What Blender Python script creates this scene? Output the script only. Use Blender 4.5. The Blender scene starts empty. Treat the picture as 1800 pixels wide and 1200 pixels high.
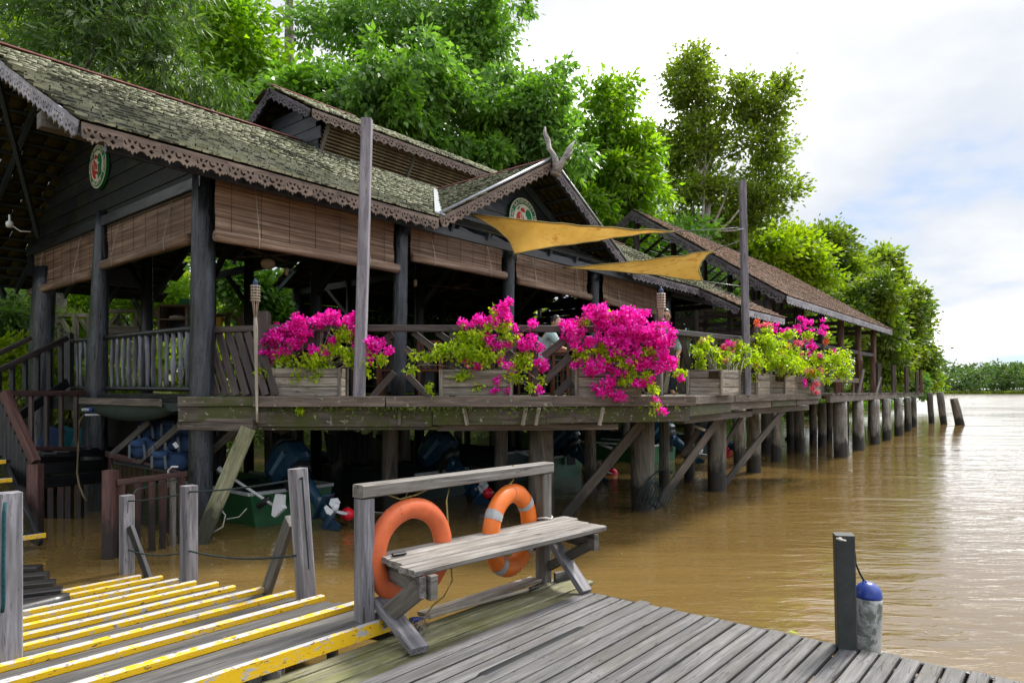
import bpy, math, random
import numpy as np
from mathutils import Vector, Matrix

random.seed(7)
RNG = np.random.default_rng(7)
SC = bpy.context.scene
COL = SC.collection
EYE = 2.0            # camera height above the water (water is z = 0)
rad = math.radians

# ------------------------------------------------------------------ camera
cam_d = bpy.data.cameras.new("camera")
cam_d.sensor_width = 36.0
cam_d.lens = 24.0
cam_d.shift_y = 88.0 / 1800.0
cam_d.clip_start = 0.05
cam_d.clip_end = 6000.0
cam = bpy.data.objects.new("camera", cam_d)
COL.objects.link(cam)
cam.location = (0, 0, EYE)
cam.rotation_euler = (rad(90), 0, 0)
SC.camera = cam

# ------------------------------------------------------------------ view
SC.view_settings.view_transform = 'Standard'
SC.view_settings.look = 'None'
SC.view_settings.exposure = 0.30
SC.view_settings.gamma = 1.0
SC.view_settings.use_curve_mapping = False
SC.render.engine = 'CYCLES'
SC.cycles.use_denoising = True
SC.cycles.max_bounces = 6
SC.cycles.diffuse_bounces = 3
SC.cycles.glossy_bounces = 3
SC.cycles.transmission_bounces = 3
SC.cycles.transparent_max_bounces = 6
SC.cycles.sample_clamp_indirect = 6.0
SC.cycles.caustics_reflective = False
SC.cycles.caustics_refractive = False

# ------------------------------------------------------------------ light
SUN_EL, SUN_AZ = rad(52), rad(42)          # azimuth measured from +Y (ahead) towards +X (right)
sd = Vector((math.sin(SUN_AZ) * math.cos(SUN_EL), math.cos(SUN_AZ) * math.cos(SUN_EL), math.sin(SUN_EL)))
sl = bpy.data.lights.new("sun", 'SUN')
sl.energy = 5.0
sl.angle = rad(11.0)
sl.color = (1.0, 0.95, 0.86)
so = bpy.data.objects.new("sun", sl)
COL.objects.link(so)
so.location = (0, 0, 40)
so.rotation_euler = sd.to_track_quat('Z', 'Y').to_euler()

world = bpy.data.worlds.new("World")
SC.world = world
world.use_nodes = True
wn = world.node_tree
for n in list(wn.nodes):
    wn.nodes.remove(n)


def nd(nt, typ, ins=None, **props):
    n = nt.nodes.new(typ)
    for k, v in props.items():
        setattr(n, k, v)
    if ins:
        for k, v in ins.items():
            s = n.inputs[k]
            if isinstance(v, bpy.types.NodeSocket):
                nt.links.new(v, s)
            else:
                s.default_value = v
    return n


def mth(nt, op, a, b=None, c=None, clamp=False):
    n = nt.nodes.new('ShaderNodeMath')
    n.operation = op
    n.use_clamp = clamp
    for i, v in enumerate((a, b, c)):
        if v is None:
            continue
        if isinstance(v, bpy.types.NodeSocket):
            nt.links.new(v, n.inputs[i])
        else:
            n.inputs[i].default_value = v
    return n.outputs[0]


def mixc(nt, fac, a, b, mode='MIX'):
    n = nt.nodes.new('ShaderNodeMix')
    n.data_type = 'RGBA'
    n.blend_type = mode
    n.clamp_factor = True
    for i, v in ((0, fac), (6, a), (7, b)):
        if isinstance(v, bpy.types.NodeSocket):
            nt.links.new(v, n.inputs[i])
        else:
            if i != 0 and len(v) == 3:
                v = (*v, 1.0)
            n.inputs[i].default_value = v
    return n.outputs[2]


def ramp(nt, fac, stops, interp='LINEAR'):
    n = nt.nodes.new('ShaderNodeValToRGB')
    n.color_ramp.interpolation = interp
    el = n.color_ramp.elements
    while len(el) < len(stops):
        el.new(0.5)
    for e, (p, c) in zip(el, stops):
        e.position = p
        e.color = (*c, 1.0) if len(c) == 3 else c
    nt.links.new(fac, n.inputs[0])
    return n.outputs[0]


sky = nd(wn, 'ShaderNodeTexSky', sky_type='NISHITA', sun_disc=False, sun_elevation=SUN_EL,
         sun_rotation=SUN_AZ, air_density=1.0, dust_density=0.3, ozone_density=3.0)
tc = nd(wn, 'ShaderNodeTexCoord')
rot = nd(wn, 'ShaderNodeMapping', {'Vector': tc.outputs['Generated'], 'Rotation': (0, 0, rad(21))})
sep = nd(wn, 'ShaderNodeSeparateXYZ', {0: rot.outputs[0]})
zz = mth(wn, 'ADD', mth(wn, 'ABSOLUTE', sep.outputs[2]), 0.22)
cmb = nd(wn, 'ShaderNodeCombineXYZ', {0: mth(wn, 'DIVIDE', sep.outputs[0], zz), 1: mth(wn, 'DIVIDE', sep.outputs[1], zz), 2: 16.30})
n1 = nd(wn, 'ShaderNodeTexNoise', {'Vector': cmb.outputs[0], 'Scale': 0.55, 'Detail': 8.0, 'Roughness': 0.5, 'Distortion': 0.2})
n2 = nd(wn, 'ShaderNodeTexNoise', {'Vector': cmb.outputs[0], 'Scale': 1.9, 'Detail': 8.0, 'Roughness': 0.55})
low = mth(wn, 'POWER', mth(wn, 'SUBTRACT', 1.0, mth(wn, 'ABSOLUTE', sep.outputs[2])), 9.0)
n3 = nd(wn, 'ShaderNodeTexNoise', {'Vector': cmb.outputs[0], 'Scale': 1.5, 'Detail': 7.0, 'Roughness': 0.55})
vv = mth(wn, 'ADD', n1.outputs[0], mth(wn, 'MULTIPLY', mth(wn, 'SUBTRACT', n3.outputs[0], 0.5), 0.35))
mm_ = mth(wn, 'SUBTRACT', vv, mth(wn, 'MULTIPLY', low, 0.13))
mask = ramp(wn, mm_, [(0.37, (0, 0, 0)), (0.47, (1, 1, 1))], 'EASE')
body = ramp(wn, vv, [(0.475, (5.6, 5.9, 6.4)), (0.545, (6.8, 6.95, 7.2)), (0.63, (21.0, 21.0, 21.4))])
clear = mixc(wn, 0.25, mixc(wn, 1.0, sky.outputs[0], (0.60, 0.74, 0.90), 'MULTIPLY'), (6.4, 7.0, 7.8))
wc = mixc(wn, mask, clear, body)
bg = nd(wn, 'ShaderNodeBackground', {'Color': wc, 'Strength': 0.12})
wo = nd(wn, 'ShaderNodeOutputWorld', {0: bg.outputs[0]})

# ------------------------------------------------------------------ frames
UX, UY = 0.639, 0.769           # along the lodge, away from the camera and to the right
VX, VY = -0.769, 0.639          # from the river into the bank
CX0, CY0 = -4.64, 7.34          # eave corner of the lodge


def R(t, a, h):
    """point in the lodge frame: t along the river front, a inland from the eave, h above eye height"""
    return Vector((CX0 + UX * t + VX * a, CY0 + UY * t + VY * a, EYE + h))


def P(x, y, D):
    """point seen at photograph pixel x, y at depth D metres"""
    return Vector(((x - 900.0) / 1200.0 * D, D, EYE + (688.0 - y) / 1200.0 * D))


U3 = Vector((UX, UY, 0)); V3 = Vector((VX, VY, 0)); Z3 = Vector((0, 0, 1)); O3 = -V3

# ------------------------------------------------------------------ materials
MATS = {}


def newmat(name):
    m = bpy.data.materials.new(name)
    m.use_nodes = True
    nt = m.node_tree
    for n in list(nt.nodes):
        nt.nodes.remove(n)
    MATS[name] = m
    return m, nt


def finish(nt, color, rough=0.7, spec=0.4, bump=None, bstr=0.3, bdist=0.01, metallic=0.0, coat=0.0):
    b = nt.nodes.new('ShaderNodeBsdfPrincipled')
    for k, v in (('Base Color', color), ('Roughness', rough), ('Specular IOR Level', spec), ('Metallic', metallic), ('Coat Weight', coat)):
        if isinstance(v, bpy.types.NodeSocket):
            nt.links.new(v, b.inputs[k])
        else:
            b.inputs[k].default_value = (*v, 1.0) if isinstance(v, tuple) and len(v) == 3 else v
    if bump is not None:
        bn = nd(nt, 'ShaderNodeBump', {'Height': bump, 'Strength': bstr, 'Distance': bdist})
        nt.links.new(bn.outputs[0], b.inputs['Normal'])
    o = nt.nodes.new('ShaderNodeOutputMaterial')
    nt.links.new(b.outputs[0], o.inputs[0])
    return b


def wood(name, c1, c2, c3=None, rough=0.7, spec=0.3, moss=0.0, mosscol=(0.10, 0.13, 0.03), wet=False, vary=0.35,
         grain=22.0, bstr=0.5, lichen=0.0, knots=0.0):
    m, nt = newmat(name)
    tcn = nd(nt, 'ShaderNodeTexCoord')
    oi = nd(nt, 'ShaderNodeObjectInfo')
    off = mth(nt, 'MULTIPLY', oi.outputs['Random'], 37.0)
    offv = nd(nt, 'ShaderNodeCombineXYZ', {0: off, 1: mth(nt, 'MULTIPLY', off, 1.7), 2: off})
    vec = nd(nt, 'ShaderNodeVectorMath', {0: tcn.outputs['Object'], 1: offv.outputs[0]}, operation='ADD').outputs[0]
    mp = nd(nt, 'ShaderNodeMapping', {'Vector': vec, 'Scale': (1.3, grain, grain)})
    g = nd(nt, 'ShaderNodeTexNoise', {'Vector': mp.outputs[0], 'Scale': 1.0, 'Detail': 6.0, 'Roughness': 0.65, 'Distortion': 0.6})
    mp2 = nd(nt, 'ShaderNodeMapping', {'Vector': vec, 'Scale': (2.2, 5.0, 5.0)})
    bl = nd(nt, 'ShaderNodeTexNoise', {'Vector': mp2.outputs[0], 'Scale': 1.0, 'Detail': 5.0, 'Roughness': 0.6})
    col = ramp(nt, g.outputs[0], [(0.34, c1), (0.50, tuple((p + q) / 2 for p, q in zip(c1, c2))), (0.62, c2)])
    fg = nd(nt, 'ShaderNodeTexNoise', {'Vector': nd(nt, 'ShaderNodeMapping', {'Vector': vec, 'Scale': (6.0, 90.0, 90.0)}).outputs[0], 'Scale': 1.0, 'Detail': 3.0, 'Roughness': 0.7})
    fgv = mth(nt, 'ADD', 0.68, mth(nt, 'MULTIPLY', fg.outputs[0], 0.64))
    col = mixc(nt, 1.0, col, nd(nt, 'ShaderNodeCombineXYZ', {0: fgv, 1: fgv, 2: fgv}).outputs[0], 'MULTIPLY')
    if c3 is not None:
        f = ramp(nt, bl.outputs[0], [(0.46, (0, 0, 0)), (0.66, (1, 1, 1))])
        col = mixc(nt, mth(nt, 'MULTIPLY', f, 0.75), col, c3)
    # brightness per piece
    v = mth(nt, 'ADD', 1.0 - vary, mth(nt, 'MULTIPLY', oi.outputs['Random'], 2 * vary))
    vv = nd(nt, 'ShaderNodeCombineXYZ', {0: v, 1: v, 2: v}).outputs[0]
    col = mixc(nt, 1.0, col, vv, 'MULTIPLY')
    geo = nd(nt, 'ShaderNodeNewGeometry')
    # cracks and nail holes
    mp3 = nd(nt, 'ShaderNodeMapping', {'Vector': vec, 'Scale': (3.2, 46.0, 46.0)})
    cr = nd(nt, 'ShaderNodeTexNoise', {'Vector': mp3.outputs[0], 'Scale': 1.3, 'Detail': 3.0, 'Roughness': 0.5, 'Distortion': 1.0})
    crf = ramp(nt, cr.outputs[0], [(0.32, (1, 1, 1)), (0.375, (0, 0, 0))])
    col = mixc(nt, mth(nt, 'MULTIPLY', crf, 0.75), col, tuple(x * 0.25 for x in c1))
    if moss > 0:
        mn = nd(nt, 'ShaderNodeTexNoise', {'Vector': geo.outputs['Position'], 'Scale': 2.6, 'Detail': 7.0, 'Roughness': 0.7})
        lo = 0.70 - 0.35 * moss
        mf = ramp(nt, mn.outputs[0], [(lo, (0, 0, 0)), (lo + 0.14, (1, 1, 1))])
        col = mixc(nt, mth(nt, 'MULTIPLY', mf, 0.85), col, mosscol)
    if lichen > 0:
        ln = nd(nt, 'ShaderNodeTexNoise', {'Vector': geo.outputs['Position'], 'Scale': 13.0, 'Detail': 5.0, 'Roughness': 0.6})
        lo = 0.74 - 0.25 * lichen
        lf = ramp(nt, ln.outputs[0], [(lo, (0, 0, 0)), (lo + 0.04, (1, 1, 1))])
        col = mixc(nt, mth(nt, 'MULTIPLY', lf, 0.8), col, (0.30, 0.32, 0.23))
    rgh = rough
    if wet:
        sp = nd(nt, 'ShaderNodeSeparateXYZ', {0: geo.outputs['Position']})
        wz = mth(nt, 'ADD', sp.outputs[2], mth(nt, 'MULTIPLY', mth(nt, 'SUBTRACT', bl.outputs[0], 0.5), 1.1))
        wf = ramp(nt, wz, [(0.38, (1, 1, 1)), (0.56, (0, 0, 0))])
        col = mixc(nt, mth(nt, 'MULTIPLY', wf, 0.86), col, (0.018, 0.018, 0.017))
    h = mth(nt, 'SUBTRACT', g.outputs[0], mth(nt, 'MULTIPLY', crf, 0.8))
    rgh = mth(nt, 'ADD', rough - 0.12, mth(nt, 'MULTIPLY', bl.outputs[0], 0.24))
    finish(nt, col, rgh, spec, h, bstr, 0.03 if name == 'dark_post' else 0.006)
    return m


def plain(name, c, rough=0.5, spec=0.5, noise=0.25, scale=9.0, metallic=0.0, coat=0.0, dirt=None, bstr=0.1):
    m, nt = newmat(name)
    geo = nd(nt, 'ShaderNodeTexCoord')
    n = nd(nt, 'ShaderNodeTexNoise', {'Vector': geo.outputs['Object'], 'Scale': scale, 'Detail': 6.0, 'Roughness': 0.65})
    lo = tuple(x * (1 - noise) for x in c)
    hi = tuple(min(1.0, x * (1 + noise * 0.6)) for x in c)
    col = ramp(nt, n.outputs[0], [(0.3, lo), (0.7, hi)])
    if dirt:
        n3 = nd(nt, 'ShaderNodeTexNoise', {'Vector': geo.outputs['Object'], 'Scale': scale * 0.6, 'Detail': 9.0, 'Roughness': 0.75, 'Distortion': 0.5})
        f = ramp(nt, n3.outputs[0], [(dirt[1], (0, 0, 0)), (dirt[1] + 0.07, (1, 1, 1))])
        col = mixc(nt, f, col, dirt[0])
    finish(nt, col, rough, spec, n.outputs[0], bstr, 0.004, metallic, coat)
    return m


def leafmat(name, ca, cb, cc=None, trans=0.45, rough=0.42, spec=0.45):
    m, nt = newmat(name)
    geo = nd(nt, 'ShaderNodeNewGeometry')
    ri = geo.outputs['Random Per Island']
    n = nd(nt, 'ShaderNodeTexNoise', {'Vector': geo.outputs['Position'], 'Scale': 0.55, 'Detail': 3.0})
    col = ramp(nt, ri, [(0.0, ca), (1.0, cb)])
    if cc:
        f = ramp(nt, n.outputs[0], [(0.42, (0, 0, 0)), (0.62, (1, 1, 1))])
        col = mixc(nt, f, col, cc)
    b = nt.nodes.new('ShaderNodeBsdfPrincipled')
    nt.links.new(col, b.inputs['Base Color'])
    b.inputs['Roughness'].default_value = rough
    b.inputs['Specular IOR Level'].default_value = spec
    tcol = mixc(nt, 1.0, col, (1.7, 1.9, 0.5), 'MULTIPLY')
    t = nd(nt, 'ShaderNodeBsdfTranslucent', {0: tcol})
    mx = nd(nt, 'ShaderNodeMixShader', {0: trans, 1: b.outputs[0], 2: t.outputs[0]})
    nd(nt, 'ShaderNodeOutputMaterial', {0: mx.outputs[0]})
    return m


# timber
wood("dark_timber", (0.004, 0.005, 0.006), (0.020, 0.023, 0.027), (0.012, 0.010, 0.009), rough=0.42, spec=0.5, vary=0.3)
wood("dark_post", (0.003, 0.0035, 0.005), (0.040, 0.050, 0.068), (0.005, 0.006, 0.008), rough=0.30, spec=0.6, vary=0.1, grain=10, wet=True, bstr=1.0)
wood("oiled_board", (0.006, 0.008, 0.011), (0.030, 0.038, 0.048), (0.014, 0.017, 0.02), rough=0.45, spec=0.5, vary=0.35)
wood("underside_board", (0.004, 0.005, 0.006), (0.016, 0.020, 0.024), (0.035, 0.036, 0.008), rough=0.6, spec=0.3, vary=0.3)
wood("blue_rafter", (0.018, 0.030, 0.038), (0.040, 0.062, 0.075), None, rough=0.5, spec=0.4, vary=0.2)
wood("rail_timber", (0.024, 0.017, 0.015), (0.100, 0.074, 0.066), (0.055, 0.042, 0.038), rough=0.5, spec=0.4, vary=0.25, moss=0.1)
wood("red_rail", (0.040, 0.018, 0.016), (0.120, 0.062, 0.055), (0.05, 0.03, 0.03), rough=0.55, spec=0.35, vary=0.25, wet=True)
wood("fascia_timber", (0.030, 0.025, 0.021), (0.120, 0.100, 0.085), (0.06, 0.05, 0.04), rough=0.7, vary=0.2, moss=0.8, lichen=0.45, mosscol=(0.05, 0.062, 0.010))
wood("shelf_board", (0.055, 0.041, 0.034), (0.185, 0.148, 0.125), (0.10, 0.085, 0.068), rough=0.7, vary=0.2, moss=0.25, lichen=0.45)
wood("pile_timber", (0.045, 0.038, 0.030), (0.240, 0.215, 0.180), (0.13, 0.13, 0.12), rough=0.8, vary=0.25, wet=True, grain=9, bstr=0.9, moss=0.15)
wood("pale_pile", (0.10, 0.10, 0.095), (0.44, 0.43, 0.42), (0.20, 0.17, 0.14), rough=0.8, vary=0.2, wet=True, grain=8, bstr=0.9)
wood("brace_timber", (0.040, 0.032, 0.028), (0.150, 0.125, 0.105), (0.09, 0.08, 0.06), rough=0.7, vary=0.3, wet=True, moss=0.15)
wood("green_brace", (0.12, 0.12, 0.07), (0.26, 0.26, 0.17), (0.10, 0.11, 0.05), rough=0.75, vary=0.2, moss=0.35, wet=True)
wood("planter_wood", (0.080, 0.068, 0.055), (0.33, 0.295, 0.25), (0.17, 0.145, 0.11), rough=0.8, vary=0.25, moss=0.12, lichen=0.15)
wood("pole_timber", (0.11, 0.105, 0.125), (0.28, 0.265, 0.30), (0.17, 0.16, 0.185), rough=0.6, vary=0.1, grain=14)
wood("grey_post", (0.085, 0.084, 0.096), (0.30, 0.29, 0.315), (0.16, 0.15, 0.155), rough=0.7, vary=0.12, grain=22, wet=False, moss=0.08)
wood("jetty_plank", (0.056, 0.056, 0.059), (0.158, 0.156, 0.157), (0.088, 0.081, 0.073), rough=0.62, vary=0.2, grain=26, lichen=0.05)
wood("gangway_plank", (0.040, 0.040, 0.042), (0.130, 0.126, 0.122), (0.070, 0.064, 0.058), rough=0.65, vary=0.25, grain=24, lichen=0.03)
wood("mossy_plank", (0.085, 0.085, 0.05), (0.26, 0.25, 0.17), (0.14, 0.145, 0.055), rough=0.75, vary=0.15, moss=0.62, mosscol=(0.125, 0.122, 0.045))
wood("bench_plank", (0.095, 0.088, 0.082), (0.32, 0.30, 0.28), (0.17, 0.15, 0.13), rough=0.65, vary=0.12, grain=24, lichen=0.08)
wood("bench_frame", (0.055, 0.051, 0.047), (0.200, 0.186, 0.172), (0.10, 0.092, 0.065), rough=0.7, vary=0.15, moss=0.3)
wood("wet_board", (0.008, 0.008, 0.009), (0.035, 0.034, 0.036), None, rough=0.35, spec=0.6, vary=0.2)
wood("driftwood", (0.20, 0.19, 0.18), (0.50, 0.49, 0.47), (0.30, 0.28, 0.26), rough=0.85, vary=0.1, grain=30)
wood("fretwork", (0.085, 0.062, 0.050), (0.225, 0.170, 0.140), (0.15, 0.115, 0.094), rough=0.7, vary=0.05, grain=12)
wood("lit_fretwork", (0.20, 0.20, 0.23), (0.42, 0.42, 0.47), None, rough=0.7, vary=0.15, grain=12)  # lit copy of the carved boards, the light put into the colour
wood("shade_fretwork", (0.055, 0.050, 0.058), (0.16, 0.14, 0.155), None, rough=0.7, vary=0.2, grain=12)  # shaded copy of the carved boards, the shade put into the colour
wood("bamboo_pole", (0.22, 0.19, 0.15), (0.46, 0.42, 0.35), None, rough=0.55, vary=0.1)
wood("baluster_branch", (0.040, 0.045, 0.055), (0.24, 0.26, 0.31), (0.09, 0.085, 0.09), rough=0.5, spec=0.5, vary=0.3, grain=10)
wood("brown_chair", (0.05, 0.018, 0.008), (0.14, 0.05, 0.022), None, rough=0.4, vary=0.15)
wood("pavilion_timber", (0.016, 0.013, 0.012), (0.070, 0.055, 0.048), None, rough=0.6, vary=0.3)
wood("pavilion_post", (0.075, 0.045, 0.030), (0.22, 0.14, 0.10), None, rough=0.7, vary=0.2, grain=9)
wood("bark", (0.045, 0.038, 0.030), (0.16, 0.145, 0.12), (0.25, 0.24, 0.21), rough=0.9, vary=0.2, grain=4, bstr=1.0)


def shingle(name, c1, c2, stain, black, blk=0.5):
    m, nt = newmat(name)
    geo = nd(nt, 'ShaderNodeNewGeometry')
    oi = nd(nt, 'ShaderNodeObjectInfo')
    r = mth(nt, 'FRACT', mth(nt, 'ADD', geo.outputs['Random Per Island'], oi.outputs['Random']))
    col = ramp(nt, r, [(0.0, c1), (0.55, c2), (1.0, stain)])
    n = nd(nt, 'ShaderNodeTexNoise', {'Vector': nd(nt, 'ShaderNodeMapping', {'Vector': geo.outputs['Position'], 'Rotation': (0, 0, rad(-50)), 'Scale': (0.6, 1.0, 1.6)}).outputs[0], 'Scale': 8.5, 'Detail': 9.0, 'Roughness': 0.75})
    big = nd(nt, 'ShaderNodeTexNoise', {'Vector': geo.outputs['Position'], 'Scale': 0.7, 'Detail': 3.0})
    mm = mth(nt, 'ADD', n.outputs[0], mth(nt, 'MULTIPLY', mth(nt, 'SUBTRACT', big.outputs[0], 0.5), 0.5))
    mm = mth(nt, 'ADD', mm, mth(nt, 'MULTIPLY', mth(nt, 'SUBTRACT', mth(nt, 'FRACT', mth(nt, 'MULTIPLY', r, 7.3)), 0.5), 0.05))
    f = ramp(nt, mm, [(blk - 0.03, (1, 1, 1)), (blk + 0.05, (0, 0, 0))])
    col = mixc(nt, mth(nt, 'MULTIPLY', f, 0.88), col, black)
    fine = nd(nt, 'ShaderNodeTexNoise', {'Vector': geo.outputs['Position'], 'Scale': 40.0, 'Detail': 4.0})
    finish(nt, col, 0.85, 0.2, fine.outputs[0], 0.6, 0.006)
    return m


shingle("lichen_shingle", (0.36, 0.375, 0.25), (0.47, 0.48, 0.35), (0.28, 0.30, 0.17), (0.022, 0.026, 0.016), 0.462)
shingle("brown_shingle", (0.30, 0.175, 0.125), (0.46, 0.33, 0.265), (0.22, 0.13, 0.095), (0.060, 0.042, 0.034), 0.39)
shingle("lichen_shingle_top", (0.035, 0.038, 0.022), (0.065, 0.068, 0.04), (0.025, 0.028, 0.014), (0.010, 0.012, 0.007), 0.50)  # stained top faces, darkened further to draw shade lines between courses
shingle("brown_shingle_top", (0.12, 0.08, 0.062), (0.24, 0.18, 0.15), (0.08, 0.055, 0.045), (0.03, 0.022, 0.018), 0.46)  # tops coloured darker to paint the shade line under each course
plain("shingle_butt", (0.055, 0.052, 0.018), 0.9, 0.1, 0.6, 6.0)  # mossy sides and undersides, coloured dark for the shade between shingles
plain("ridge_red", (0.36, 0.15, 0.145), 0.7, 0.3, 0.4)
plain("flashing_metal", (0.30, 0.32, 0.35), 0.42, 0.5, 0.25, metallic=0.6)
plain("rusty_sheet", (0.20, 0.155, 0.085), 0.8, 0.2, 0.5, 3.0)
plain("lifebuoy_faded", (0.64, 0.135, 0.045), 0.55, 0.35, 0.25, 5.0, dirt=((0.72, 0.30, 0.16), 0.60), bstr=0.3)
plain("lifebuoy_orange", (0.76, 0.165, 0.015), 0.42, 0.5, 0.2, 4.0, dirt=((0.42, 0.14, 0.04), 0.62), bstr=0.25)
plain("reflective_tape", (0.36, 0.37, 0.38), 0.5, 0.4, 0.3, 20.0)
plain("rope_yellow", (0.30, 0.25, 0.10), 0.9, 0.1, 0.4, 60.0)
plain("rope_dark", (0.03, 0.045, 0.045), 0.8, 0.2, 0.5, 60.0)
plain("rope_teal", (0.015, 0.07, 0.085), 0.7, 0.2, 0.5, 60.0)
plain("rope_white", (0.52, 0.50, 0.46), 0.8, 0.2, 0.2, 60.0)
plain("hose_rubber", (0.16, 0.13, 0.07), 0.5, 0.4, 0.2)
plain("steel_cable", (0.35, 0.36, 0.37), 0.4, 0.5, 0.2, metallic=0.7)
plain("engine_blue", (0.012, 0.050, 0.098), 0.24, 0.6, 0.12, 3.0, coat=0.4)
plain("engine_black", (0.012, 0.014, 0.016), 0.4, 0.5, 0.2)
plain("engine_stripe", (0.10, 0.20, 0.30), 0.35, 0.5, 0.1)
plain("engine_grey", (0.40, 0.45, 0.50), 0.4, 0.5, 0.2)
plain("white_plastic", (0.66, 0.69, 0.72), 0.4, 0.5, 0.1)
plain("boat_green", (0.012, 0.095, 0.030), 0.38, 0.5, 0.3, 4.0, dirt=((0.13, 0.11, 0.045), 0.68))
plain("boat_dark", (0.018, 0.036, 0.030), 0.5, 0.4, 0.3, 4.0)
plain("boat_trim", (0.42, 0.45, 0.46), 0.45, 0.5, 0.3)
plain("text_white", (0.50, 0.51, 0.50), 0.6, 0.3, 0.1)
plain("buoy_red", (0.78, 0.012, 0.035), 0.35, 0.5, 0.1)
plain("fender_blue", (0.015, 0.05, 0.30), 0.35, 0.5, 0.2)
plain("fender_grey", (0.44, 0.46, 0.46), 0.6, 0.4, 0.35, 7.0, dirt=((0.13, 0.15, 0.13), 0.49))
plain("dark_green_post", (0.038, 0.043, 0.042), 0.5, 0.4, 0.35, 12.0)
plain("sign_cream", (0.74, 0.74, 0.66), 0.5, 0.3, 0.08)
plain("sign_green", (0.012, 0.21, 0.085), 0.5, 0.3, 0.12)
plain("sign_red", (0.55, 0.035, 0.022), 0.5, 0.3, 0.12)
plain("black_paint", (0.02, 0.02, 0.02), 0.5, 0.4, 0.2)
plain("vest_blue", (0.03, 0.062, 0.14), 0.8, 0.2, 0.3, 6.0)
plain("vest_band", (0.12, 0.15, 0.17), 0.8, 0.2, 0.3, 6.0)
plain("teal_sheet", (0.015, 0.13, 0.16), 0.5, 0.4, 0.3)
plain("canvas_green", (0.035, 0.055, 0.045), 0.7, 0.3, 0.3)
plain("tarp_black", (0.010, 0.011, 0.013), 0.7, 0.3, 0.3)
plain("soil", (0.05, 0.035, 0.022), 0.95, 0.1, 0.4)
plain("fan_white", (0.58, 0.55, 0.46), 0.5, 0.4, 0.1)
plain("lantern_amber", (0.45, 0.26, 0.07), 0.5, 0.4, 0.2)
plain("skin", (0.46, 0.26, 0.17), 0.55, 0.35, 0.06)
plain("hair", (0.012, 0.011, 0.012), 0.45, 0.5, 0.2, 30)
plain("shirt_mint", (0.36, 0.49, 0.48), 0.85, 0.15, 0.08)
plain("trousers", (0.045, 0.055, 0.075), 0.85, 0.15, 0.15)
plain("glasses", (0.01, 0.01, 0.012), 0.3, 0.5, 0.0)
plain("lips", (0.38, 0.14, 0.11), 0.5, 0.3, 0.05)
plain("yellow_box", (0.55, 0.32, 0.02), 0.5, 0.4, 0.15)
plain("green_box", (0.03, 0.36, 0.16), 0.5, 0.4, 0.15)
plain("pale_cloth", (0.55, 0.54, 0.50), 0.9, 0.1, 0.15)
plain("torch_cane", (0.42, 0.35, 0.27), 0.7, 0.2, 0.4, 50.0)
plain("torch_metal", (0.03, 0.06, 0.14), 0.35, 0.5, 0.3)
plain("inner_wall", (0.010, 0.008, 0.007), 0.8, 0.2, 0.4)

wood("pale_bark", (0.16, 0.14, 0.11), (0.42, 0.39, 0.34), (0.28, 0.25, 0.21), rough=0.9, vary=0.1, grain=4, bstr=1.0)

leafmat("leaf_dark", (0.040, 0.095, 0.014), (0.100, 0.200, 0.024), (0.085, 0.18, 0.018), 0.45)
leafmat("leaf_feather", (0.028, 0.065, 0.022), (0.150, 0.230, 0.095), (0.075, 0.150, 0.030), 0.40)
leafmat("leaf_mid", (0.055, 0.145, 0.032), (0.210, 0.360, 0.110), (0.150, 0.300, 0.035), 0.42)
leafmat("leaf_bright", (0.095, 0.200, 0.012), (0.260, 0.380, 0.022), (0.140, 0.270, 0.018), 0.56)
leafmat("leaf_olive", (0.080, 0.120, 0.020), (0.215, 0.270, 0.045), (0.17, 0.24, 0.03), 0.5)
leafmat("leaf_yellow", (0.150, 0.230, 0.010), (0.300, 0.360, 0.016), (0.20, 0.30, 0.012), 0.5)
leafmat("leaf_forest", (0.045, 0.095, 0.014), (0.125, 0.190, 0.020), (0.17, 0.23, 0.020), 0.4)
leafmat("leaf_far", (0.050, 0.105, 0.040), (0.120, 0.190, 0.055), (0.08, 0.15, 0.05), 0.3)
leafmat("leaf_boug", (0.20, 0.32, 0.010), (0.44, 0.52, 0.018), None, 0.5)
leafmat("moss_frond", (0.05, 0.085, 0.008), (0.13, 0.18, 0.012), None, 0.35)
leafmat("grass_leaf", (0.08, 0.14, 0.012), (0.20, 0.25, 0.02), None, 0.4)


def petalmat(name, a, b):
    m, nt = newmat(name)
    geo = nd(nt, 'ShaderNodeNewGeometry')
    col = ramp(nt, geo.outputs['Random Per Island'], [(0.0, a), (0.55, b), (0.85, tuple(min(1, x * 1.05 + 0.06) for x in b)), (1.0, tuple(min(1, x * 1.1 + 0.22) for x in b))])
    d = nd(nt, 'ShaderNodeBsdfDiffuse', {0: col})
    t = nd(nt, 'ShaderNodeBsdfTranslucent', {0: col})
    mx = nd(nt, 'ShaderNodeMixShader', {0: 0.45, 1: d.outputs[0], 2: t.outputs[0]})
    nd(nt, 'ShaderNodeOutputMaterial', {0: mx.outputs[0]})


petalmat("petal_magenta", (0.80, 0.0, 0.22), (1.0, 0.025, 0.62))
petalmat("petal_pink", (0.80, 0.05, 0.14), (0.92, 0.22, 0.34))
petalmat("petal_orange", (0.85, 0.10, 0.03), (0.88, 0.25, 0.12))


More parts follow.
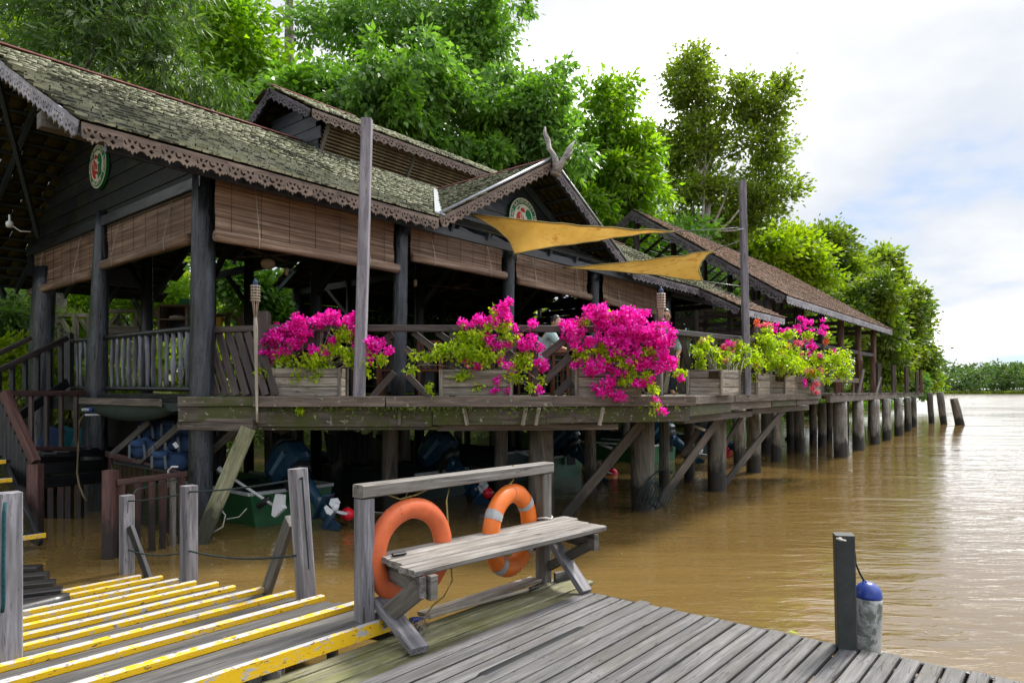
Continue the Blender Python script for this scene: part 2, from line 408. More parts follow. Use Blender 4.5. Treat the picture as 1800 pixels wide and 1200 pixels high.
def blindmat():
    m, nt = newmat("bamboo_blind")
    tcn = nd(nt, 'ShaderNodeTexCoord')
    sp = nd(nt, 'ShaderNodeSeparateXYZ', {0: tcn.outputs['Object']})
    n = nd(nt, 'ShaderNodeTexNoise', {'Vector': nd(nt, 'ShaderNodeMapping', {'Vector': tcn.outputs['Object'], 'Scale': (0.6, 0.6, 34.0)}).outputs[0], 'Scale': 1.0, 'Detail': 4.0, 'Roughness': 0.7})
    col = ramp(nt, n.outputs[0], [(0.34, (0.085, 0.046, 0.028)), (0.50, (0.27, 0.17, 0.115)), (0.64, (0.48, 0.36, 0.27))])
    w = nd(nt, 'ShaderNodeTexWave', {'Vector': tcn.outputs['Object'], 'Scale': 7.0, 'Distortion': 0.0}, wave_type='BANDS', bands_direction='Z')
    n2 = nd(nt, 'ShaderNodeTexNoise', {'Vector': tcn.outputs['Object'], 'Scale': 2.0, 'Detail': 5.0})
    col = mixc(nt, mth(nt, 'MULTIPLY', ramp(nt, n2.outputs[0], [(0.45, (0, 0, 0)), (0.7, (1, 1, 1))]), 0.4), col, (0.11, 0.065, 0.05))
    wn2 = nd(nt, 'ShaderNodeTexWave', {'Vector': tcn.outputs['Object'], 'Scale': 26.0}, wave_type='BANDS', bands_direction='Z')
    finish(nt, col, 0.45, 0.5, wn2.outputs[1], 0.7, 0.01)


blindmat()


def canvasmat():
    m, nt = newmat("ochre_canvas")
    tcn = nd(nt, 'ShaderNodeTexCoord')
    n = nd(nt, 'ShaderNodeTexNoise', {'Vector': tcn.outputs['Object'], 'Scale': 1.6, 'Detail': 6.0, 'Roughness': 0.6})
    col = ramp(nt, n.outputs[0], [(0.35, (0.60, 0.34, 0.06)), (0.65, (0.80, 0.50, 0.12))])
    mp = nd(nt, 'ShaderNodeMapping', {'Vector': tcn.outputs['Object'], 'Rotation': (0, rad(12), 0), 'Scale': (1.2, 3.0, 6.0)})
    st = nd(nt, 'ShaderNodeTexNoise', {'Vector': mp.outputs[0], 'Scale': 1.5, 'Detail': 9.0, 'Roughness': 0.75, 'Distortion': 0.8})
    f = ramp(nt, st.outputs[0], [(0.53, (0, 0, 0)), (0.62, (1, 1, 1))])
    col = mixc(nt, mth(nt, 'MULTIPLY', f, 0.75), col, (0.44, 0.17, 0.03))
    w = nd(nt, 'ShaderNodeTexNoise', {'Vector': tcn.outputs['Object'], 'Scale': 180.0, 'Detail': 2.0})
    bn = nd(nt, 'ShaderNodeBump', {'Height': w.outputs[0], 'Strength': 0.2, 'Distance': 0.002})
    d = nd(nt, 'ShaderNodeBsdfDiffuse', {'Color': col, 'Normal': bn.outputs[0]})
    t = nd(nt, 'ShaderNodeBsdfTranslucent', {'Color': col})
    mx = nd(nt, 'ShaderNodeMixShader', {0: 0.42, 1: d.outputs[0], 2: t.outputs[0]})
    nd(nt, 'ShaderNodeOutputMaterial', {0: mx.outputs[0]})


canvasmat()


def yellowpaint():
    m, nt = newmat("worn_yellow_paint")
    geo = nd(nt, 'ShaderNodeNewGeometry')
    tcn = nd(nt, 'ShaderNodeTexCoord')
    oi = nd(nt, 'ShaderNodeObjectInfo')
    mp = nd(nt, 'ShaderNodeMapping', {'Vector': geo.outputs['Position'], 'Scale': (7, 7, 16)})
    n = nd(nt, 'ShaderNodeTexNoise', {'Vector': mp.outputs[0], 'Scale': 1.6, 'Detail': 8.0, 'Roughness': 0.7})
    sp = nd(nt, 'ShaderNodeSeparateXYZ', {0: geo.outputs['Normal']})
    # the tops of the cleats are walked down to the white undercoat
    k = mth(nt, 'ADD', n.outputs[0], mth(nt, 'MULTIPLY', sp.outputs[2], 0.145))
    k = mth(nt, 'ADD', k, mth(nt, 'MULTIPLY', mth(nt, 'SUBTRACT', oi.outputs['Random'], 0.5), 0.08))
    f1 = ramp(nt, k, [(0.575, (0, 0, 0)), (0.615, (1, 1, 1))])
    col = mixc(nt, f1, (0.78, 0.48, 0.010), (0.42, 0.42, 0.43))
    n2 = nd(nt, 'ShaderNodeTexNoise', {'Vector': mp.outputs[0], 'Scale': 2.7, 'Detail': 8.0, 'Roughness': 0.75})
    f2 = ramp(nt, n2.outputs[0], [(0.385, (1, 1, 1)), (0.42, (0, 0, 0))])
    col = mixc(nt, f2, col, (0.16, 0.10, 0.05))
    finish(nt, col, 0.5, 0.4, n.outputs[0], 0.5, 0.004)


yellowpaint()


def watermat():
    m, nt = newmat("muddy_water")
    geo = nd(nt, 'ShaderNodeNewGeometry')
    pos = geo.outputs['Position']
    dist = nd(nt, 'ShaderNodeVectorMath', {0: pos}, operation='LENGTH').outputs['Value']
    far = nd(nt, 'ShaderNodeMapRange', {0: dist, 1: 14.0, 2: 120.0, 3: 0.0, 4: 1.0}).outputs[0]
    mpa = nd(nt, 'ShaderNodeMapping', {'Vector': pos, 'Rotation': (0, 0, rad(-28)), 'Scale': (0.55, 1.5, 1.0)})
    a = nd(nt, 'ShaderNodeTexNoise', {'Vector': mpa.outputs[0], 'Scale': 0.9, 'Detail': 3.0, 'Roughness': 0.5, 'Distortion': 0.7})
    mpb = nd(nt, 'ShaderNodeMapping', {'Vector': pos, 'Rotation': (0, 0, rad(-12)), 'Scale': (1.3, 3.4, 1.0)})
    b = nd(nt, 'ShaderNodeTexNoise', {'Vector': mpb.outputs[0], 'Scale': 1.7, 'Detail': 4.0, 'Roughness': 0.55, 'Distortion': 0.8})
    mpc = nd(nt, 'ShaderNodeMapping', {'Vector': pos, 'Rotation': (0, 0, rad(8)), 'Scale': (0.05, 0.16, 1.0)})
    c = nd(nt, 'ShaderNodeTexNoise', {'Vector': mpc.outputs[0], 'Scale': 1.0, 'Detail': 5.0, 'Roughness': 0.55, 'Distortion': 1.2})
    # long lazy swells, still readable far out
    mpl = nd(nt, 'ShaderNodeMapping', {'Vector': pos, 'Rotation': (0, 0, rad(-6)), 'Scale': (0.07, 0.33, 1.0)})
    l = nd(nt, 'ShaderNodeTexNoise', {'Vector': mpl.outputs[0], 'Scale': 1.0, 'Detail': 3.0, 'Roughness': 0.5, 'Distortion': 1.0})
    nearf = mth(nt, 'SUBTRACT', 1.0, far)
    h = mth(nt, 'ADD', mth(nt, 'MULTIPLY', a.outputs[0], 1.0), mth(nt, 'MULTIPLY', b.outputs[0], 0.42))
    h = mth(nt, 'MULTIPLY', h, mth(nt, 'MULTIPLY', nearf, nearf))
    h = mth(nt, 'ADD', h, mth(nt, 'MULTIPLY', l.outputs[0], 2.2))
    bn = nd(nt, 'ShaderNodeBump', {'Height': h, 'Strength': 0.5, 'Distance': 0.055})
    col = ramp(nt, c.outputs[0], [(0.35, (0.126, 0.080, 0.025)), (0.65, (0.176, 0.114, 0.037))])
    rg = mth(nt, 'ADD', ramp(nt, c.outputs[0], [(0.4, (0.02, 0.02, 0.02)), (0.65, (0.09, 0.09, 0.09))]), mth(nt, 'MULTIPLY', far, 0.10))
    p = nt.nodes.new('ShaderNodeBsdfPrincipled')
    nt.links.new(col, p.inputs['Base Color'])
    nt.links.new(rg, p.inputs['Roughness'])
    p.inputs['IOR'].default_value = 1.58
    p.inputs['Specular IOR Level'].default_value = 1.0
    nt.links.new(bn.outputs[0], p.inputs['Normal'])
    nd(nt, 'ShaderNodeOutputMaterial', {0: p.outputs[0]})


watermat()


def groundmat():
    m, nt = newmat("bank_earth")
    geo = nd(nt, 'ShaderNodeNewGeometry')
    n = nd(nt, 'ShaderNodeTexNoise', {'Vector': geo.outputs['Position'], 'Scale': 0.8, 'Detail': 8.0, 'Roughness': 0.7})
    col = ramp(nt, n.outputs[0], [(0.35, (0.05, 0.037, 0.020)), (0.55, (0.055, 0.065, 0.018)), (0.7, (0.07, 0.10, 0.02))])
    finish(nt, col, 0.95, 0.1, n.outputs[0], 1.0, 0.1)


groundmat()

# ------------------------------------------------------------------ object helpers
WM = {}      # world matrices of everything built


def link(o, parent, M):
    """place o so that its world matrix is M, under parent"""
    COL.objects.link(o)
    if parent is not None:
        o.parent = parent
        o.matrix_basis = WM[parent.name].inverted() @ M
    else:
        o.matrix_basis = M
    WM[o.name] = M.copy()
    return o


def tag(o, label=None, cat=None, group=None, kind=None):
    if label: o['label'] = label
    if cat: o['category'] = cat
    if group: o['group'] = group
    if kind: o['kind'] = kind
    return o


def thing(name, label, cat, loc=(0, 0, 0), rz=0.0, group=None):
    o = bpy.data.objects.new(name, None)
    o.empty_display_size = 0.2
    link(o, None, Matrix.Translation(Vector(loc)) @ Matrix.Rotation(rz, 4, 'Z'))
    return tag(o, label, cat, group)


def part(name, parent, loc=None, label=None):
    """an Empty that is a part and carries sub-parts"""
    o = bpy.data.objects.new(name, None)
    o.empty_display_size = 0.1
    M = Matrix.Translation(Vector(loc)) if loc is not None else WM[parent.name].copy()
    link(o, parent, M)
    return tag(o, label)


def rawmesh(name, V, F, mat, smooth=False):
    me = bpy.data.meshes.new(name)
    me.from_pydata([tuple(v) for v in V], [], F)
    if smooth:
        me.polygons.foreach_set('use_smooth', [True] * len(me.polygons))
    me.materials.append(MATS[mat] if isinstance(mat, str) else mat)
    me.update()
    return me


def wmesh(name, V, F, mat, parent=None, smooth=False, origin=None):
    """mesh given in world coordinates"""
    V = [Vector(v) for v in V]
    if origin is None:
        c = Vector((0, 0, 0))
        for v in V: c += v
        origin = c / len(V)
    me = rawmesh(name, [v - origin for v in V], F, mat, smooth)
    o = bpy.data.objects.new(name, me)
    return link(o, parent, Matrix.Translation(origin))


BOXC = {}


def boxmesh(l, w, h, mat, bev):
    key = (round(l, 3), round(w, 3), round(h, 3), mat, bev)
    if key in BOXC:
        return BOXC[key]
    x, y, z = l / 2, w / 2, h / 2
    if bev <= 0:
        V = [(sx * x, sy * y, sz * z) for sx in (-1, 1) for sy in (-1, 1) for sz in (-1, 1)]
        F = [(0, 1, 3, 2), (4, 6, 7, 5), (0, 4, 5, 1), (2, 3, 7, 6), (0, 2, 6, 4), (1, 5, 7, 3)]
        me = rawmesh("box", V, F, mat)
    else:
        b = min(bev, x * .9, y * .9, z * .9)
        # long edges chamfered, ends square
        ring = [(-y + b, -z), (y - b, -z), (y, -z + b), (y, z - b), (y - b, z), (-y + b, z), (-y, z - b), (-y, -z + b)]
        V = [(-x, p, q) for p, q in ring] + [(x, p, q) for p, q in ring]
        F = [(i, (i + 1) % 8, 8 + (i + 1) % 8, 8 + i) for i in range(8)]
        F = [tuple(reversed(f)) for f in F]
        F += [tuple(range(8)), tuple(reversed(range(8, 16)))]
        me = rawmesh("board", V, [tuple(reversed(f)) for f in F], mat)
    BOXC[key] = me
    return me


def frame(p0, p1, up=Z3):
    p0, p1 = Vector(p0), Vector(p1)
    x = (p1 - p0)
    L = x.length
    x.normalize()
    up = Vector(up)
    if abs(x.dot(up.normalized())) > 0.995:
        up = Vector((0, 1, 0)) if abs(x.y) < 0.9 else Vector((1, 0, 0))
    y = up.cross(x).normalized()
    z = x.cross(y)
    M = Matrix(((x.x, y.x, z.x, 0), (x.y, y.y, z.y, 0), (x.z, y.z, z.z, 0), (0, 0, 0, 1)))
    return M, L


def beam(name, p0, p1, w, h, mat, parent=None, up=Z3, bev=0.006, label=None):
    """rectangular timber from p0 to p1: w across, h along up"""
    M, L = frame(p0, p1, up)
    me = boxmesh(L, w, h, mat, bev)
    o = bpy.data.objects.new(name, me)
    M = Matrix.Translation((Vector(p0) + Vector(p1)) / 2) @ M
    link(o, parent, M)
    if label: o['label'] = label
    return o


def log(name, p0, p1, r0, r1, mat, parent=None, seg=10, rings=6, wob=0.06, square=False, seed=None, bend=0.0, knots=0):
    """round timber along local X with an uneven surface"""
    rs = random.Random(seed if seed is not None else random.random())
    M, L = frame(p0, p1)
    V, F = [], []
    ph = [rs.uniform(0, 6.28) for _ in range(4)]
    kn = [rs.random() for _ in range(knots)]
    for i in range(rings + 1):
        f = i / rings
        r = r0 + (r1 - r0) * f
        oy = bend * math.sin(f * 3.14159 + ph[0] * .2) * math.cos(ph[1])
        oz = bend * math.sin(f * 3.14159) * math.sin(ph[1])
        for k in kn:
            r *= 1 + 0.35 * math.exp(-((f - k) * rings * 0.9) ** 2)
        for j in range(seg):
            a = 2 * math.pi * j / seg
            q = 1 + wob * (math.sin(3 * a + ph[0] + f * 2.3) * .5 + math.sin(5 * a + ph[1] - f * 3.1) * .35 + math.sin(2 * a + ph[2] + 5 * f) * .5)
            q *= 1 + rs.uniform(-wob, wob) * .35
            V.append((-L / 2 + L * f, oy + r * q * math.cos(a), oz + r * q * math.sin(a)))
    for i in range(rings):
        for j in range(seg):
            a, b = i * seg + j, i * seg + (j + 1) % seg
            F.append((a, b, b + seg, a + seg))
    F.append(tuple(reversed(range(seg))))
    F.append(tuple(rings * seg + j for j in range(seg)))
    me = rawmesh(name, V, F, mat, True)
    o = bpy.data.objects.new(name, me)
    return link(o, parent, Matrix.Translation((Vector(p0) + Vector(p1)) / 2) @ M)


def tube(name, pts, r, mat, parent=None, seg=6, closed=False):
    pts = [Vector(p) for p in pts]
    n = len(pts)
    V, F = [], []
    for i, p in enumerate(pts):
        if closed:
            d = pts[(i + 1) % n] - pts[i - 1]
        else:
            d = pts[min(i + 1, n - 1)] - pts[max(i - 1, 0)]
        if d.length < 1e-6: d = Vector((0, 0, 1))
        d.normalize()
        up = Z3 if abs(d.z) < 0.95 else Vector((0, 1, 0))
        y = up.cross(d).normalized(); z = d.cross(y)
        rr = r[i] if isinstance(r, (list, tuple)) else r
        for j in range(seg):
            a = 2 * math.pi * j / seg
            V.append(p + y * rr * math.cos(a) + z * rr * math.sin(a))
    m = n if closed else n - 1
    for i in range(m):
        for j in range(seg):
            a, b = i * seg + j, i * seg + (j + 1) % seg
            c, d_ = ((i + 1) % n) * seg + (j + 1) % seg, ((i + 1) % n) * seg + j
            F.append((a, b, c, d_))
    if not closed:
        F.append(tuple(reversed(range(seg))))
        F.append(tuple((n - 1) * seg + j for j in range(seg)))
    return wmesh(name, V, F, mat, parent, True)


def sag(p0, p1, s, n=12):
    p0, p1 = Vector(p0), Vector(p1)
    return [p0.lerp(p1, i / n) - Vector((0, 0, s * 4 * (i / n) * (1 - i / n))) for i in range(n + 1)]


def lathe(name, prof, M, mat, parent=None, seg=20, smooth=True):
    """profile [(r, z)] turned about local Z, placed by M"""
    V, F = [], []
    for r, z in prof:
        for j in range(seg):
            a = 2 * math.pi * j / seg
            V.append((r * math.cos(a), r * math.sin(a), z))
    for i in range(len(prof) - 1):
        for j in range(seg):
            a, b = i * seg + j, i * seg + (j + 1) % seg
            F.append((a, b, b + seg, a + seg))
    F.append(tuple(reversed(range(seg))))
    F.append(tuple((len(prof) - 1) * seg + j for j in range(seg)))
    me = rawmesh(name, V, F, mat, smooth)
    o = bpy.data.objects.new(name, me)
    return link(o, parent, M)


def fastmesh(name, V, nper, mat, parent=None, origin=None, smooth=False):
    """V: (n*nper,3) array of separate polygons with nper corners, world coordinates"""
    V = np.asarray(V, dtype=np.float64).reshape(-1, 3)
    if origin is None: origin = V.mean(axis=0)
    o_ = Vector([float(x) for x in origin])
    V = (V - np.asarray(o_)).astype(np.float32)
    nv = len(V); nf = nv // nper
    me = bpy.data.meshes.new(name)
    me.vertices.add(nv); me.vertices.foreach_set('co', V.ravel())
    me.loops.add(nv); me.loops.foreach_set('vertex_index', np.arange(nv, dtype=np.int32))
    me.polygons.add(nf)
    me.polygons.foreach_set('loop_start', np.arange(0, nv, nper, dtype=np.int32))
    me.polygons.foreach_set('loop_total', np.full(nf, nper, dtype=np.int32))
    me.materials.append(MATS[mat])
    me.update(calc_edges=True)
    o = bpy.data.objects.new(name, me)
    return link(o, parent, Matrix.Translation(o_))


def leaves_arr(C, D, L, W, rng, fold=0.25):
    """leaf quads: centre C, pointing direction D, length L, width W -> (n*4,3)"""
    n = len(C)
    D = D / np.maximum(np.linalg.norm(D, axis=1, keepdims=True), 1e-6)
    rnd = rng.normal(size=(n, 3))
    S = np.cross(D, rnd); S /= np.maximum(np.linalg.norm(S, axis=1, keepdims=True), 1e-6)
    Nn = np.cross(S, D)
    L = np.broadcast_to(np.asarray(L).reshape(-1, 1) if np.ndim(L) else L, (n, 1))
    W = np.broadcast_to(np.asarray(W).reshape(-1, 1) if np.ndim(W) else W, (n, 1))
    base = C - D * L * .5
    tip = C + D * L * .5 - Nn * L * fold * .3
    mid = C - D * L * .05
    a = mid + S * W * .5 + Nn * W * fold
    b = mid - S * W * .5 + Nn * W * fold
    out = np.stack([base, a, tip, b], axis=1)
    return out.reshape(-1, 3)

# ================================================================== SETTING
def sheet(name, quads_V, F, mat, kind='structure'):
    o = wmesh(name, quads_V, F, mat, None, True, origin=Vector((0, 0, 0)))
    o['kind'] = kind
    return o


# water: one sheet to the horizon
sheet("river_water", [(-3000, -400, 0), (4000, -400, 0), (4000, 5000, 0), (-3000, 5000, 0)], [(0, 1, 2, 3)], "muddy_water")


def bank_profile(a, t):
    w = 0.8 * math.sin(t * 0.23) + 0.5 * math.sin(t * 0.61 + 1)
    a = a - w - (1.0 if t < 20 else 0)
    if a < 7: return -0.9
    if a < 11: return -0.9 + (a - 7) / 4 * 1.9
    if a < 20: return 1.0 + (a - 11) / 9 * 1.4
    return 2.4 + (a - 20) * 0.01


def bank():
    ts = [-160, -80, -40, -20, -10] + [i * 2.5 - 5 for i in range(42)] + [104, 112, 130, 160]
    As = [5, 6.5, 7.5, 8.5, 9.5, 10.5, 11.5, 13, 15, 18, 22, 30, 60, 140, 400]
    V, F = [], []
    for t in ts:
        sh = 0 if t < 97 else (t - 97) * 1.2
        for a in As:
            p = R(t, a + sh, 0)
            V.append((p.x, p.y, bank_profile(a, t) + 0.12 * math.sin(a * 3 + t * 2.1)))
    n = len(As)
    for i in range(len(ts) - 1):
        for j in range(n - 1):
            F.append((i * n + j, i * n + j + 1, (i + 1) * n + j + 1, (i + 1) * n + j))
    sheet("bank_ground", V, [tuple(reversed(f)) for f in F], "bank_earth")


bank()

# ================================================================== ROOF BUILDER
SHL = {}


def shingle_box(w, l, th):
    x, y, z = w / 2, l / 2, th
    return np.array([(-x, -y, 0), (x, -y, 0), (x, -y, z), (-x, -y, z), (-x, y, 0), (x, y, 0), (x, y, z * .5), (-x, y, z * .5)])


SBF = [(0, 1, 2, 3), (3, 2, 6, 7), (0, 3, 7, 4), (1, 5, 6, 2), (0, 4, 5, 1), (4, 7, 6, 5)]


def roof_shingles(P0, E, S, Lx, Ls, parent, mat, keep=None, exp_=0.25, wid=0.14, n_single=0, seed=1, th=0.028):
    """courses of split shingles: E along the eave, S up the slope"""
    rs = random.Random(seed)
    E = Vector(E).normalized(); S = Vector(S).normalized(); N = E.cross(S).normalized()
    if N.z < 0: N = -N
    Pl = []
    rows = int(Ls / exp_)
    for i in range(rows + 1):
        s = i * exp_
        x = -rs.uniform(0, wid)
        while x < Lx:
            w = wid * rs.uniform(0.7, 1.3)
            xc, sc = x + w / 2, s + exp_ * .62
            x += w
            if xc < 0 or xc > Lx or sc > Ls + exp_ * .5: continue
            if keep and not keep(xc, s): continue
            l = min(exp_ * rs.uniform(1.42, 1.62), Ls - s + .04)
            if l < .08: continue
            tilt = 0.05 + rs.uniform(-.01, .015)
            c = P0 + E * xc + S * (s - 0.03 + l / 2 + rs.uniform(-.010, .010)) + N * (0.035 + rs.uniform(0, .006))
            # local axes: X = E rotated slightly, Y up slope tilted into the roof
            Y = (S - N * tilt + E * rs.uniform(-.03, .03)).normalized()
            X = (E - Y * E.dot(Y)).normalized()
            Zz = X.cross(Y)
            if Zz.dot(N) < 0:
                X = -X; Zz = X.cross(Y)
            Pl.append((c, X, Y, Zz, w - 0.008, l, th * rs.uniform(.8, 1.5)))
    cam_p = Vector((0, 0, EYE))

    def inview(c):
        d = c - cam_p
        if d.y < 1: return False
        u = d.x / d.y * 1200 + 900; v = 688 - d.z / d.y * 1200
        return -20 < u < 1820 and -20 < v < 1220
    order = sorted(range(len(Pl)), key=lambda i: ((Pl[i][0] - cam_p).length if inview(Pl[i][0]) else 1e9))
    singles = set(order[:n_single])
    VV = []
    for i, (c, X, Y, Zz, w, l, t_) in enumerate(Pl):
        if i in singles:
            wq = min((0.095, 0.115, 0.135, 0.155, 0.175), key=lambda q: abs(q - w))
            key = (mat, wq, exp_)
            if key not in SHL:
                B = shingle_box(wq, exp_ * 1.5, th)
                SHL[key] = rawmesh("shingle", B, SBF, mat)
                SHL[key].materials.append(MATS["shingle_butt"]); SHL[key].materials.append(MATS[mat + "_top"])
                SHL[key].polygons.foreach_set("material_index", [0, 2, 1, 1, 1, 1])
            o = bpy.data.objects.new("shingle", SHL[key])
            M = Matrix(((X.x, Y.x, Zz.x, c.x), (X.y, Y.y, Zz.y, c.y), (X.z, Y.z, Zz.z, c.z), (0, 0, 0, 1)))
            link(o, parent, M)
        else:
            B = shingle_box(w, l, t_)
            VV.append(B @ np.array([X[:], Y[:], Zz[:]]) + np.array(c[:]))
    if VV:
        n = len(VV)
        V = np.concatenate(VV)
        idx = (np.arange(n)[:, None, None] * 8 + np.array(SBF)[None]).reshape(-1)
        o0 = V.mean(axis=0)
        me = bpy.data.meshes.new("shingle")
        me.vertices.add(n * 8); me.vertices.foreach_set('co', (V - o0).astype(np.float32).ravel())
        me.loops.add(len(idx)); me.loops.foreach_set('vertex_index', idx.astype(np.int32))
        me.polygons.add(n * 6)
        me.polygons.foreach_set('loop_start', np.arange(0, n * 24, 4, dtype=np.int32))
        me.polygons.foreach_set('loop_total', np.full(n * 6, 4, dtype=np.int32))
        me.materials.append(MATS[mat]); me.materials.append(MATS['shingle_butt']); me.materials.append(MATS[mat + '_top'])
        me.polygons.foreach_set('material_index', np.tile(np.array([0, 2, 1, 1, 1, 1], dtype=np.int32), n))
        me.update(calc_edges=True)
        o = bpy.data.objects.new("shingle", me)
        link(o, parent, Matrix.Translation(Vector([float(q) for q in o0])))
        o['kind'] = 'stuff'


def roof_frame(P0, E, S, Lx, Ls, parent, mat_r, mat_b, rs_=0.9, bs=0.32, below=0.0, x0=0.0):
    """rafters and battens under a slope"""
    E = Vector(E).normalized(); S = Vector(S).normalized(); N = E.cross(S).normalized()
    if N.z < 0: N = -N
    x = x0 + 0.06
    while x < Lx + 0.01:
        p = P0 + E * x - N * (0.09 + below)
        beam("rafter", p + S * 0.05, p + S * (Ls - 0.03), 0.055, 0.12, mat_r, parent, up=N, bev=0)
        x += rs_
    s = 0.1
    while s < Ls:
        p = P0 + S * s - N * (0.012 + below)
        beam("batten", p + E * x0, p + E * Lx, 0.045, 0.03, mat_b, parent, up=N, bev=0)
        s += bs


# carved fascia tile: plain strip, cut-outs and a toothed lower edge
def fret_tile(L, H, th, mat):
    cu = bpy.data.curves.new("fret", 'CURVE')
    cu.dimensions = '2D'; cu.fill_mode = 'BOTH'; cu.extrude = th / 2

    def poly(pts):
        sp = cu.splines.new('POLY'); sp.points.add(len(pts) - 1)
        for p, q in zip(sp.points, pts): p.co = (q[0] * L, q[1] * H, 0, 1)
        sp.use_cyclic_u = True
    top = [(0, 1), (1, 1)]
    low = [(1, .26), (.95, .12), (.91, .20), (.86, .06), (.80, .14), (.75, -.08), (.70, .14), (.64, .06), (.58, .20), (.5, .26), (.42, .20), (.36, .06), (.30, .14), (.25, -.10), (.20, .14), (.14, .06), (.08, .20), (.05, .12), (0, .26)]
    poly(top + low)
    for cx in (.25, .75):
        poly([(cx, .21), (cx + .075, .34), (cx, .47), (cx - .075, .34)])
        poly([(cx - .13, .74), (cx - .03, .68), (cx - .05, .55), (cx - .10, .56)])
        poly([(cx + .13, .74), (cx + .03, .68), (cx + .05, .55), (cx + .10, .56)])
    poly([(.41, .66), (.43, .44), (.51, .34), (.60, .44), (.57, .52), (.52, .48), (.47, .54), (.46, .66)])
    poly([(.02, .60), (.06, .38), (.12, .40), (.08, .52), (.06, .62)])
    ob = bpy.data.objects.new("fret_tmp", cu)
    COL.objects.link(ob)
    dg = bpy.context.evaluated_depsgraph_get()
    me = bpy.data.meshes.new_from_object(ob.evaluated_get(dg))
    bpy.data.objects.remove(ob)
    me.materials.clear(); me.materials.append(MATS[mat])
    # x along, y up -> rotate so local X along, local Z up
    me.transform(Matrix(((1, 0, 0, -L / 2), (0, 0, -1, 0), (0, 1, 0, -H), (0, 0, 0, 1))))
    me.name = "carved_board"
    return me


FT = {}


def fret_run(p0, p1, parent, mat, L=0.42, H=0.205, upv=Z3):
    """carved boards hung along p0-p1, top edge on the line"""
    key = (L, H, mat)
    if key not in FT: FT[key] = fret_tile(L, H, 0.022, mat)
    M, D = frame(p0, p1, upv)
    n = max(1, round(D / L))
    k = D / n / L
    for i in range(n):
        c = Vector(p0).lerp(Vector(p1), (i + .5) / n)
        o = bpy.data.objects.new("carved_board", FT[key])
        link(o, parent, Matrix.Translation(c) @ M @ Matrix.Diagonal((k * .999, 1, 1, 1)))


# ================================================================== THE LODGE
SL = 0.53
lodge = thing("lodge_building", "dark timber river lodge with mossy shingle roof and open verandah on piles", "building", R(0, 0, -2.0), 0)

SN = math.hypot(1, SL)
Sf = (V3 + Z3 * SL).normalized()          # up the front slope
Sb = (-V3 + Z3 * SL).normalized()         # up the back slope
TE = 19.0
EAVE = 2.89
RIDGE_A = 4.46
RIDGE_H = EAVE + SL * RIDGE_A
GT0, GT1, GTC, GH = 5.32, 11.69, 8.505, 4.66     # cross gable on the eave
GS = (GH - EAVE) / (GTC - GT0)

main_roof = part("roof", lodge, R(9, 4, 3), "lichen covered shingle roof with red ridge")


def keep_main(x, s):
    a = s / SN
    h_main = EAVE + SL * a
    h_g = GH - GS * abs(x - GTC)
    return h_g < h_main + 0.02


roof_shingles(R(0, 0, EAVE), U3, Sf, TE, RIDGE_A * SN - .02, main_roof, "lichen_shingle", keep_main, n_single=300, seed=3)
BACK = ((0.0, 5.0, 1.15), (5.0, 7.7, -0.75), (7.7, TE, 0.0))      # how far the back slope reaches beyond the plain eave
BX = 1.15
for i_, (b0, b1, bx) in enumerate(BACK):
    roof_shingles(R(b0, 2 * RIDGE_A + bx, EAVE - SL * bx), U3, Sb, b1 - b0, (RIDGE_A + bx) * SN - .02, main_roof, "lichen_shingle", None, exp_=0.33, wid=0.3, seed=4 + i_ * 7)
# skirt lower down at the right end
SK0 = 15.5
roof_shingles(R(SK0, -1.2, EAVE - SL * 1.2), U3, Sf, TE - SK0, 1.2 * SN, main_roof, "brown_shingle", None, seed=5)
roof_frame(R(0, 0, EAVE), U3, Sf, TE, RIDGE_A * SN, main_roof, "blue_rafter", "underside_board", 0.95, 0.25)
for b0, b1, bx in BACK:
    roof_frame(R(b0, 2 * RIDGE_A + bx, EAVE - SL * bx), U3, Sb, b1 - b0, (RIDGE_A + bx) * SN, main_roof, "blue_rafter", "blue_rafter", 0.95, 0.34)
roof_frame(R(SK0, -1.2, EAVE - SL * 1.2), U3, Sf, TE - SK0, 1.2 * SN, main_roof, "pavilion_timber", "underside_board", 0.6, 0.25)
beam("ridge_cap", R(-0.02, RIDGE_A, RIDGE_H + .075), R(TE, RIDGE_A, RIDGE_H + .075), 0.10, 0.025, "ridge_red", main_roof, label="red painted ridge strip")
# carved boards on eave and verges
fret_run(R(0.0, -0.03, EAVE + 0.0), R(GT0 - .02, -0.03, EAVE + 0.0), main_roof, "fretwork", upv=Z3)
fret_run(R(GT1 + .05, -0.03, EAVE), R(SK0, -0.03, EAVE), main_roof, "shade_fretwork")
fret_run(R(-0.02, 0.0, EAVE + .02), R(-0.02, RIDGE_A, RIDGE_H + .02), main_roof, "lit_fretwork")
fret_run(R(-0.02, RIDGE_A, RIDGE_H + .02), R(-0.02, 2 * RIDGE_A + BX, EAVE - SL * BX + .02), main_roof, "shade_fretwork")
fret_run(R(SK0 - .02, -1.2, EAVE - SL * 1.2), R(SK0 - .02, -0.06, EAVE - .02), main_roof, "shade_fretwork")
fret_run(R(SK0, -1.23, EAVE - SL * 1.2), R(TE, -1.23, EAVE - SL * 1.2), main_roof, "lit_fretwork")
fret_run(R(TE + .02, -1.2, EAVE - SL * 1.2), R(TE + .02, RIDGE_A, RIDGE_H), main_roof, "shade_fretwork")
beam("eave_beam", R(0.3, 0.16, EAVE - .12), R(SK0, 0.16, EAVE - .12), 0.06, 0.16, "dark_timber", main_roof)
beam("verge_timber", R(-0.06, 1.15, EAVE + .30), R(2.0, 1.15, EAVE + .30), 0.16, 0.18, "bench_frame", main_roof, label="pale timber end under the verge")

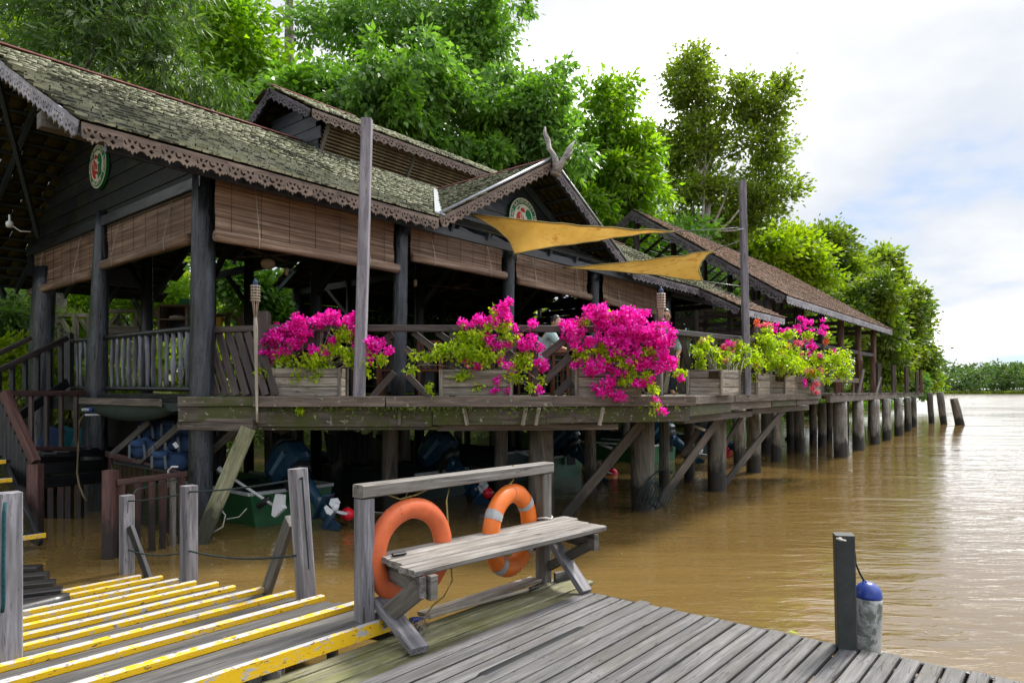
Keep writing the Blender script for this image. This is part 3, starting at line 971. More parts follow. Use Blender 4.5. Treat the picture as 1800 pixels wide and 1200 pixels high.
# cross gable
cross = part("cross_gable", lodge, R(GTC, 1, 4), "front cross gable with carved boards")
GSn = math.hypot(1, GS)
for sgn in (-1, 1):
    Sg = (U3 * (-sgn) + Z3 * GS).normalized()

    def keepg(x, s, sgn=sgn):
        # x runs inland from the gable front, s up the slope
        h_g = EAVE + GS * (s / GSn)
        a = x
        return h_g > EAVE + SL * a - 0.10
    roof_shingles(R(GT0 if sgn < 0 else GT1, 0, EAVE), V3, Sg, 3.5, (GTC - GT0) * GSn, cross, "lichen_shingle", keepg, n_single=0, seed=8 + sgn)
    e = R(GT0 if sgn < 0 else GT1, -0.02, EAVE)
    pk = R(GTC, -0.02, GH)
    roof_frame(e, V3, Sg, 1.0, (GTC - GT0) * GSn, cross, "blue_rafter", "blue_rafter", 0.82, 0.42)
    if sgn < 0:
        fret_run(e + Z3 * .02, pk + Z3 * .02, cross, "fretwork")
        tube("flashing_strip", [e + Z3 * .085 + O3 * .01, pk + Z3 * .085 + O3 * .01], 0.03, "flashing_metal", cross)
    else:
        fret_run(pk + Z3 * .02, e + Z3 * .02, cross, "shade_fretwork")
        tube("flashing_strip", [e + Z3 * .085 + O3 * .01, pk + Z3 * .085 + O3 * .01], 0.025, "flashing_metal", cross)
beam("ridge_cap", R(GTC, -0.03, GH + .07), R(GTC, 3.35, GH + .07), 0.10, 0.025, "ridge_red", cross)
# valley flashing
vp0, vp1 = R(GT0, -0.05, EAVE + .07), R(GTC - .02, 3.34, GH + .06)
vd = U3 * 0.12
wmesh("valley_flashing", [vp0 - vd, vp0 + vd, vp1 + vd * .6, vp1 - vd * .6, vp0 - vd + Z3 * .03, vp0 + vd + Z3 * .03, vp1 + vd * .6 + Z3 * .03, vp1 - vd * .6 + Z3 * .03],
      [(3, 2, 1, 0), (4, 5, 6, 7), (0, 1, 5, 4), (1, 2, 6, 5), (2, 3, 7, 6), (3, 0, 4, 7)], "flashing_metal", cross)
# gable wall boards
gw = part("gable_wall", lodge, R(GTC, .85, 3.5), "blue black boards of the front gable")
h = 2.93
while h < GH - .28:
    hh = 0.235
    half = (GH - .14 - (h + .02)) / GS
    half2 = max(0.03, (GH - .14 - (h + hh)) / GS)
    y0, y1 = 0.84, 0.87
    V = []
    for a_, tilt in ((y0, .018), (y1, .0)):
        V += [R(GTC - half, a_ - tilt, h), R(GTC + half, a_ - tilt, h), R(GTC + half2, a_, h + hh + .012), R(GTC - half2, a_, h + hh + .012)]
    wmesh("wall_board", V, [(3, 2, 1, 0), (4, 5, 6, 7), (0, 1, 5, 4), (1, 2, 6, 5), (2, 3, 7, 6), (3, 0, 4, 7)], "oiled_board", gw)
    h += hh
beam("gable_rafter", R(GTC + .05, .80, GH - .25), R(GT1 - .3, .80, EAVE - .02), 0.07, 0.16, "blue_rafter", gw)
beam("gable_rafter", R(GTC - .05, .80, GH - .25), R(GT0 + .3, .80, EAVE - .02), 0.07, 0.16, "blue_rafter", gw)

# left end gable wall
T0 = 1.79
lw = part("end_gable_wall", lodge, R(T0, 4, 3.5), "dark boarded end gable")
h = 2.80
while h < RIDGE_H - .3:
    hh = 0.24
    a0 = max(0.95, (h + .12 - EAVE) / SL + .1); a0b = max(0.95, (h + hh + .12 - EAVE) / SL + .1)
    a1, a1b = 2 * RIDGE_A - a0, 2 * RIDGE_A - a0b
    if a1b <= a0b: break
    V = []
    for t_, tl in ((T0 - .02, .018), (T0 + .015, 0)):
        V += [R(t_ - tl, a0, h), R(t_ - tl, a1, h), R(t_, a1b, h + hh + .012), R(t_, a0b, h + hh + .012)]
    wmesh("wall_board", V, [(0, 1, 2, 3), (7, 6, 5, 4), (4, 5, 1, 0), (5, 6, 2, 1), (6, 7, 3, 2), (7, 4, 0, 3)], "underside_board", lw)
    h += hh
beam("tie_beam", R(T0 - .05, .8, 2.83), R(T0 - .05, 8.2, 2.83), 0.12, 0.16, "dark_timber", lw)
beam("roof_brace", R(T0 - .35, 6.6, 2.9), R(0.15, 3.9, 4.75), 0.06, 0.14, "blue_rafter", lw)
beam("roof_brace", R(T0 - .45, 8.3, 1.9), R(0.1, 6.4, 3.85), 0.06, 0.14, "blue_rafter", lw)

# clerestory
cl = part("clerestory", lodge, R(9, 4, 5.5), "raised ridge roof with louvred wall")
CA, CE, CT0, CT1 = 3.9, 3.5, 5.22, 14.6
CEH, CPA, CPH = 5.62, 5.0, 6.46
Sc = (V3 * (CPA - CE) + Z3 * (CPH - CEH)); Lsc = Sc.length; Sc.normalize()
Scb = (-V3 * (CPA - CE) + Z3 * (CPH - CEH)).normalized()
roof_shingles(R(CT0, CE, CEH), U3, Sc, CT1 - CT0, Lsc, cl, "lichen_shingle", None, exp_=.22, seed=21)
roof_shingles(R(CT0, 2 * CPA - CE, CEH), U3, Scb, CT1 - CT0, Lsc, cl, "lichen_shingle", None, exp_=.3, wid=.25, seed=22)
roof_frame(R(CT0, CE, CEH), U3, Sc, CT1 - CT0, Lsc, cl, "dark_timber", "underside_board", .9, .25)
roof_frame(R(CT0, 2 * CPA - CE, CEH), U3, Scb, CT1 - CT0, Lsc, cl, "dark_timber", "underside_board", .9, .25)
beam("ridge_cap", R(CT0, CPA, CPH + .07), R(CT0 + 2.2, CPA, CPH + .07), 0.10, 0.025, "ridge_red", cl)
fret_run(R(CT0, CE - .03, CEH), R(CT1, CE - .03, CEH), cl, "fretwork")
fret_run(R(CT0 - .02, CE, CEH), R(CT0 - .02, CPA, CPH), cl, "shade_fretwork")
fret_run(R(CT0 - .02, CPA, CPH), R(CT0 - .02, 2 * CPA - CE, CEH), cl, "shade_fretwork")
bh, th_ = EAVE + SL * CA + .05, CEH - .12
n = 8
for i in range(n):
    f0, f1 = i / n, (i + .9) / n
    a0, a1 = CA - .02 - .30 * f0, CA - .02 - .30 * f1 + .03
    beam("louvre_slat", R(5.66, (a0 + a1) / 2, bh + (th_ - bh) * (f0 + f1) / 2), R(CT1, (a0 + a1) / 2, bh + (th_ - bh) * (f0 + f1) / 2), 0.085, 0.022, "rusty_sheet", cl,
         up=(O3 * 0.9 + Z3 * .5).normalized(), bev=0)
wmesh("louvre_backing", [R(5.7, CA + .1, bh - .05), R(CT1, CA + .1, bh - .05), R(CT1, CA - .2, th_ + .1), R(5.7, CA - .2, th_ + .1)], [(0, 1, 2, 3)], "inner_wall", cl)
beam("sill_board", R(5.6, CA - .03, bh - .03), R(CT1, CA - .03, bh - .03), 0.05, 0.07, "pole_timber", cl)
for t_ in (5.70, 8.05, 10.35, 12.7):
    beam("strut", R(t_, CA - .03, bh - .05), R(t_, CE + .02, CEH - .02), 0.06, 0.05, "bench_frame", cl)
# clerestory end wall
for k in range(4):
    hh0, hh1 = 4.95 + k * .27, 4.95 + k * .27 + .26
    af = max(CA - .05 - .3 * k / 3, 3.6)
    ab = 2 * CPA - af
    if hh1 > CEH - .05:
        q = (hh1 - CEH + .1) / ((CPH - CEH) / (CPA - CE)); af = CE + q; ab = 2 * CPA - af
    beam("end_board", R(5.62, af, (hh0 + hh1) / 2), R(5.62, ab, (hh0 + hh1) / 2), 0.03, .262, "oiled_board", cl)

# posts
POSTS = []
wall_posts = [(1.79, .914, 0.155, 'round'), (5.35, .9, 0.12, 'round'), (8.25, .9, 0.125, 'round'), (12.0, .9, 0.11, 'round'), (15.6, .8, 0.12, 'round'), (18.9, .5, .12, 'round')]


def xD(t, a):
    p = R(t, a, 0)
    return 900 + 1200 * p.x / p.y, p.y


log("corner_post", R(1.72, .914, -2.9) , R(1.80, .914, 2.95), 0.165, 0.15, "dark_post", lodge, seg=12, rings=10, wob=.05, seed=4)
# front posts stand at measured places along the wall line
for (x, D, h1, r) in ((703, 11.45, 2.95, .125), (893, 13.55, 2.98, .125), (1043, 16.2, 2.95, .12), (1170, 19.6, 2.9, .13)):
    p = P(x, 688, D)
    log("verandah_post", Vector((p.x - .03, p.y, EYE - .1)), Vector((p.x + .03, p.y, EYE + h1)), r, r * .95, "dark_post", lodge, seg=12, rings=8, wob=.05, seed=int(x))
log("trunk_post", P(168, 888, 11.55) - Z3 * .6, P(180, 372, 11.45), 0.22, 0.115, "dark_post", lodge, seg=12, rings=14, wob=.10, seed=11, bend=.03)
log("trunk_post", P(73, 870, 13.4) - Z3 * .6, P(78, 470, 13.4), 0.21, 0.20, "dark_post", lodge, seg=12, rings=12, wob=.12, seed=12, bend=.04)
# interior posts and beams
for t_ in (3.2, 5.4, 8.2, 11.5, 15.0, 18.6):
    for a_ in (3.6, 6.2, 8.5):
        log("inner_post", R(t_, a_, -2.6), R(t_, a_, EAVE + SL * min(a_, 2 * RIDGE_A - a_) - .15), 0.12, .11, "dark_timber", lodge, seg=8, rings=2, wob=.04)
    beam("tie_beam", R(t_, .9, 2.78), R(t_, 8.4, 2.78), 0.1, 0.16, "dark_timber", lodge, bev=0)
    beam("king_post", R(t_, RIDGE_A, 2.8), R(t_, RIDGE_A, RIDGE_H - .2), 0.1, 0.1, "dark_timber", lodge, bev=0)
    beam("knee_brace", R(t_, 3.6, 1.9), R(t_, 2.6, 2.75), 0.07, 0.09, "dark_timber", lodge, bev=0)
    beam("knee_brace", R(t_, 6.2, 1.9), R(t_, 7.2, 2.75), 0.07, 0.09, "dark_timber", lodge, bev=0)
beam("wall_plate", R(1.79, .92, 2.86), R(TE, .92, 2.86), 0.1, 0.14, "dark_timber", lodge)
beam("wall_plate", R(1.79, 8.5, 2.60), R(4.2, 8.5, 2.60), 0.1, 0.40, "dark_timber", lodge)
beam("wall_plate", R(8.0, 8.5, 2.70), R(TE, 8.5, 2.70), 0.1, 0.40, "dark_timber", lodge)
# inner back wall and right end wall, boarded
bw = part("back_wall", lodge, R(13, 8.5, 1), "dark boarded back wall of the dining room")
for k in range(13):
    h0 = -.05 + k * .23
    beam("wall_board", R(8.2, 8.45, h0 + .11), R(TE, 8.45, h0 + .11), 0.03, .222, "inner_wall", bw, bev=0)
beam("counter", R(9.5, 6.6, .45), R(13.5, 6.6, .45), 0.6, 0.95, "dark_timber", lodge, bev=.01)

ew = part("end_wall", lodge, R(TE, 5, 1), "dark boards closing the right end of the dining room")
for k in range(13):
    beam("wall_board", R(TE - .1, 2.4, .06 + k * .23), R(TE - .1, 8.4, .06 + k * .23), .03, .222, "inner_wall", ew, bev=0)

for k in range(9):
    h_ = 3.05 + k * .23
    q_ = (h_ + .25 - EAVE) / SL
    if q_ < RIDGE_A - .2:
        beam("wall_board", R(TE - .1, max(q_, 1.0), h_), R(TE - .1, 2 * RIDGE_A - q_, h_), .03, .222, "inner_wall", ew, bev=0)

# floor, planked; only its underside and edge can be seen
fl = part("floor", lodge, R(10, 4, -.1), "dark plank floor on joists")
for k in range(38):
    a_ = 0.95 + k * .2
    beam("floor_plank", R(1.79, a_, -.10), R(TE, a_, -.10), 0.19, 0.05, "dark_timber", fl, bev=0)
for k in range(18):
    t_ = 1.9 + k * 1.0
    beam("joist", R(t_, .8, -.24), R(t_, 8.5, -.24), 0.09, 0.2, "dark_timber", fl, bev=0)
# foundation piles under the house
for t_ in (4.2, 7.2, 10.2, 13.4, 16.6, 19.2):
    for a_ in (3.0, 5.2, 7.4):
        log("foundation_pile", R(t_, a_, -3.2), R(t_, a_, -.3), .15, .14, "pile_timber", lodge, seg=9, rings=5, wob=.07)

# side railing of knotty branches (end wall)
sr = part("branch_railing", lodge, R(T0, 2.6, .4), "side railing of knotty branches")
log("handrail", R(T0 - .02, 1.0, .87), R(T0 - .02, 4.25, .90), .045, .045, "dark_timber", sr, wob=.04)
log("bottom_rail", R(T0 - .02, 1.0, .03), R(T0 - .02, 4.25, .05), .035, .035, "dark_timber", sr, wob=.04)
for k in range(14):
    a_ = 1.12 + k * .222
    jx = random.uniform(-.02, .02)
    log("branch_baluster", R(T0 - .02 + jx, a_ + jx, .05), R(T0 - .02, a_, .86), .024, .027, "baluster_branch", sr, seg=7, rings=9, wob=.12, bend=.012, knots=3)
log("handrail", R(T0 - .02, 4.6, .90), R(T0 - .02, 5.9, .92), .04, .04, "dark_timber", sr, wob=.04)
log("bottom_rail", R(T0 - .02, 4.6, .05), R(T0 - .02, 5.9, .06), .03, .03, "dark_timber", sr, wob=.04)
for k in range(5):
    a_ = 4.75 + k * .22
    log("branch_baluster", R(T0 - .02, a_, .05), R(T0 - .02, a_, .88), .022, .024, "baluster_branch", sr, seg=7, rings=9, wob=.15, bend=.01, knots=3)
beam("newel_post", P(121, 690, 12.6) - Z3 * .1, P(121, 586, 12.6), .12, .12, "dark_timber", sr)
beam("floor_edge", R(T0 - .12, .85, -.10), R(T0 - .12, 5.9, -.10), .05, .14, "dark_timber", sr)
# inner front railing between verandah and terrace
ir = part("inner_railing", lodge, R(10, .9, .4), "dark railing between dining room and terrace")
for (t0_, t1_) in ((2.3, 5.1), (5.8, 8.1), (8.8, 11.7), (12.4, 15.3)):
    if t0_ > 3:
        beam("handrail", R(t0_, 1.0, .72), R(t1_, 1.0, .72), .06, .06, "dark_timber", ir)
        k = t0_ + .1
        while k < t1_:
            beam("baluster", R(k, 1.0, 0), R(k, 1.0, .70), .035, .035, "dark_timber", ir, bev=0)
            k += .24

# ================================================================== BLINDS
def blind(p0, p1, top, drop, label, roll_r=.075, sagk=0.0, cords=2, side=1):
    """hanging cane blind between p0 and p1 (points at eye height), with its rolled foot"""
    p0, p1 = Vector(p0), Vector(p1)
    d = (p1 - p0); L = d.length; d.normalize()
    nrm = Vector((d.y, -d.x, 0))
    th = thing("bamboo_blind", label, "blind", (p0 + p1) / 2 + Z3 * top, 0, "rolled cane blinds round the verandah")
    rows = max(12, int(drop / .03))
    V, F = [], []
    for i in range(rows + 1):
        z = top - drop * i / rows
        off = .006 if i % 2 else -.006
        for q in (p0, p1):
            V.append(q + Z3 * z + nrm * (off + .01 * math.sin(i * .4)))
    for i in range(rows):
        F.append((2 * i, 2 * i + 1, 2 * i + 3, 2 * i + 2))
    wmesh("cane_screen", V, F, "bamboo_blind", th, False)
    zr = top - drop
    log("blind_roll", p0 + Z3 * (zr - .01) + nrm * .06 - d * .03, p1 + Z3 * (zr - .01) + nrm * .06 + d * .03, roll_r, roll_r, "bamboo_blind", th, seg=12, rings=4, wob=.015)
    beam("head_rail", p0 + Z3 * (top + .02), p1 + Z3 * (top + .02), .03, .04, "brace_timber", th, bev=0)
    for k in range(7):
        c = p0.lerp(p1, (k + .5) / 7)
        tube("tie_string", [c + Z3 * top + nrm * .022, c + Z3 * (zr + .06) + nrm * .022], .0035, "black_paint", th, seg=3)
    for k in range(cords):
        c = p0.lerp(p1, .18 + .62 * k)
        tube("pull_cord", [c + Z3 * top + nrm * .03, c + Z3 * (zr + .05) + nrm * .15, c + Z3 * (zr - .1) + nrm * .14], .005, "rope_white", th, seg=4)
    return th


fp = [(378, 8.95), (692, 11.3), (722, 11.6), (882, 13.4), (908, 13.7), (1032, 16.0), (1060, 16.4), (1160, 19.3)]


def Q(i):
    x, D = fp[i]; p = P(x, 688, D); p.z = EYE; return p


blind(Q(0), Q(1), 2.84, .80, "long brown cane blind right of the corner post, nearest the tall wooden pole")
blind(Q(2), Q(3), 2.84, .56, "lighter cane blind under the left slope of the front gable")
blind(Q(4), Q(5), 2.84, .62, "cane blind behind the first yellow sail, under the gable's right slope")
blind(Q(6), Q(7), 2.84, .66, "short dark cane blind farthest right, above the second bamboo torch")
e0, e1 = R(T0 - .04, 1.12, 0), R(T0 - .04, 4.15, 0)
blind(e1, e0, 2.72, .62, "cane blind on the end wall between the corner post and the trunk post")
e0, e1 = R(T0 - .04, 4.65, 0), R(T0 - .04, 7.9, 0)
blind(e1, e0, 2.72, .72, "cane blind on the end wall left of the trunk post, partly in shadow")


# ================================================================== ROUND SIGNS
def text_mesh(ch, size):
    cu = bpy.data.curves.new("txt", 'FONT')
    cu.body = ch; cu.size = size; cu.extrude = .003; cu.align_x = 'CENTER'
    cu.offset = size * 0.012
    ob = bpy.data.objects.new("txt_tmp", cu)
    COL.objects.link(ob)
    dg = bpy.context.evaluated_depsgraph_get()
    me = bpy.data.meshes.new_from_object(ob.evaluated_get(dg))
    bpy.data.objects.remove(ob)
    V = [v.co.copy() for v in me.vertices]
    F = [tuple(p.vertices) for p in me.polygons]
    bpy.data.meshes.remove(me)
    return V, F


def round_sign(c, right, up, r, label):
    right, up = Vector(right).normalized(), Vector(up).normalized()
    N = right.cross(up)
    M = Matrix(((right.x, up.x, N.x, c.x), (right.y, up.y, N.y, c.y), (right.z, up.z, N.z, c.z), (0, 0, 0, 1)))
    th = thing("lodge_sign", label, "sign", c, 0, "round lodge signs")

    def disc(nm, r0, z, mat):
        lathe(nm, [(r0, z - .02), (r0, z)], M, mat, th, seg=40, smooth=False)
    lathe("sign_board", [(r * 1.0, -.05), (r, -.004)], M, "sign_green", th, 40, False)
    disc("cream_rim", r * .985, .002, "sign_cream")
    disc("green_ring", r * .93, .006, "sign_green")
    disc("cream_circle", r * .70, .010, "sign_cream")

    def arc_text(nm, s, rad_, a0, a1, size, inward=False):
        VV, FF = [], []
        n = len(s)
        for i, ch in enumerate(s):
            if ch == ' ': continue
            f = (i + .5) / n
            an = a0 + (a1 - a0) * f
            V, F = text_mesh(ch, size)
            rot = an - math.pi / 2 if not inward else an + math.pi / 2
            Rm = Matrix.Translation((rad_ * math.cos(an), rad_ * math.sin(an), .0125)) @ Matrix.Rotation(rot, 4, 'Z')
            b = len(VV)
            VV += [M @ (Rm @ v) for v in V]
            FF += [tuple(b + k for k in f_) for f_ in F]
        wmesh(nm, VV, FF, "sign_cream", th)["kind"] = "stuff"
    arc_text("lettering", "SUKAU RAINFOREST LODGE", r * .755, rad(212), rad(-32), r * .235)
    arc_text("lettering", "MALAYSIA", r * .875, rad(232), rad(308), r * .20, True)

    def flat(nm, pts, mat, z=.0135):
        n = len(pts)
        V = [M @ Vector((x * r * .98, y * r * .98, z)) for x, y in pts] + [M @ Vector((x * r * .98, y * r * .98, z + .005)) for x, y in pts]
        F = [tuple(reversed(range(n))), tuple(range(n, 2 * n))] + [(i, (i + 1) % n, n + (i + 1) % n, n + i) for i in range(n)]
        wmesh(nm, V, F, mat, th)
    flat("emblem_head", [(-.22, .50), (-.10, .54), (.0, .50), (.06, .42), (.07, .33), (-.02, .35), (-.12, .33), (-.20, .38), (-.27, .36)], "sign_red")
    flat("emblem_body", [(-.30, .33), (-.20, .26), (-.17, .12), (-.16, .0), (-.12, -.10), (-.18, -.13), (-.22, -.04), (-.25, -.18), (-.12, -.20), (.05, -.24), (.16, -.34), (.18, -.46), (.08, -.40),
                          (-.06, -.36), (-.20, -.38), (-.10, -.50), (-.22, -.58), (-.38, -.46), (-.50, -.26), (-.56, -.04), (-.54, .14), (-.44, .28)], "sign_red")
    flat("emblem_arm", [(-.08, .20), (-.03, .10), (.02, -.02), (.06, -.14), (.0, -.17), (-.04, -.04), (-.10, .06)], "sign_red")
    flat("emblem_shadow_lines", [(-.33, .22), (-.29, .24), (-.24, .02), (-.21, -.14), (-.25, -.14), (-.29, .02)], "sign_cream", .0185)
    flat("emblem_tree", [(.12, .36), (.20, .50), (.34, .52), (.46, .44), (.56, .28), (.60, .10), (.55, -.02), (.44, .04), (.36, .0), (.28, .08), (.22, .16), (.14, .20)], "sign_green")
    flat("emblem_tree", [(.14, .02), (.22, .08), (.34, .03), (.50, .02), (.56, -.06), (.50, -.12), (.30, -.08), (.18, -.10)], "sign_green")
    for x in (.20, .30, .42, .52):
        flat("emblem_tree", [(x, -.06), (x + .035, -.06), (x + .03, -.36), (x, -.36)], "sign_green")
    flat("emblem_ground", [(.12, -.34), (.58, -.34), (.52, -.46), (.30, -.56), (.10, -.62), (.20, -.46)], "sign_green")
    flat("emblem_leaf", [(-.52, .36), (-.40, .52), (-.28, .60), (-.32, .50), (-.42, .38)], "sign_green")
    return th


round_sign(R(GTC + .05, .76, 3.62), U3, Z3, .46, "round green and cream lodge sign with red monkey on the front gable")
round_sign(R(T0 - .10, 4.42, 3.78), -V3, Z3, .37, "round lodge sign in shadow on the end gable under the eave")

# floodlight under the eave
fl_ = thing("floodlight", "small flat floodlight fixed under the carved eave left of the corner post", "floodlight", P(326, 290, 8.6))
c = P(326, 290, 8.6)
beam("lamp_body", c - U3 * .12, c + U3 * .12, .14, .07, "engine_grey", fl_)
beam("lamp_glass", c - U3 * .10 - Z3 * .038, c + U3 * .10 - Z3 * .038, .11, .012, "sign_cream", fl_)
beam("bracket", c + Z3 * .03, c + Z3 * .2, .03, .03, "black_paint", fl_)

# driftwood finial on the gable peak
fi = thing("driftwood_finial", "forked bleached driftwood horns on the front gable peak", "ornament", P(972, 290, 13.8))
b = P(972, 296, 13.8)
tube("left_horn", [P(978, 300, 13.8), P(975, 278, 13.8), P(966, 262, 13.8), P(962, 245, 13.8), P(957, 234, 13.8), P(958, 223, 13.8)], [.075, .07, .055, .06, .04, .018], "driftwood", fi, 7)
tube("right_horn", [P(980, 302, 13.8), P(988, 285, 13.8), P(994, 275, 13.75), P(1000, 262, 13.7), P(1010, 248, 13.7)], [.08, .06, .06, .05, .015], "driftwood", fi, 7)
tube("side_spur", [P(990, 282, 13.8), P(1000, 276, 13.7), P(1008, 262, 13.7)], [.04, .03, .01], "driftwood", fi, 6)
log("mounting_block", P(976, 308, 13.85), P(980, 286, 13.85), .10, .09, "driftwood", fi, wob=.15)

# ceiling fans, lanterns
def fan(x, y, D, label, globe=True):
    c = P(x, y, D)
    th = thing("ceiling_fan", label, "ceiling fan", c, 0, "ceiling fans in the dining room")
    tube("rod", [c + Z3 * .05, c + Z3 * .8], .012, "black_paint", th)
    lathe("motor", [(.05, .10), (.11, .06), (.11, 0), (.04, -.03)], Matrix.Translation(c), "black_paint", th)
    if globe:
        lathe("globe", [(.04, -.02), (.11, -.06), (.13, -.12), (.10, -.19), (.03, -.22)], Matrix.Translation(c), "fan_white", th)
    for k in range(4):
        a = k * math.pi / 2 + x
        d = Vector((math.cos(a), math.sin(a), 0))
        beam("blade", c + d * .1 + Z3 * .03, c + d * .62 + Z3 * .03, .13, .012, "brown_chair", th, bev=0)


fan(471, 452, 12.4, "ceiling fan with cream globe lamp in the first bay")
fan(797, 508, 15.5, "dim ceiling fan in the middle bay without a globe", False)
fan(215, 420, 13.5, "ceiling fan behind the end wall blinds", False)
for x, y, D, lab in ((504, 478, 12.0, "small white lantern hanging in the first bay"), (730, 498, 14.0, "small white lantern hanging right of the second post"), (1011, 521, 16, "small pale lantern hanging in the third bay")):
    t_ = thing("hanging_lantern", lab, "lantern", P(x, y, D), 0, "small lanterns hanging in the dining room")
    lathe("lamp_shade", [(.03, -.06), (.04, .05), (.02, .08)], Matrix.Translation(P(x, y, D)), "fan_white", t_, 10)
    tube("lamp_wire", [P(x, y, D) + Z3 * .08, P(x, y, D) + Z3 * .9], .006, "black_paint", t_, 4)

cc = P(17, 394, 11.6)
cv = thing("security_camera", "small white dome camera under the far left roof corner", "camera", cc)
ell = [(.02, -.06), (.05, -.05), (.06, 0), (.05, .04), (.02, .05)]
lathe("dome", ell, Matrix.Translation(cc), "white_plastic", cv, 14)
beam("mount", cc + Z3 * .04, cc + Z3 * .16, .03, .03, "white_plastic", cv)
tube("wire", [cc + Vector((.05, 0, -.03)), cc + Vector((.18, 0, -.12)), cc + Vector((.36, 0, -.13))], .010, "rope_white", cv, 5)

# ================================================================== RIVER TERRACE
DK = -.07          # deck height relative to the eye
terr = thing("river_terrace", "grey timber terrace deck on piles along the lodge front", "terrace", (0, 10, 0))
dp = [Vector((-4.40, 8.96, 0)), P(452, 688, 9.22), Vector((.47, 9.35, 0)), Vector((2.60, 10.0, 0)), Vector((3.9, 12.1, 0)), Vector((7.65, 17.0, 0))]
for q in dp: q.z = 0


def at(q, h): return Vector((q.x, q.y, EYE + h))


# deck planks: run along the front; cut to the deck outline (edge on, hardly seen)
def deck_span(v):
    """front edge of deck: for depth v inward offset, returns polyline shifted"""
    return v


for k in range(34):
    y = 9.45 + k * .22
    # left end at the wall line, right end at the outer edge
    def xr(y):
        pts = [(q.x, q.y) for q in dp[2:]]
        if y < pts[0][1]: return pts[0][0]
        for (x0, y0), (x1, y1) in zip(pts, pts[1:]):
            if y0 <= y <= y1: return x0 + (x1 - x0) * (y - y0) / (y1 - y0)
        return pts[-1][0]
    xl = -4.2 + max(0, (y - 9.4)) * (UX / UY) - .25
    xl = max(xl, -4.1) + .3
    xrr = xr(y) - .12
    if y < 9.9: xrr = .47 + (y - 9.35) / .65 * 2.13 - .25
    if xrr - xl > .4:
        beam("deck_plank", Vector((xl, y, EYE + DK - .025)), Vector((xrr, y, EYE + DK - .025)), .21, .04, "shelf_board", terr, bev=0)

# edge boards and fascia beams
segs = list(zip(dp, dp[1:]))


def edge(i0, f0, i1, f1, h, hgt, w, mat, off=0.0, name="edge_board", label=None):
    a = dp[i0].lerp(dp[i0 + 1], f0); b_ = dp[i1].lerp(dp[i1 + 1], f1)
    d = (b_ - a).normalized(); n = Vector((d.y, -d.x, 0))
    beam(name, at(a + n * off, h), at(b_ + n * off, h), w, hgt, mat, terr, label=label)


edge(0, 0.02, 0, 1.0, -.13, .13, .10, "fascia_timber")
edge(1, -.01, 1, .44, -.135, .145, .10, "shelf_board", .01)
edge(1, .445, 1, 1.02, -.137, .145, .10, "shelf_board", .014)
edge(2, 0.012, 2, 1.03, -.135, .145, .10, "shelf_board", .012)
edge(3, 0.0, 3, .99, -.125, .13, .10, "shelf_board", .0)
edge(4, 0.0, 4, .50, -.12, .13, .10, "shelf_board", .01)
edge(4, 0.505, 4, 1.0, -.12, .125, .10, "shelf_board", .0)
nm = "fascia_beam"
edge(0, 0.02, 0, 1.0, -.30, .20, .09, "fascia_timber", -.02, nm)
edge(1, 0.0, 1, .60, -.345, .265, .08, "fascia_timber", -.05, nm)
edge(1, .603, 1, 1.01, -.335, .245, .08, "fascia_timber", -.045, nm)
edge(2, 0.0, 2, 1.0, -.325, .225, .08, "fascia_timber", -.035, nm, )
edge(3, 0.02, 3, .99, -.28, .17, .08, "fascia_timber", -.05, nm)
edge(4, 0.0, 4, .38, -.255, .14, .08, "shelf_board", -.06, nm)
edge(4, .39, 4, .68, -.250, .13, .08, "fascia_timber", -.06, nm)
edge(4, .69, 4, 1.0, -.245, .12, .08, "shelf_board", -.06, nm)
nm = "bearer"
edge(0, 0.0, 0, 1.0, -.45, .12, .12, "brace_timber", -.10, nm)
edge(1, 0.0, 1, .62, -.50, .05, .12, "fascia_timber", -.10, nm)
edge(1, .62, 2, .5, -.50, .09, .12, "brace_timber", -.16, nm)
edge(3, 0.2, 4, .3, -.44, .12, .12, "brace_timber", -.3, nm)
edge(4, .3, 4, 1.0, -.40, .12, .12, "brace_timber", -.3, nm)
# little prop blocks on the fascia
for x, d in ((576, 1), (702, 0), (815, 1), (925, -1), (948, -1), (1060, -1)):
    p = P(x, 716, 9.28)
    beam("fascia_cleat", p, p + Vector((.05 * d, 0, -.24)), .035, .05, "planter_wood", terr)
beam("bracket_end", P(322, 744, 9.05), P(446, 747, 9.16), .12, .16, "brace_timber", terr)

# piles under the terrace
def pile(x, D, r, htop, mat="pile_timber", parent=None, lean=0, **k):
    p = P(x, 688, D)
    return log("pile", Vector((p.x - lean * .5, p.y, -1.1)), Vector((p.x + lean * .5, p.y, EYE + htop)), r, r * .93, mat, parent or terr, seg=11, rings=9, wob=.07, **k)


for (x, D, r, lean) in ((685, 11.4, .145, .04), (880, 12.6, .135, .02), (951, 10.5, .20, .02), (1130, 11.6, .212, -.02), (1260, 13.8, .195, 0), (1168, 13.6, .11, 0),
                        (1037, 13.5, .12, 0), (480, 12.5, .15, 0), (590, 13.5, .15, 0), (1212, 15.2, .12, 0), (1300, 18.5, .16, 0), (1325, 17.0, .18, 0), (1365, 19.5, .16, 0), (1405, 22.5, .16, 0), (1398, 27, .15, 0), (1445, 25.0, .15, 0)):
    pile(x, D, r, -.42, parent=terr, lean=lean, seed=x, mat="pile_timber")
# long braces
def brace(x0, y0, D0, x1, y1, D1, w=.13, mat="brace_timber", par=None, nme="brace"):
    beam(nme, P(x0, y0, D0), P(x1, y1, D1), .045, w, mat, par or terr, up=Vector((0, 0, 1)))


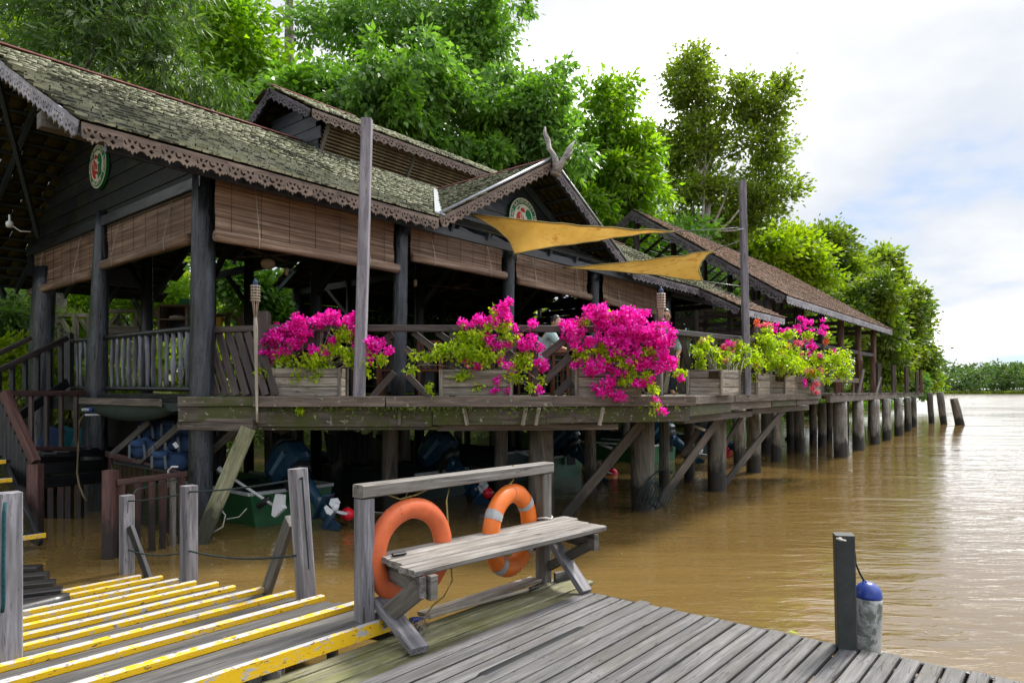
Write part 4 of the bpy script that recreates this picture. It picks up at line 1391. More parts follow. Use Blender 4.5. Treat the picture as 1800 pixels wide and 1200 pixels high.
brace(992, 908, 10.6, 1128, 742, 11.2, .17)
brace(1152, 892, 11.7, 1272, 724, 12.9, .17)
brace(1272, 852, 13.9, 1384, 712, 15.8, .16)
brace(1200, 800, 14.5, 1238, 742, 14.5, .12)
brace(1270, 790, 15.5, 1306, 728, 16, .12)
brace(348, 962, 8.95, 437, 752, 9.1, .20, "green_brace")
brace(375, 790, 10.3, 425, 748, 9.7, .11, "bench_frame")
brace(196, 800, 11.0, 262, 742, 10.6, .10, "bench_frame")
brace(245, 812, 10.2, 316, 748, 9.6, .10, "bench_frame")

# railing of the terrace
rl = part("terrace_railing", terr, P(800, 620, 9.6), "dark railing with slanting braces")
RH = .885
pr = [P(455, 688, 9.50), P(632, 688, 9.55), P(795, 688, 9.6), P(940, 688, 9.62), P(1135, 688, 9.85), P(1158, 688, 10.55), P(1326, 688, 13.3), P(1395, 688, 15.0)]
for i, q in enumerate(pr): q.z = EYE
for i in range(0, 4):
    beam("handrail", pr[i] + Z3 * RH - Vector((.02, 0, 0)), pr[i + 1] + Z3 * RH + Vector((.0, 0, 0)), .11, .09, "rail_timber", rl)
beam("handrail", pr[5] + Z3 * .935, pr[6] + Z3 * 1.0, .11, .085, "rail_timber", rl)
A0 = P(343, 688, 9.45); A0.z = EYE
beam("handrail", A0 + Z3 * .84, pr[0] + Z3 * .88, .10, .085, "rail_timber", rl)
for (q, top, w) in ((P(464, 688, 9.5), 1.09, .15), (P(1158, 688, 10.6), 1.18, .14), (P(1329, 688, 13.4), 1.24, .14), (P(795, 688, 9.62), .84, .09), (P(940, 688, 9.66), .84, .10), (P(562, 688, 9.6), .84, .09)):
    q.z = EYE
    beam("rail_post", q + Z3 * -.1, q + Z3 * top, w, w, "rail_timber", rl, bev=.015)
    if w > .12:
        beam("post_cap", q + Z3 * (top), q + Z3 * (top + .025), w * .8, w * .8, "rail_timber", rl, bev=.01)


def rdiag(x0, y0, x1, y1, D=9.66, w=.09, mat="rail_timber"):
    beam("rail_brace", P(x0, y0, D), P(x1, y1, D), .035, w, mat, rl, up=Z3)


for a in ((690, 586, 655, 612), (693, 654, 654, 698), (726, 584, 762, 612), (712, 612, 752, 645), (712, 655, 753, 697), (768, 584, 800, 606), (662, 640, 690, 612),
          (470, 690, 505, 665), (520, 620, 560, 586), (572, 586, 625, 640), (840, 586, 795, 640), (852, 690, 905, 650), (860, 590, 930, 650)):
    rdiag(*a)
for a in ((1004, 588, 955, 627), (1008, 620, 957, 671), (1003, 668, 978, 694), (1030, 590, 1000, 622)):
    rdiag(*a, D=9.7, w=.11)
for k in range(7):
    x = 350 + k * 17
    beam("slanted_board", P(x, 584, 9.47), P(x + 32, 694, 9.38), .035, .10, "rail_timber", rl, up=Vector((1, 0, .3)))
for x0, y0, x1, y1 in ((398, 590, 386, 692), (424, 588, 452, 690), (468, 640, 458, 694), (408, 600, 440, 690)):
    log("branch_baluster", P(x0, y0, 9.56), P(x1, y1, 9.5), .022, .026, "baluster_branch", rl, seg=6, rings=5, wob=.1, bend=.02)
for k in range(6):
    x = 1172 + k * 24
    D0 = 10.75 + k * .42
    beam("slanted_board", P(x, 690 - 107 + k * 2.4, D0), P(x + 26, 690, D0 + .25), .035, .10, "rail_timber", rl, up=Vector((1, 0, .3)))
    beam("slanted_board", P(x + 16, 588 + k * 2, D0 + .25), P(x - 4, 690, D0 + .15), .03, .07, "green_brace", rl, up=Vector((1, 0, .3)))

# tall sail poles (round-cornered squared timbers) as things of their own
t_ = thing("sail_pole", "tall bare grey timber pole rising in front of the long blind", "pole", P(632, 698, 9.36))
beam("lower_length", P(631, 702, 9.36), P(638.5, 468, 9.36), .145, .145, "pole_timber", t_, up=Vector((0, 1, 0)), bev=.012)
beam("upper_length", P(638.5, 468.0, 9.358), P(645, 210, 9.36), .142, .142, "pole_timber", t_, up=Vector((0, 1, 0)), bev=.012)
t_ = thing("sail_pole", "tall grey timber pole among the far planters holding the sail cables", "pole", P(1313, 690, 12.6))
beam("pole_shaft", P(1313.5, 695, 12.6), P(1305, 318, 12.6), .115, .115, "pole_timber", t_, up=Vector((0, 1, 0)), bev=.012)
beam("cable_bracket", P(1307, 402, 12.55), P(1296, 404, 12.55), .03, .03, "steel_cable", t_)

# ================================================================== SAILS
def sail(A, B, C, name_label, bulge=.17, drape=.0):
    """three-cornered cloth with hollow edges"""
    th = thing("shade_sail", name_label, "shade sail", (A + B + C) / 3, 0, "yellow shade sails over the terrace")
    n = 18
    G = (A + B + C) / 3
    V, idx, F = [], {}, []

    for i in range(n + 1):
        for j in range(n + 1 - i):
            k = n - i - j
            u, v, w = i / n, j / n, k / n
            p = A * u + B * v + C * w
            # pull the edges in towards the centroid
            pull = bulge * (4 * u * v * (1 - w) ** 2 + 4 * v * w * (1 - u) ** 2 + 4 * u * w * (1 - v) ** 2)
            edge_ = 1 - min(1, 27 * u * v * w)
            p = p.lerp(G, pull * edge_)
            p = p - Z3 * (drape * 27 * u * v * w) + Vector((0, .6, 1)) * (.016 * math.sin(26 * u + 9 * v) * (1 - u) + .014 * math.sin(31 * w - 12 * u) * w)
            idx[(i, j)] = len(V); V.append(p)
    for i in range(n):
        for j in range(n - i):
            F.append((idx[(i, j)], idx[(i + 1, j)], idx[(i, j + 1)]))
            if j < n - i - 1:
                F.append((idx[(i + 1, j)], idx[(i + 1, j + 1)], idx[(i, j + 1)]))
    o = wmesh("sail_cloth", V, F, "ochre_canvas", th, True)
    # hems along the three edges
    for e in (lambda k: (k, 0), lambda k: (0, k), lambda k: (k, n - k)):
        tube("hem_rope", [V[idx[e(k)]] for k in range(n + 1)], .012, "rope_yellow", th, 5)
    return th


S1 = sail(P(826, 376, 12.7), P(905, 447, 12.9), P(1186, 407, 13.4), "larger stained yellow shade sail hanging in front of the round gable sign", .16)
S2 = sail(P(990, 471, 14.6), P(1236, 494, 12.9), P(1254, 441, 13.2), "smaller yellow shade sail nearer the far pole", .16)


def cable(pts, lab, r=.008):
    o = tube("sail_cable", pts, r, "steel_cable", None, 5)
    tag(o, lab, "cable", "steel cables holding the sails")


cable([P(1186, 407, 13.4), P(1262, 403, 12.9)] + [P(1300, 400, 12.6)], "thin steel cable from the large sail to the far pole")
cable([P(1236, 494, 12.9), P(1309, 504, 12.6)], "lower steel cable from the small sail to the far pole")
cable([P(1254, 441, 13.2), P(1308, 420, 12.65)], "upper steel cable from the small sail to the far pole")
cable([P(903, 447, 12.9), P(898, 455, 13.35)], "short steel cable tying the large sail to a verandah post")
cable([P(990, 471, 14.6), P(905, 460, 13.5)], "steel cable running behind the sail to a verandah post")

# ================================================================== TORCHES
def torch(x, ytop, ybot, D, lab, lean=0):
    th = thing("bamboo_torch", lab, "garden torch", P(x, ybot, D), 0, "bamboo torches on the terrace edge")
    s = 1200 / D
    top = P(x, ytop, D)
    log("cane", P(x + lean, ybot, D), P(x, ytop + .52 * s, D), .016, .017, "bamboo_pole", th, seg=8, rings=8, wob=.04, knots=4)
    for k in range(8):
        a = k * math.pi / 4
        d = Vector((math.cos(a), math.sin(a), 0))
        tube("cane_strip", [P(x, ytop + .56 * s, D) + d * .014, top - Z3 * .36 + d * .034, top - Z3 * .30 + d * .05, top - Z3 * .10 + d * .052], .007, "torch_cane", th, 4)
    for k in range(6):
        zc = -.12 - k * .038
        pts = [top + Z3 * (zc + (.006 if j % 2 else -.006)) + Vector((math.cos(j * math.pi / 8), math.sin(j * math.pi / 8), 0)) * (.058 if j % 2 else .05) for j in range(16)]
        tube("woven_band", pts, .010, "torch_cane", th, 4, closed=True)
    lathe("oil_can", [(.03, -.20), (.04, -.19), (.04, -.09), (.02, -.07)], Matrix.Translation(top), "torch_metal", th, 12)
    lathe("snuffer_cone", [(.042, -.085), (.03, -.05), (.010, -.02), (.006, 0)], Matrix.Translation(top), "torch_metal", th, 12)


torch(449, 488, 742, 9.12, "bamboo torch at the left corner of the terrace", 3)
torch(1162, 503, 694, 9.95, "bamboo torch beside the woman at the terrace bend", 0)
o = thing("metal_pole", "thin grey pole standing under the second torch in the flowers", "pole", P(1163, 695, 9.9))
tube("pole_shaft", [P(1163, 695, 9.88), P(1163, 585, 9.88)], .018, "engine_grey", o, 8)

# ================================================================== PLANTERS
def planter(c, dx, dy, L, W, Hh, lab, mat="planter_wood", rows=3):
    """box of boards; c is centre of base, dx length direction"""
    th = thing("wooden_planter", lab, "planter", c, 0, "wooden planter boxes along the terrace edge")
    dx, dy = Vector(dx).normalized(), Vector(dy).normalized()
    bh = Hh / rows
    for r_ in range(rows):
        z = bh * (r_ + .5)
        for s_ in (-1, 1):
            j = random.uniform(-.006, .006)
            beam("side_board", c + Z3 * z + dy * s_ * W / 2 - dx * (L / 2) + dy * j, c + Z3 * z + dy * s_ * W / 2 + dx * (L / 2) + dy * j, .028, bh - .008, mat, th, bev=.004)
            beam("end_board", c + Z3 * z + dx * s_ * (L / 2 - .016) - dy * (W / 2 - .016), c + Z3 * z + dx * s_ * (L / 2 - .016) + dy * (W / 2 - .016), .028, bh - .008, mat, th, bev=.004)
    for sx in (-1, 1):
        for sy in (-1, 1):
            q = c + dx * sx * (L / 2 + .004) + dy * sy * (W / 2 + .018)
            beam("corner_batten", q + Z3 * .0, q + Z3 * Hh, .05, .03, mat, th)
    beam("soil", c - dx * (L / 2 - .03) + Z3 * (Hh - .08), c + dx * (L / 2 - .03) + Z3 * (Hh - .08), W - .05, .1, "soil", th, bev=0)
    return th


fx, fy = Vector((1, 0.0, 0)), Vector((0, 1, 0))


def onedge(x, D):
    p = P(x, 688, D); p.z = EYE + DK + .006; return p


planter(onedge(545, 9.62), fx, fy, .92, .36, .39, "weathered planter box behind the first torch at the terrace's left end")
planter(onedge(838, 9.62), fx, fy, .96, .36, .37, "planter box with sparse bougainvillea, between the tall pole and the seated man")
planter(onedge(1063, 9.82), Vector((1, .12, 0)), Vector((-.12, 1, 0)), .90, .36, .40, "planter box below the fullest magenta bougainvillea")
ex = Vector((.60, .80, 0)); ey = Vector((-.80, .60, 0))
# the row that turns along the outer edge: river side catches the light
pl = [(1268, 11.0, "first of the planter boxes along the outer edge, dark end towards the bend"), (1330, 13.0, "second planter box along the outer edge, by the far pole"),
      (1380, 14.6, "third planter box along the outer edge under yellow green leaves"), (1428, 16.0, "last planter box at the far end of the outer edge")]
for (x, D, lab) in pl:
    # river-side near corner at this x
    c0 = P(x, 688, D); c0.z = EYE + DK + .006
    c = c0 + ex * .42 - Vector((1, -.15, 0)) * .26
    planter(c, ex, Vector((1, -.15, 0)), .84, .5, .42, lab)

# ================================================================== BOUGAINVILLEA
def bush(lab, base_pts, flowers, leaves, Dfun, stems, mats=("petal_magenta",)):
    rng = np.random.default_rng(abs(hash(lab)) % 1000 if False else len(lab) * 7 + len(flowers))
    c0 = base_pts[0]
    th = thing("bougainvillea", lab, "flowering plant", c0, 0, "bougainvillea in the terrace planters")
    bym = {}
    for f in flowers:
        x, y, rx, ry = f[:4]
        m = f[4] if len(f) > 4 else mats[0]
        D = Dfun(x)
        s = D / 1200
        rx_, ry_ = rx * s * 1.0, ry * s * 1.0
        rz_ = (rx_ + ry_) * .55
        nb = int(max(2, min(30, rx * ry / 24)))
        cc = np.array(P(x, y, D))
        # little heads of blossom
        u = rng.normal(size=(nb, 3)); u /= np.linalg.norm(u, axis=1, keepdims=True)
        u *= rng.uniform(.25, 1.18, (nb, 1)) ** .6
        heads = cc + u * np.array([rx_, rz_, ry_])
        k = 34
        hc = np.repeat(heads, k, axis=0)
        d = rng.normal(size=(nb * k, 3)); d /= np.linalg.norm(d, axis=1, keepdims=True)
        C = hc + d * rng.uniform(.015, .072, (nb * k, 1))
        dirs = d + rng.normal(size=d.shape) * .6
        A = leaves_arr(C, dirs, rng.uniform(.030, .048, nb * k), rng.uniform(.028, .042, nb * k), rng, .22)
        bym.setdefault(m, []).append(A)
    for m, L in bym.items():
        fastmesh("blossom", np.concatenate(L), 4, m, th)
    LV = []
    for (x, y, rx, ry) in leaves:
        D = Dfun(x); s = D / 1200
        nb = int(max(3, rx * ry / (14 if x < 1200 else 6)))
        cc = np.array(P(x, y, D))
        u = rng.normal(size=(nb, 3)); u /= np.linalg.norm(u, axis=1, keepdims=True)
        u *= rng.uniform(.1, 1.08, (nb, 1))
        cl_ = cc + u * np.array([rx * s, (rx + ry) * s * .5, ry * s])
        k = 9
        hc = np.repeat(cl_, k, axis=0)
        d = rng.normal(size=(nb * k, 3)); d /= np.linalg.norm(d, axis=1, keepdims=True)
        C = hc + d * rng.uniform(.02, .085, (nb * k, 1))
        dirs = d * .8 + np.array([0, 0, -.35]) + rng.normal(size=d.shape) * .3
        LV.append(leaves_arr(C, dirs, rng.uniform(.045, .075, nb * k), rng.uniform(.030, .046, nb * k), rng, .15))
    fastmesh("foliage", np.concatenate(LV), 4, "leaf_boug", th)
    # arching stems from the box to the sprays
    ends = [(x, y) for (x, y, *_r) in (leaves + flowers)]
    rs = random.Random(len(lab))
    for (x, y) in ends:
        b_ = min(base_pts, key=lambda q: abs(q.x - P(x, y, Dfun(x)).x)) + Vector((rs.uniform(-.15, .15), rs.uniform(-.08, .08), 0))
        e = P(x, y, Dfun(x))
        mid = b_.lerp(e, .5) + Z3 * (.10 + .15 * abs(e.x - b_.x)) + Vector((0, rs.uniform(-.08, .04), 0))
        pts = [b_ * (1 - f) ** 2 + mid * 2 * f * (1 - f) + e * f * f for f in [i / 6 for i in range(7)]]
        pts = [q + Vector((rs.uniform(-.012, .012), rs.uniform(-.012, .012), rs.uniform(-.012, .012))) for q in pts]
        tube("stem", pts, [.011, .010, .009, .008, .006, .005, .004], "planter_wood", th, 4)


soil = lambda x, D: P(x, 660, D)
B1F = [(470, 605, 12, 20), (470, 628, 15, 15), (485, 582, 15, 14), (502, 595, 28, 26), (532, 575, 30, 20), (565, 560, 22, 18), (590, 562, 10, 12), (605, 563, 24, 8), (628, 560, 10, 9), (627, 583, 15, 10), (640, 606, 24, 16), (660, 602, 13, 14), (684, 622, 8, 13), (575, 600, 10, 6), (550, 612, 10, 8), (570, 622, 9, 6), (650, 622, 12, 10)]
B1L = [(468, 655, 16, 10), (555, 640, 40, 20), (610, 590, 28, 13), (632, 630, 32, 20), (525, 665, 14, 6), (670, 632, 14, 9), (562, 660, 22, 7), (500, 630, 20, 12), (590, 612, 25, 14), (640, 655, 14, 8)]
bush("mostly magenta bougainvillea spilling over the left end planter", [soil(520, 9.6), soil(570, 9.6)], B1F, B1L, lambda x: 9.45, 8)
B2F = [(885, 542, 14, 17), (850, 562, 20, 9), (812, 565, 11, 7), (828, 570, 8, 6), (880, 566, 18, 11), (905, 572, 6, 9), (935, 573, 11, 8), (865, 602, 12, 12), (925, 600, 18, 16), (887, 607, 11, 7), (842, 640, 11, 9), (822, 635, 7, 6), (880, 634, 9, 6), (900, 652, 10, 9), (952, 635, 9, 12), (875, 665, 5, 5), (871, 685, 6, 8), (890, 684, 5, 7), (946, 685, 8, 6), (945, 612, 8, 7), (958, 645, 4, 5)]
B2L = [(832, 595, 36, 18), (892, 592, 20, 8), (815, 618, 34, 18), (760, 625, 40, 9), (722, 648, 18, 5), (785, 612, 22, 9), (850, 630, 40, 22), (920, 635, 24, 18), (812, 662, 25, 8), (955, 672, 8, 6), (868, 550, 7, 12), (905, 665, 18, 10), (930, 680, 12, 6), (838, 682, 8, 6), (880, 575, 25, 8)]
bush("sparse yellow green bougainvillea with a few magenta heads, sprawling left", [soil(810, 9.6), soil(865, 9.6)], B2F, B2L, lambda x: 9.42, 8)
B3F = [(1050, 556, 32, 18), (1005, 582, 20, 24), (1042, 548, 24, 12), (1080, 572, 26, 20), (1110, 560, 32, 20), (1098, 585, 28, 18), (1125, 578, 28, 22), (1160, 590, 20, 22), (1140, 600, 24, 18), (1065, 600, 25, 14), (1035, 600, 12, 9), (1095, 612, 33, 18), (1050, 640, 20, 17), (1122, 632, 22, 18), (1155, 615, 20, 14), (1174, 592, 10, 12), (1172, 618, 10, 10), (1162, 640, 16, 14), (1185, 638, 9, 9), (1075, 652, 10, 9), (1015, 618, 8, 7), (1015, 640, 7, 5), (1032, 655, 6, 6), (1070, 675, 13, 13), (1052, 685, 13, 9), (1095, 695, 9, 8), (1080, 692, 8, 6), (1148, 665, 9, 9), (1119, 676, 5, 4), (1200, 662, 5, 5), (1155, 700, 6, 7), (1133, 675, 4, 4), (1160, 722, 7, 9), (1092, 655, 9, 7), (1160, 652, 8, 6)]
B3L = [(1025, 567, 12, 9), (1075, 555, 8, 7), (1022, 625, 18, 14), (1087, 632, 28, 14), (1100, 668, 15, 10), (1150, 682, 12, 9), (1190, 655, 14, 6), (1132, 660, 12, 8), (1152, 722, 8, 6), (1060, 615, 30, 12), (1110, 650, 14, 8), (1155, 710, 4, 12), (1140, 620, 26, 10)]
bush("fullest magenta bougainvillea with a spray trailing below the deck edge", [soil(1045, 9.8), soil(1085, 9.8)], B3F, B3L, lambda x: 9.5, 8)
MG, PK, ORG = "petal_magenta", "petal_pink", "petal_orange"
B4F = [(1295, 606, 7, 5, MG), (1274, 603, 6, 4, MG), (1240, 600, 4, 3, PK), (1310, 618, 5, 4, PK), (1284, 607, 8, 6, PK), (1255, 615, 8, 6, MG), (1282, 620, 6, 4, PK), (1264, 633, 9, 5, PK), (1270, 612, 6, 4, PK), (1300, 640, 3, 3, ORG)]
B4L = [(1272, 628, 24, 16), (1318, 622, 20, 16), (1250, 622, 14, 12), (1225, 622, 9, 9), (1235, 609, 13, 14), (1232, 640, 8, 12), (1260, 635, 15, 9), (1293, 615, 24, 16), (1300, 638, 22, 14), (1245, 596, 8, 7), (1322, 664, 8, 5)]
dfar = lambda x: 11.3 + (x - 1240) / 245 * 5.0
bush("small pale pink bougainvillea in the first outer edge planter", [soil(1255, 11.3), soil(1285, 11.7)], B4F, B4L, dfar, 6)
B5F = [(1349, 573, 17, 7, PK), (1364, 576, 14, 7), (1395, 582, 14, 9), (1413, 569, 16, 9), (1447, 573, 9, 11), (1438, 584, 12, 8), (1420, 604, 10, 9), (1427, 613, 14, 9), (1437, 622, 8, 8), (1395, 600, 8, 8, PK), (1409, 624, 8, 7, PK), (1373, 644, 3, 4, PK), (1369, 618, 5, 4, ORG), (1331, 564, 4, 6, ORG), (1400, 560, 8, 5), (1405, 606, 5, 4, PK), (1328, 640, 4, 3, PK), (1385, 606, 4, 3, ORG)]
B5L = [(1390, 625, 26, 18), (1345, 605, 20, 16), (1315, 638, 26, 18), (1338, 600, 18, 16), (1350, 583, 14, 10), (1371, 638, 40, 20), (1360, 609, 28, 14), (1400, 640, 24, 18), (1385, 590, 20, 8), (1345, 625, 24, 14), (1420, 590, 12, 8)]
bush("tall bougainvillea with magenta tops and orange flecks beside the far pole", [soil(1330, 13.3), soil(1375, 14.6)], B5F, B5L, dfar, 8)
B6F = [(1413, 649, 5, 5, PK), (1413, 669, 4, 9, MG), (1433, 674, 4, 5, PK), (1429, 684, 4, 4, PK), (1438, 689, 5, 4, PK), (1427, 651, 5, 5, ORG), (1442, 650, 5, 4, PK), (1465, 619, 4, 3), (1453, 602, 4, 3, ORG)]
B6L = [(1460, 633, 30, 18), (1482, 653, 18, 14), (1482, 622, 14, 8), (1455, 589, 8, 8), (1455, 668, 12, 6), (1430, 655, 22, 12), (1490, 640, 8, 14), (1440, 630, 18, 12)]
bush("yellow green bougainvillea arching over the far end of the terrace", [soil(1425, 15.6), soil(1445, 16)], B6F, B6L, dfar, 8)

# fringe of moss and ferns growing on the fascia
rng = np.random.default_rng(5)
cx = np.concatenate([rng.uniform(-3.3, 2.4, 700), rng.normal(-1.2, .9, 500)])
cx = cx[(cx > -3.35) & (cx < 2.5)]
yy = np.where(cx < .47, 9.22, 9.22 + (cx - .47) * .30)
dens = np.sin(cx * 3.1) * .5 + np.sin(cx * 7.7 + 1) * .5
keepm = rng.uniform(-1, 1, len(cx)) < dens
cx, yy = cx[keepm], yy[keepm]
cz = EYE - .215 - rng.exponential(.045, len(cx))
C = np.stack([cx, yy - rng.uniform(0, .05, len(cx)), cz], axis=1)
dr = np.stack([rng.normal(0, .5, len(cx)), rng.uniform(-1, -.2, len(cx)), rng.uniform(-1, .3, len(cx))], axis=1)
o = fastmesh("moss_fringe", leaves_arr(C, dr, rng.uniform(.03, .08, len(cx)), rng.uniform(.015, .03, len(cx)), rng), 4, "moss_frond", None)
tag(o, "green moss and small ferns growing on the terrace fascia", "moss", kind="stuff")
for x, y in ((527, 722), (755, 684)):
    n_ = 30
    C = np.array(P(x, y, 9.2)) + rng.normal(size=(n_, 3)) * .03
    dr = rng.normal(size=(n_, 3)) * .5 + np.array([0, -.6, -.3])
    o = fastmesh("fern", leaves_arr(C, dr, .12, .03, rng), 4, "leaf_boug", None)
    tag(o, "small bright fern on the fascia left of the tall pole" if y > 700 else "small fern tuft on the deck edge below the yellow green spray", "fern")

# ================================================================== FAR PAVILION
pav = thing("open_pavilion", "open sided pavilion with brown shingle roof beyond the lodge", "pavilion", P(1480, 690, 28), 0)
PT0, PT1, PE, PEH, PRA, PRH = 20.8, 37.5, -.7, 3.2, 5.14, 7.05


def RP(t, a, h): return R(t, a, h)


Sp = (V3 * (PRA - PE) + Z3 * (PRH - PEH)); Lp = Sp.length; Sp.normalize()
Spb = (-V3 * (PRA - PE) + Z3 * (PRH - PEH)).normalized()
pr_ = part("roof", pav, RP(29, 3, 5), "brown shingle roof slope facing the river")
roof_shingles(RP(PT0, PE, PEH), U3, Sp, PT1 - PT0, Lp, pr_, "brown_shingle", None, exp_=.25, wid=.2, n_single=0, seed=31)
roof_frame(RP(PT0, PE, PEH), U3, Sp, PT1 - PT0, Lp, pr_, "pavilion_timber", "pavilion_timber", 1.1, .32)
roof_frame(RP(PT0, 2 * PRA - PE, PEH), U3, Spb, PT1 - PT0, Lp, pr_, "pavilion_timber", "pavilion_timber", 1.1, .36)
beam("ridge_board", RP(PT0, PRA, PRH + .04), RP(PT1, PRA, PRH + .04), .12, .04, "pavilion_timber", pr_)
fret_run(RP(PT0, PE - .03, PEH), RP(PT1, PE - .03, PEH), pr_, "lit_fretwork", L=.6, H=.27)
fret_run(RP(PT0 - .03, PE, PEH), RP(PT0 - .03, PRA, PRH), pr_, "shade_fretwork", L=.6, H=.34)
fret_run(RP(PT0 - .03, PRA, PRH), RP(PT0 - .03, 2 * PRA - PE, PEH), pr_, "shade_fretwork", L=.6, H=.34)
for t_ in (21.2, 24.4, 27.6, 30.6, 33.8, 37.0):
    for a_ in (.05, 2.7, 5.2, 7.8, 10.0):
        hh = PEH + (PRH - PEH) / (PRA - PE) * min(a_ - PE, 2 * PRA - PE - a_) - .15
        log("post", RP(t_, a_, -.3), RP(t_, a_, hh), .15 if a_ < 1 else .12, .14 if a_ < 1 else .11, "pavilion_post" if (a_ < 1 and t_ > 30) else "pavilion_timber", pav, seg=9, rings=4, wob=.06)
    beam("tie_beam", RP(t_, .0, 3.1), RP(t_, 10.4, 3.1), .12, .18, "pavilion_timber", pav, bev=0)
    beam("tie_beam", RP(t_, .0, 2.1), RP(t_, 5.0, 2.1), .1, .14, "pavilion_timber", pav, bev=0)
    beam("king_post", RP(t_, PRA, 3.1), RP(t_, PRA, PRH - .2), .12, .12, "pavilion_timber", pav, bev=0)
for a_, h_ in ((.05, 3.3), (.05, 1.9), (2.7, 3.1), (5.2, 3.1)):
    beam("plate_beam", RP(PT0 + .2, a_, h_), RP(PT1 - .2, a_, h_), .1, .16, "pavilion_timber", pav, bev=0)
for k in range(8):
    a_ = -.6 + k * 1.2
    beam("floor_board", RP(19.6, a_, -.14), RP(38, a_, -.14), 1.18, .07, "shelf_board", pav, bev=0)
# low railing inside the pavilion
for a_ in (.3,):
    beam("handrail", RP(19.4, a_, .75), RP(30.0, a_, .75), .06, .07, "pavilion_timber", pav)
    for k in range(30):
        beam("baluster", RP(19.6 + k * .35, a_, -.05), RP(19.6 + k * .35, a_, .72), .04, .04, "pavilion_timber", pav, bev=0)
# stacked pale sun-bleached boards / bench by the walkway
bb = thing("slatted_bench", "grey slatted bench at the far end of the terrace by the walkway", "bench", P(1470, 684, 18.5))
for k in range(5):
    beam("slat", P(1440, 664 + k * 1.5, 19.6 - k * .3), P(1508, 666 + k * 1.5, 19.6 - k * .3), .12, .03, "shelf_board", bb)
beam("leg", P(1446, 690, 19), P(1446, 672, 19), .06, .06, "shelf_board", bb)
beam("leg", P(1500, 690, 19), P(1500, 672, 19), .06, .06, "shelf_board", bb)

# ================================================================== WALKWAY
wk = thing("landing_walkway", "long plank walkway on stout piles running along the bank", "walkway", P(1540, 692, 27))
W0, W1 = P(1456, 688, 18.6), P(1622, 688, 46.0)
W0.z = W1.z = EYE
wd = (W1 - W0).normalized(); wn = Vector((-wd.y, wd.x, 0))
wl = (W1 - W0).length
beam("edge_beam", W0 - Z3 * .20, W0.lerp(W1, .5) - Z3 * .20, .1, .20, "shelf_board", wk)
beam("edge_beam", W0.lerp(W1, .503) - Z3 * .20, W0.lerp(W1, 1.0) - Z3 * .20, .1, .20, "fascia_timber", wk)
beam("edge_beam", W0 - Z3 * .20 + wn * 2.2, W1 - Z3 * .20 + wn * 2.2, .1, .20, "fascia_timber", wk)
nk = int(wl / .24)
for k in range(nk):
    q = W0 + wd * (.12 + k * .24) - Z3 * (.075 + random.uniform(-.006, .006))
    beam("plank", q - wn * random.uniform(.05, .10), q + wn * 2.3, .21, .04, "shelf_board", wk, bev=0)
for (x, D, r, m) in ((1478, 20.9, .21, "pale_pile"), (1509, 23.5, .20, "pale_pile"), (1538, 26.1, .19, "pale_pile"), (1559, 28.3, .18, "pale_pile"), (1580, 31.3, .19, "pale_pile"), (1596, 34.8, .18, "pile_timber"), (1606, 39, .18, "pile_timber")):
    p = P(x, 688, D)
    log("pile", Vector((p.x + .03, p.y, -1.1)), Vector((p.x - .03, p.y, EYE - .3)), r, r * .9, m, wk, seg=11, rings=9, wob=.07, seed=x)
    q = p + wn * 2.2
    log("pile", Vector((q.x, q.y, -1.1)), Vector((q.x, q.y, EYE - .3)), r * .8, r * .75, "pile_timber", wk, seg=9, rings=6, wob=.07, seed=x + 1)
for (x, D, y0, y1, w, m) in ((1472, 19.3, 655, 690, .14, "red_rail"), (1512, 23.8, 633, 690, .14, "red_rail"), (1545, 27.0, 638, 690, .15, "rail_timber"), (1571, 30, 642, 690, .15, "rail_timber"), (1594, 34, 645, 690, .15, "rail_timber"),
                            (1612, 39, 653, 690, .14, "rail_timber"), (1619, 41.5, 650, 690, .14, "red_rail")):
    beam("rail_post", P(x, y1, D), P(x - 1, y0, D), w, w, "rail_timber" if m == "rail_timber" else "brown_chair", wk)
    beam("rail_strut", P(x - 5, y1 + 4, D), P(x + 4, y0 + 24, D), .05, .09, "bench_frame", wk)
beam("rail_strut", P(1505, 716, 22.8), P(1518, 650, 23.6), .06, .09, "bench_frame", wk)
beam("rail_strut", P(1535, 712, 26), P(1548, 664, 26.8), .06, .09, "bench_frame", wk)

for i, (x0, y0, x1, y1, D, r, lab) in enumerate(((1636, 743, 1634, 690, 43, .17, "upright mooring post nearest the walkway end"), (1659, 745, 1652, 689, 42, .20, "slightly leaning mooring post standing in the river"),
                                                (1690, 747, 1677, 700, 41, .24, "thick leaning mooring post, furthest out in the river"))):
    t_ = log("mooring_post", P(x0 + 3, y0 + 22, D), P(x1, y1, D), r, r * .95, "pile_timber", None, seg=9, rings=8, wob=.08, seed=i + 50)
    tag(t_, lab, "post", "old mooring posts in the river")

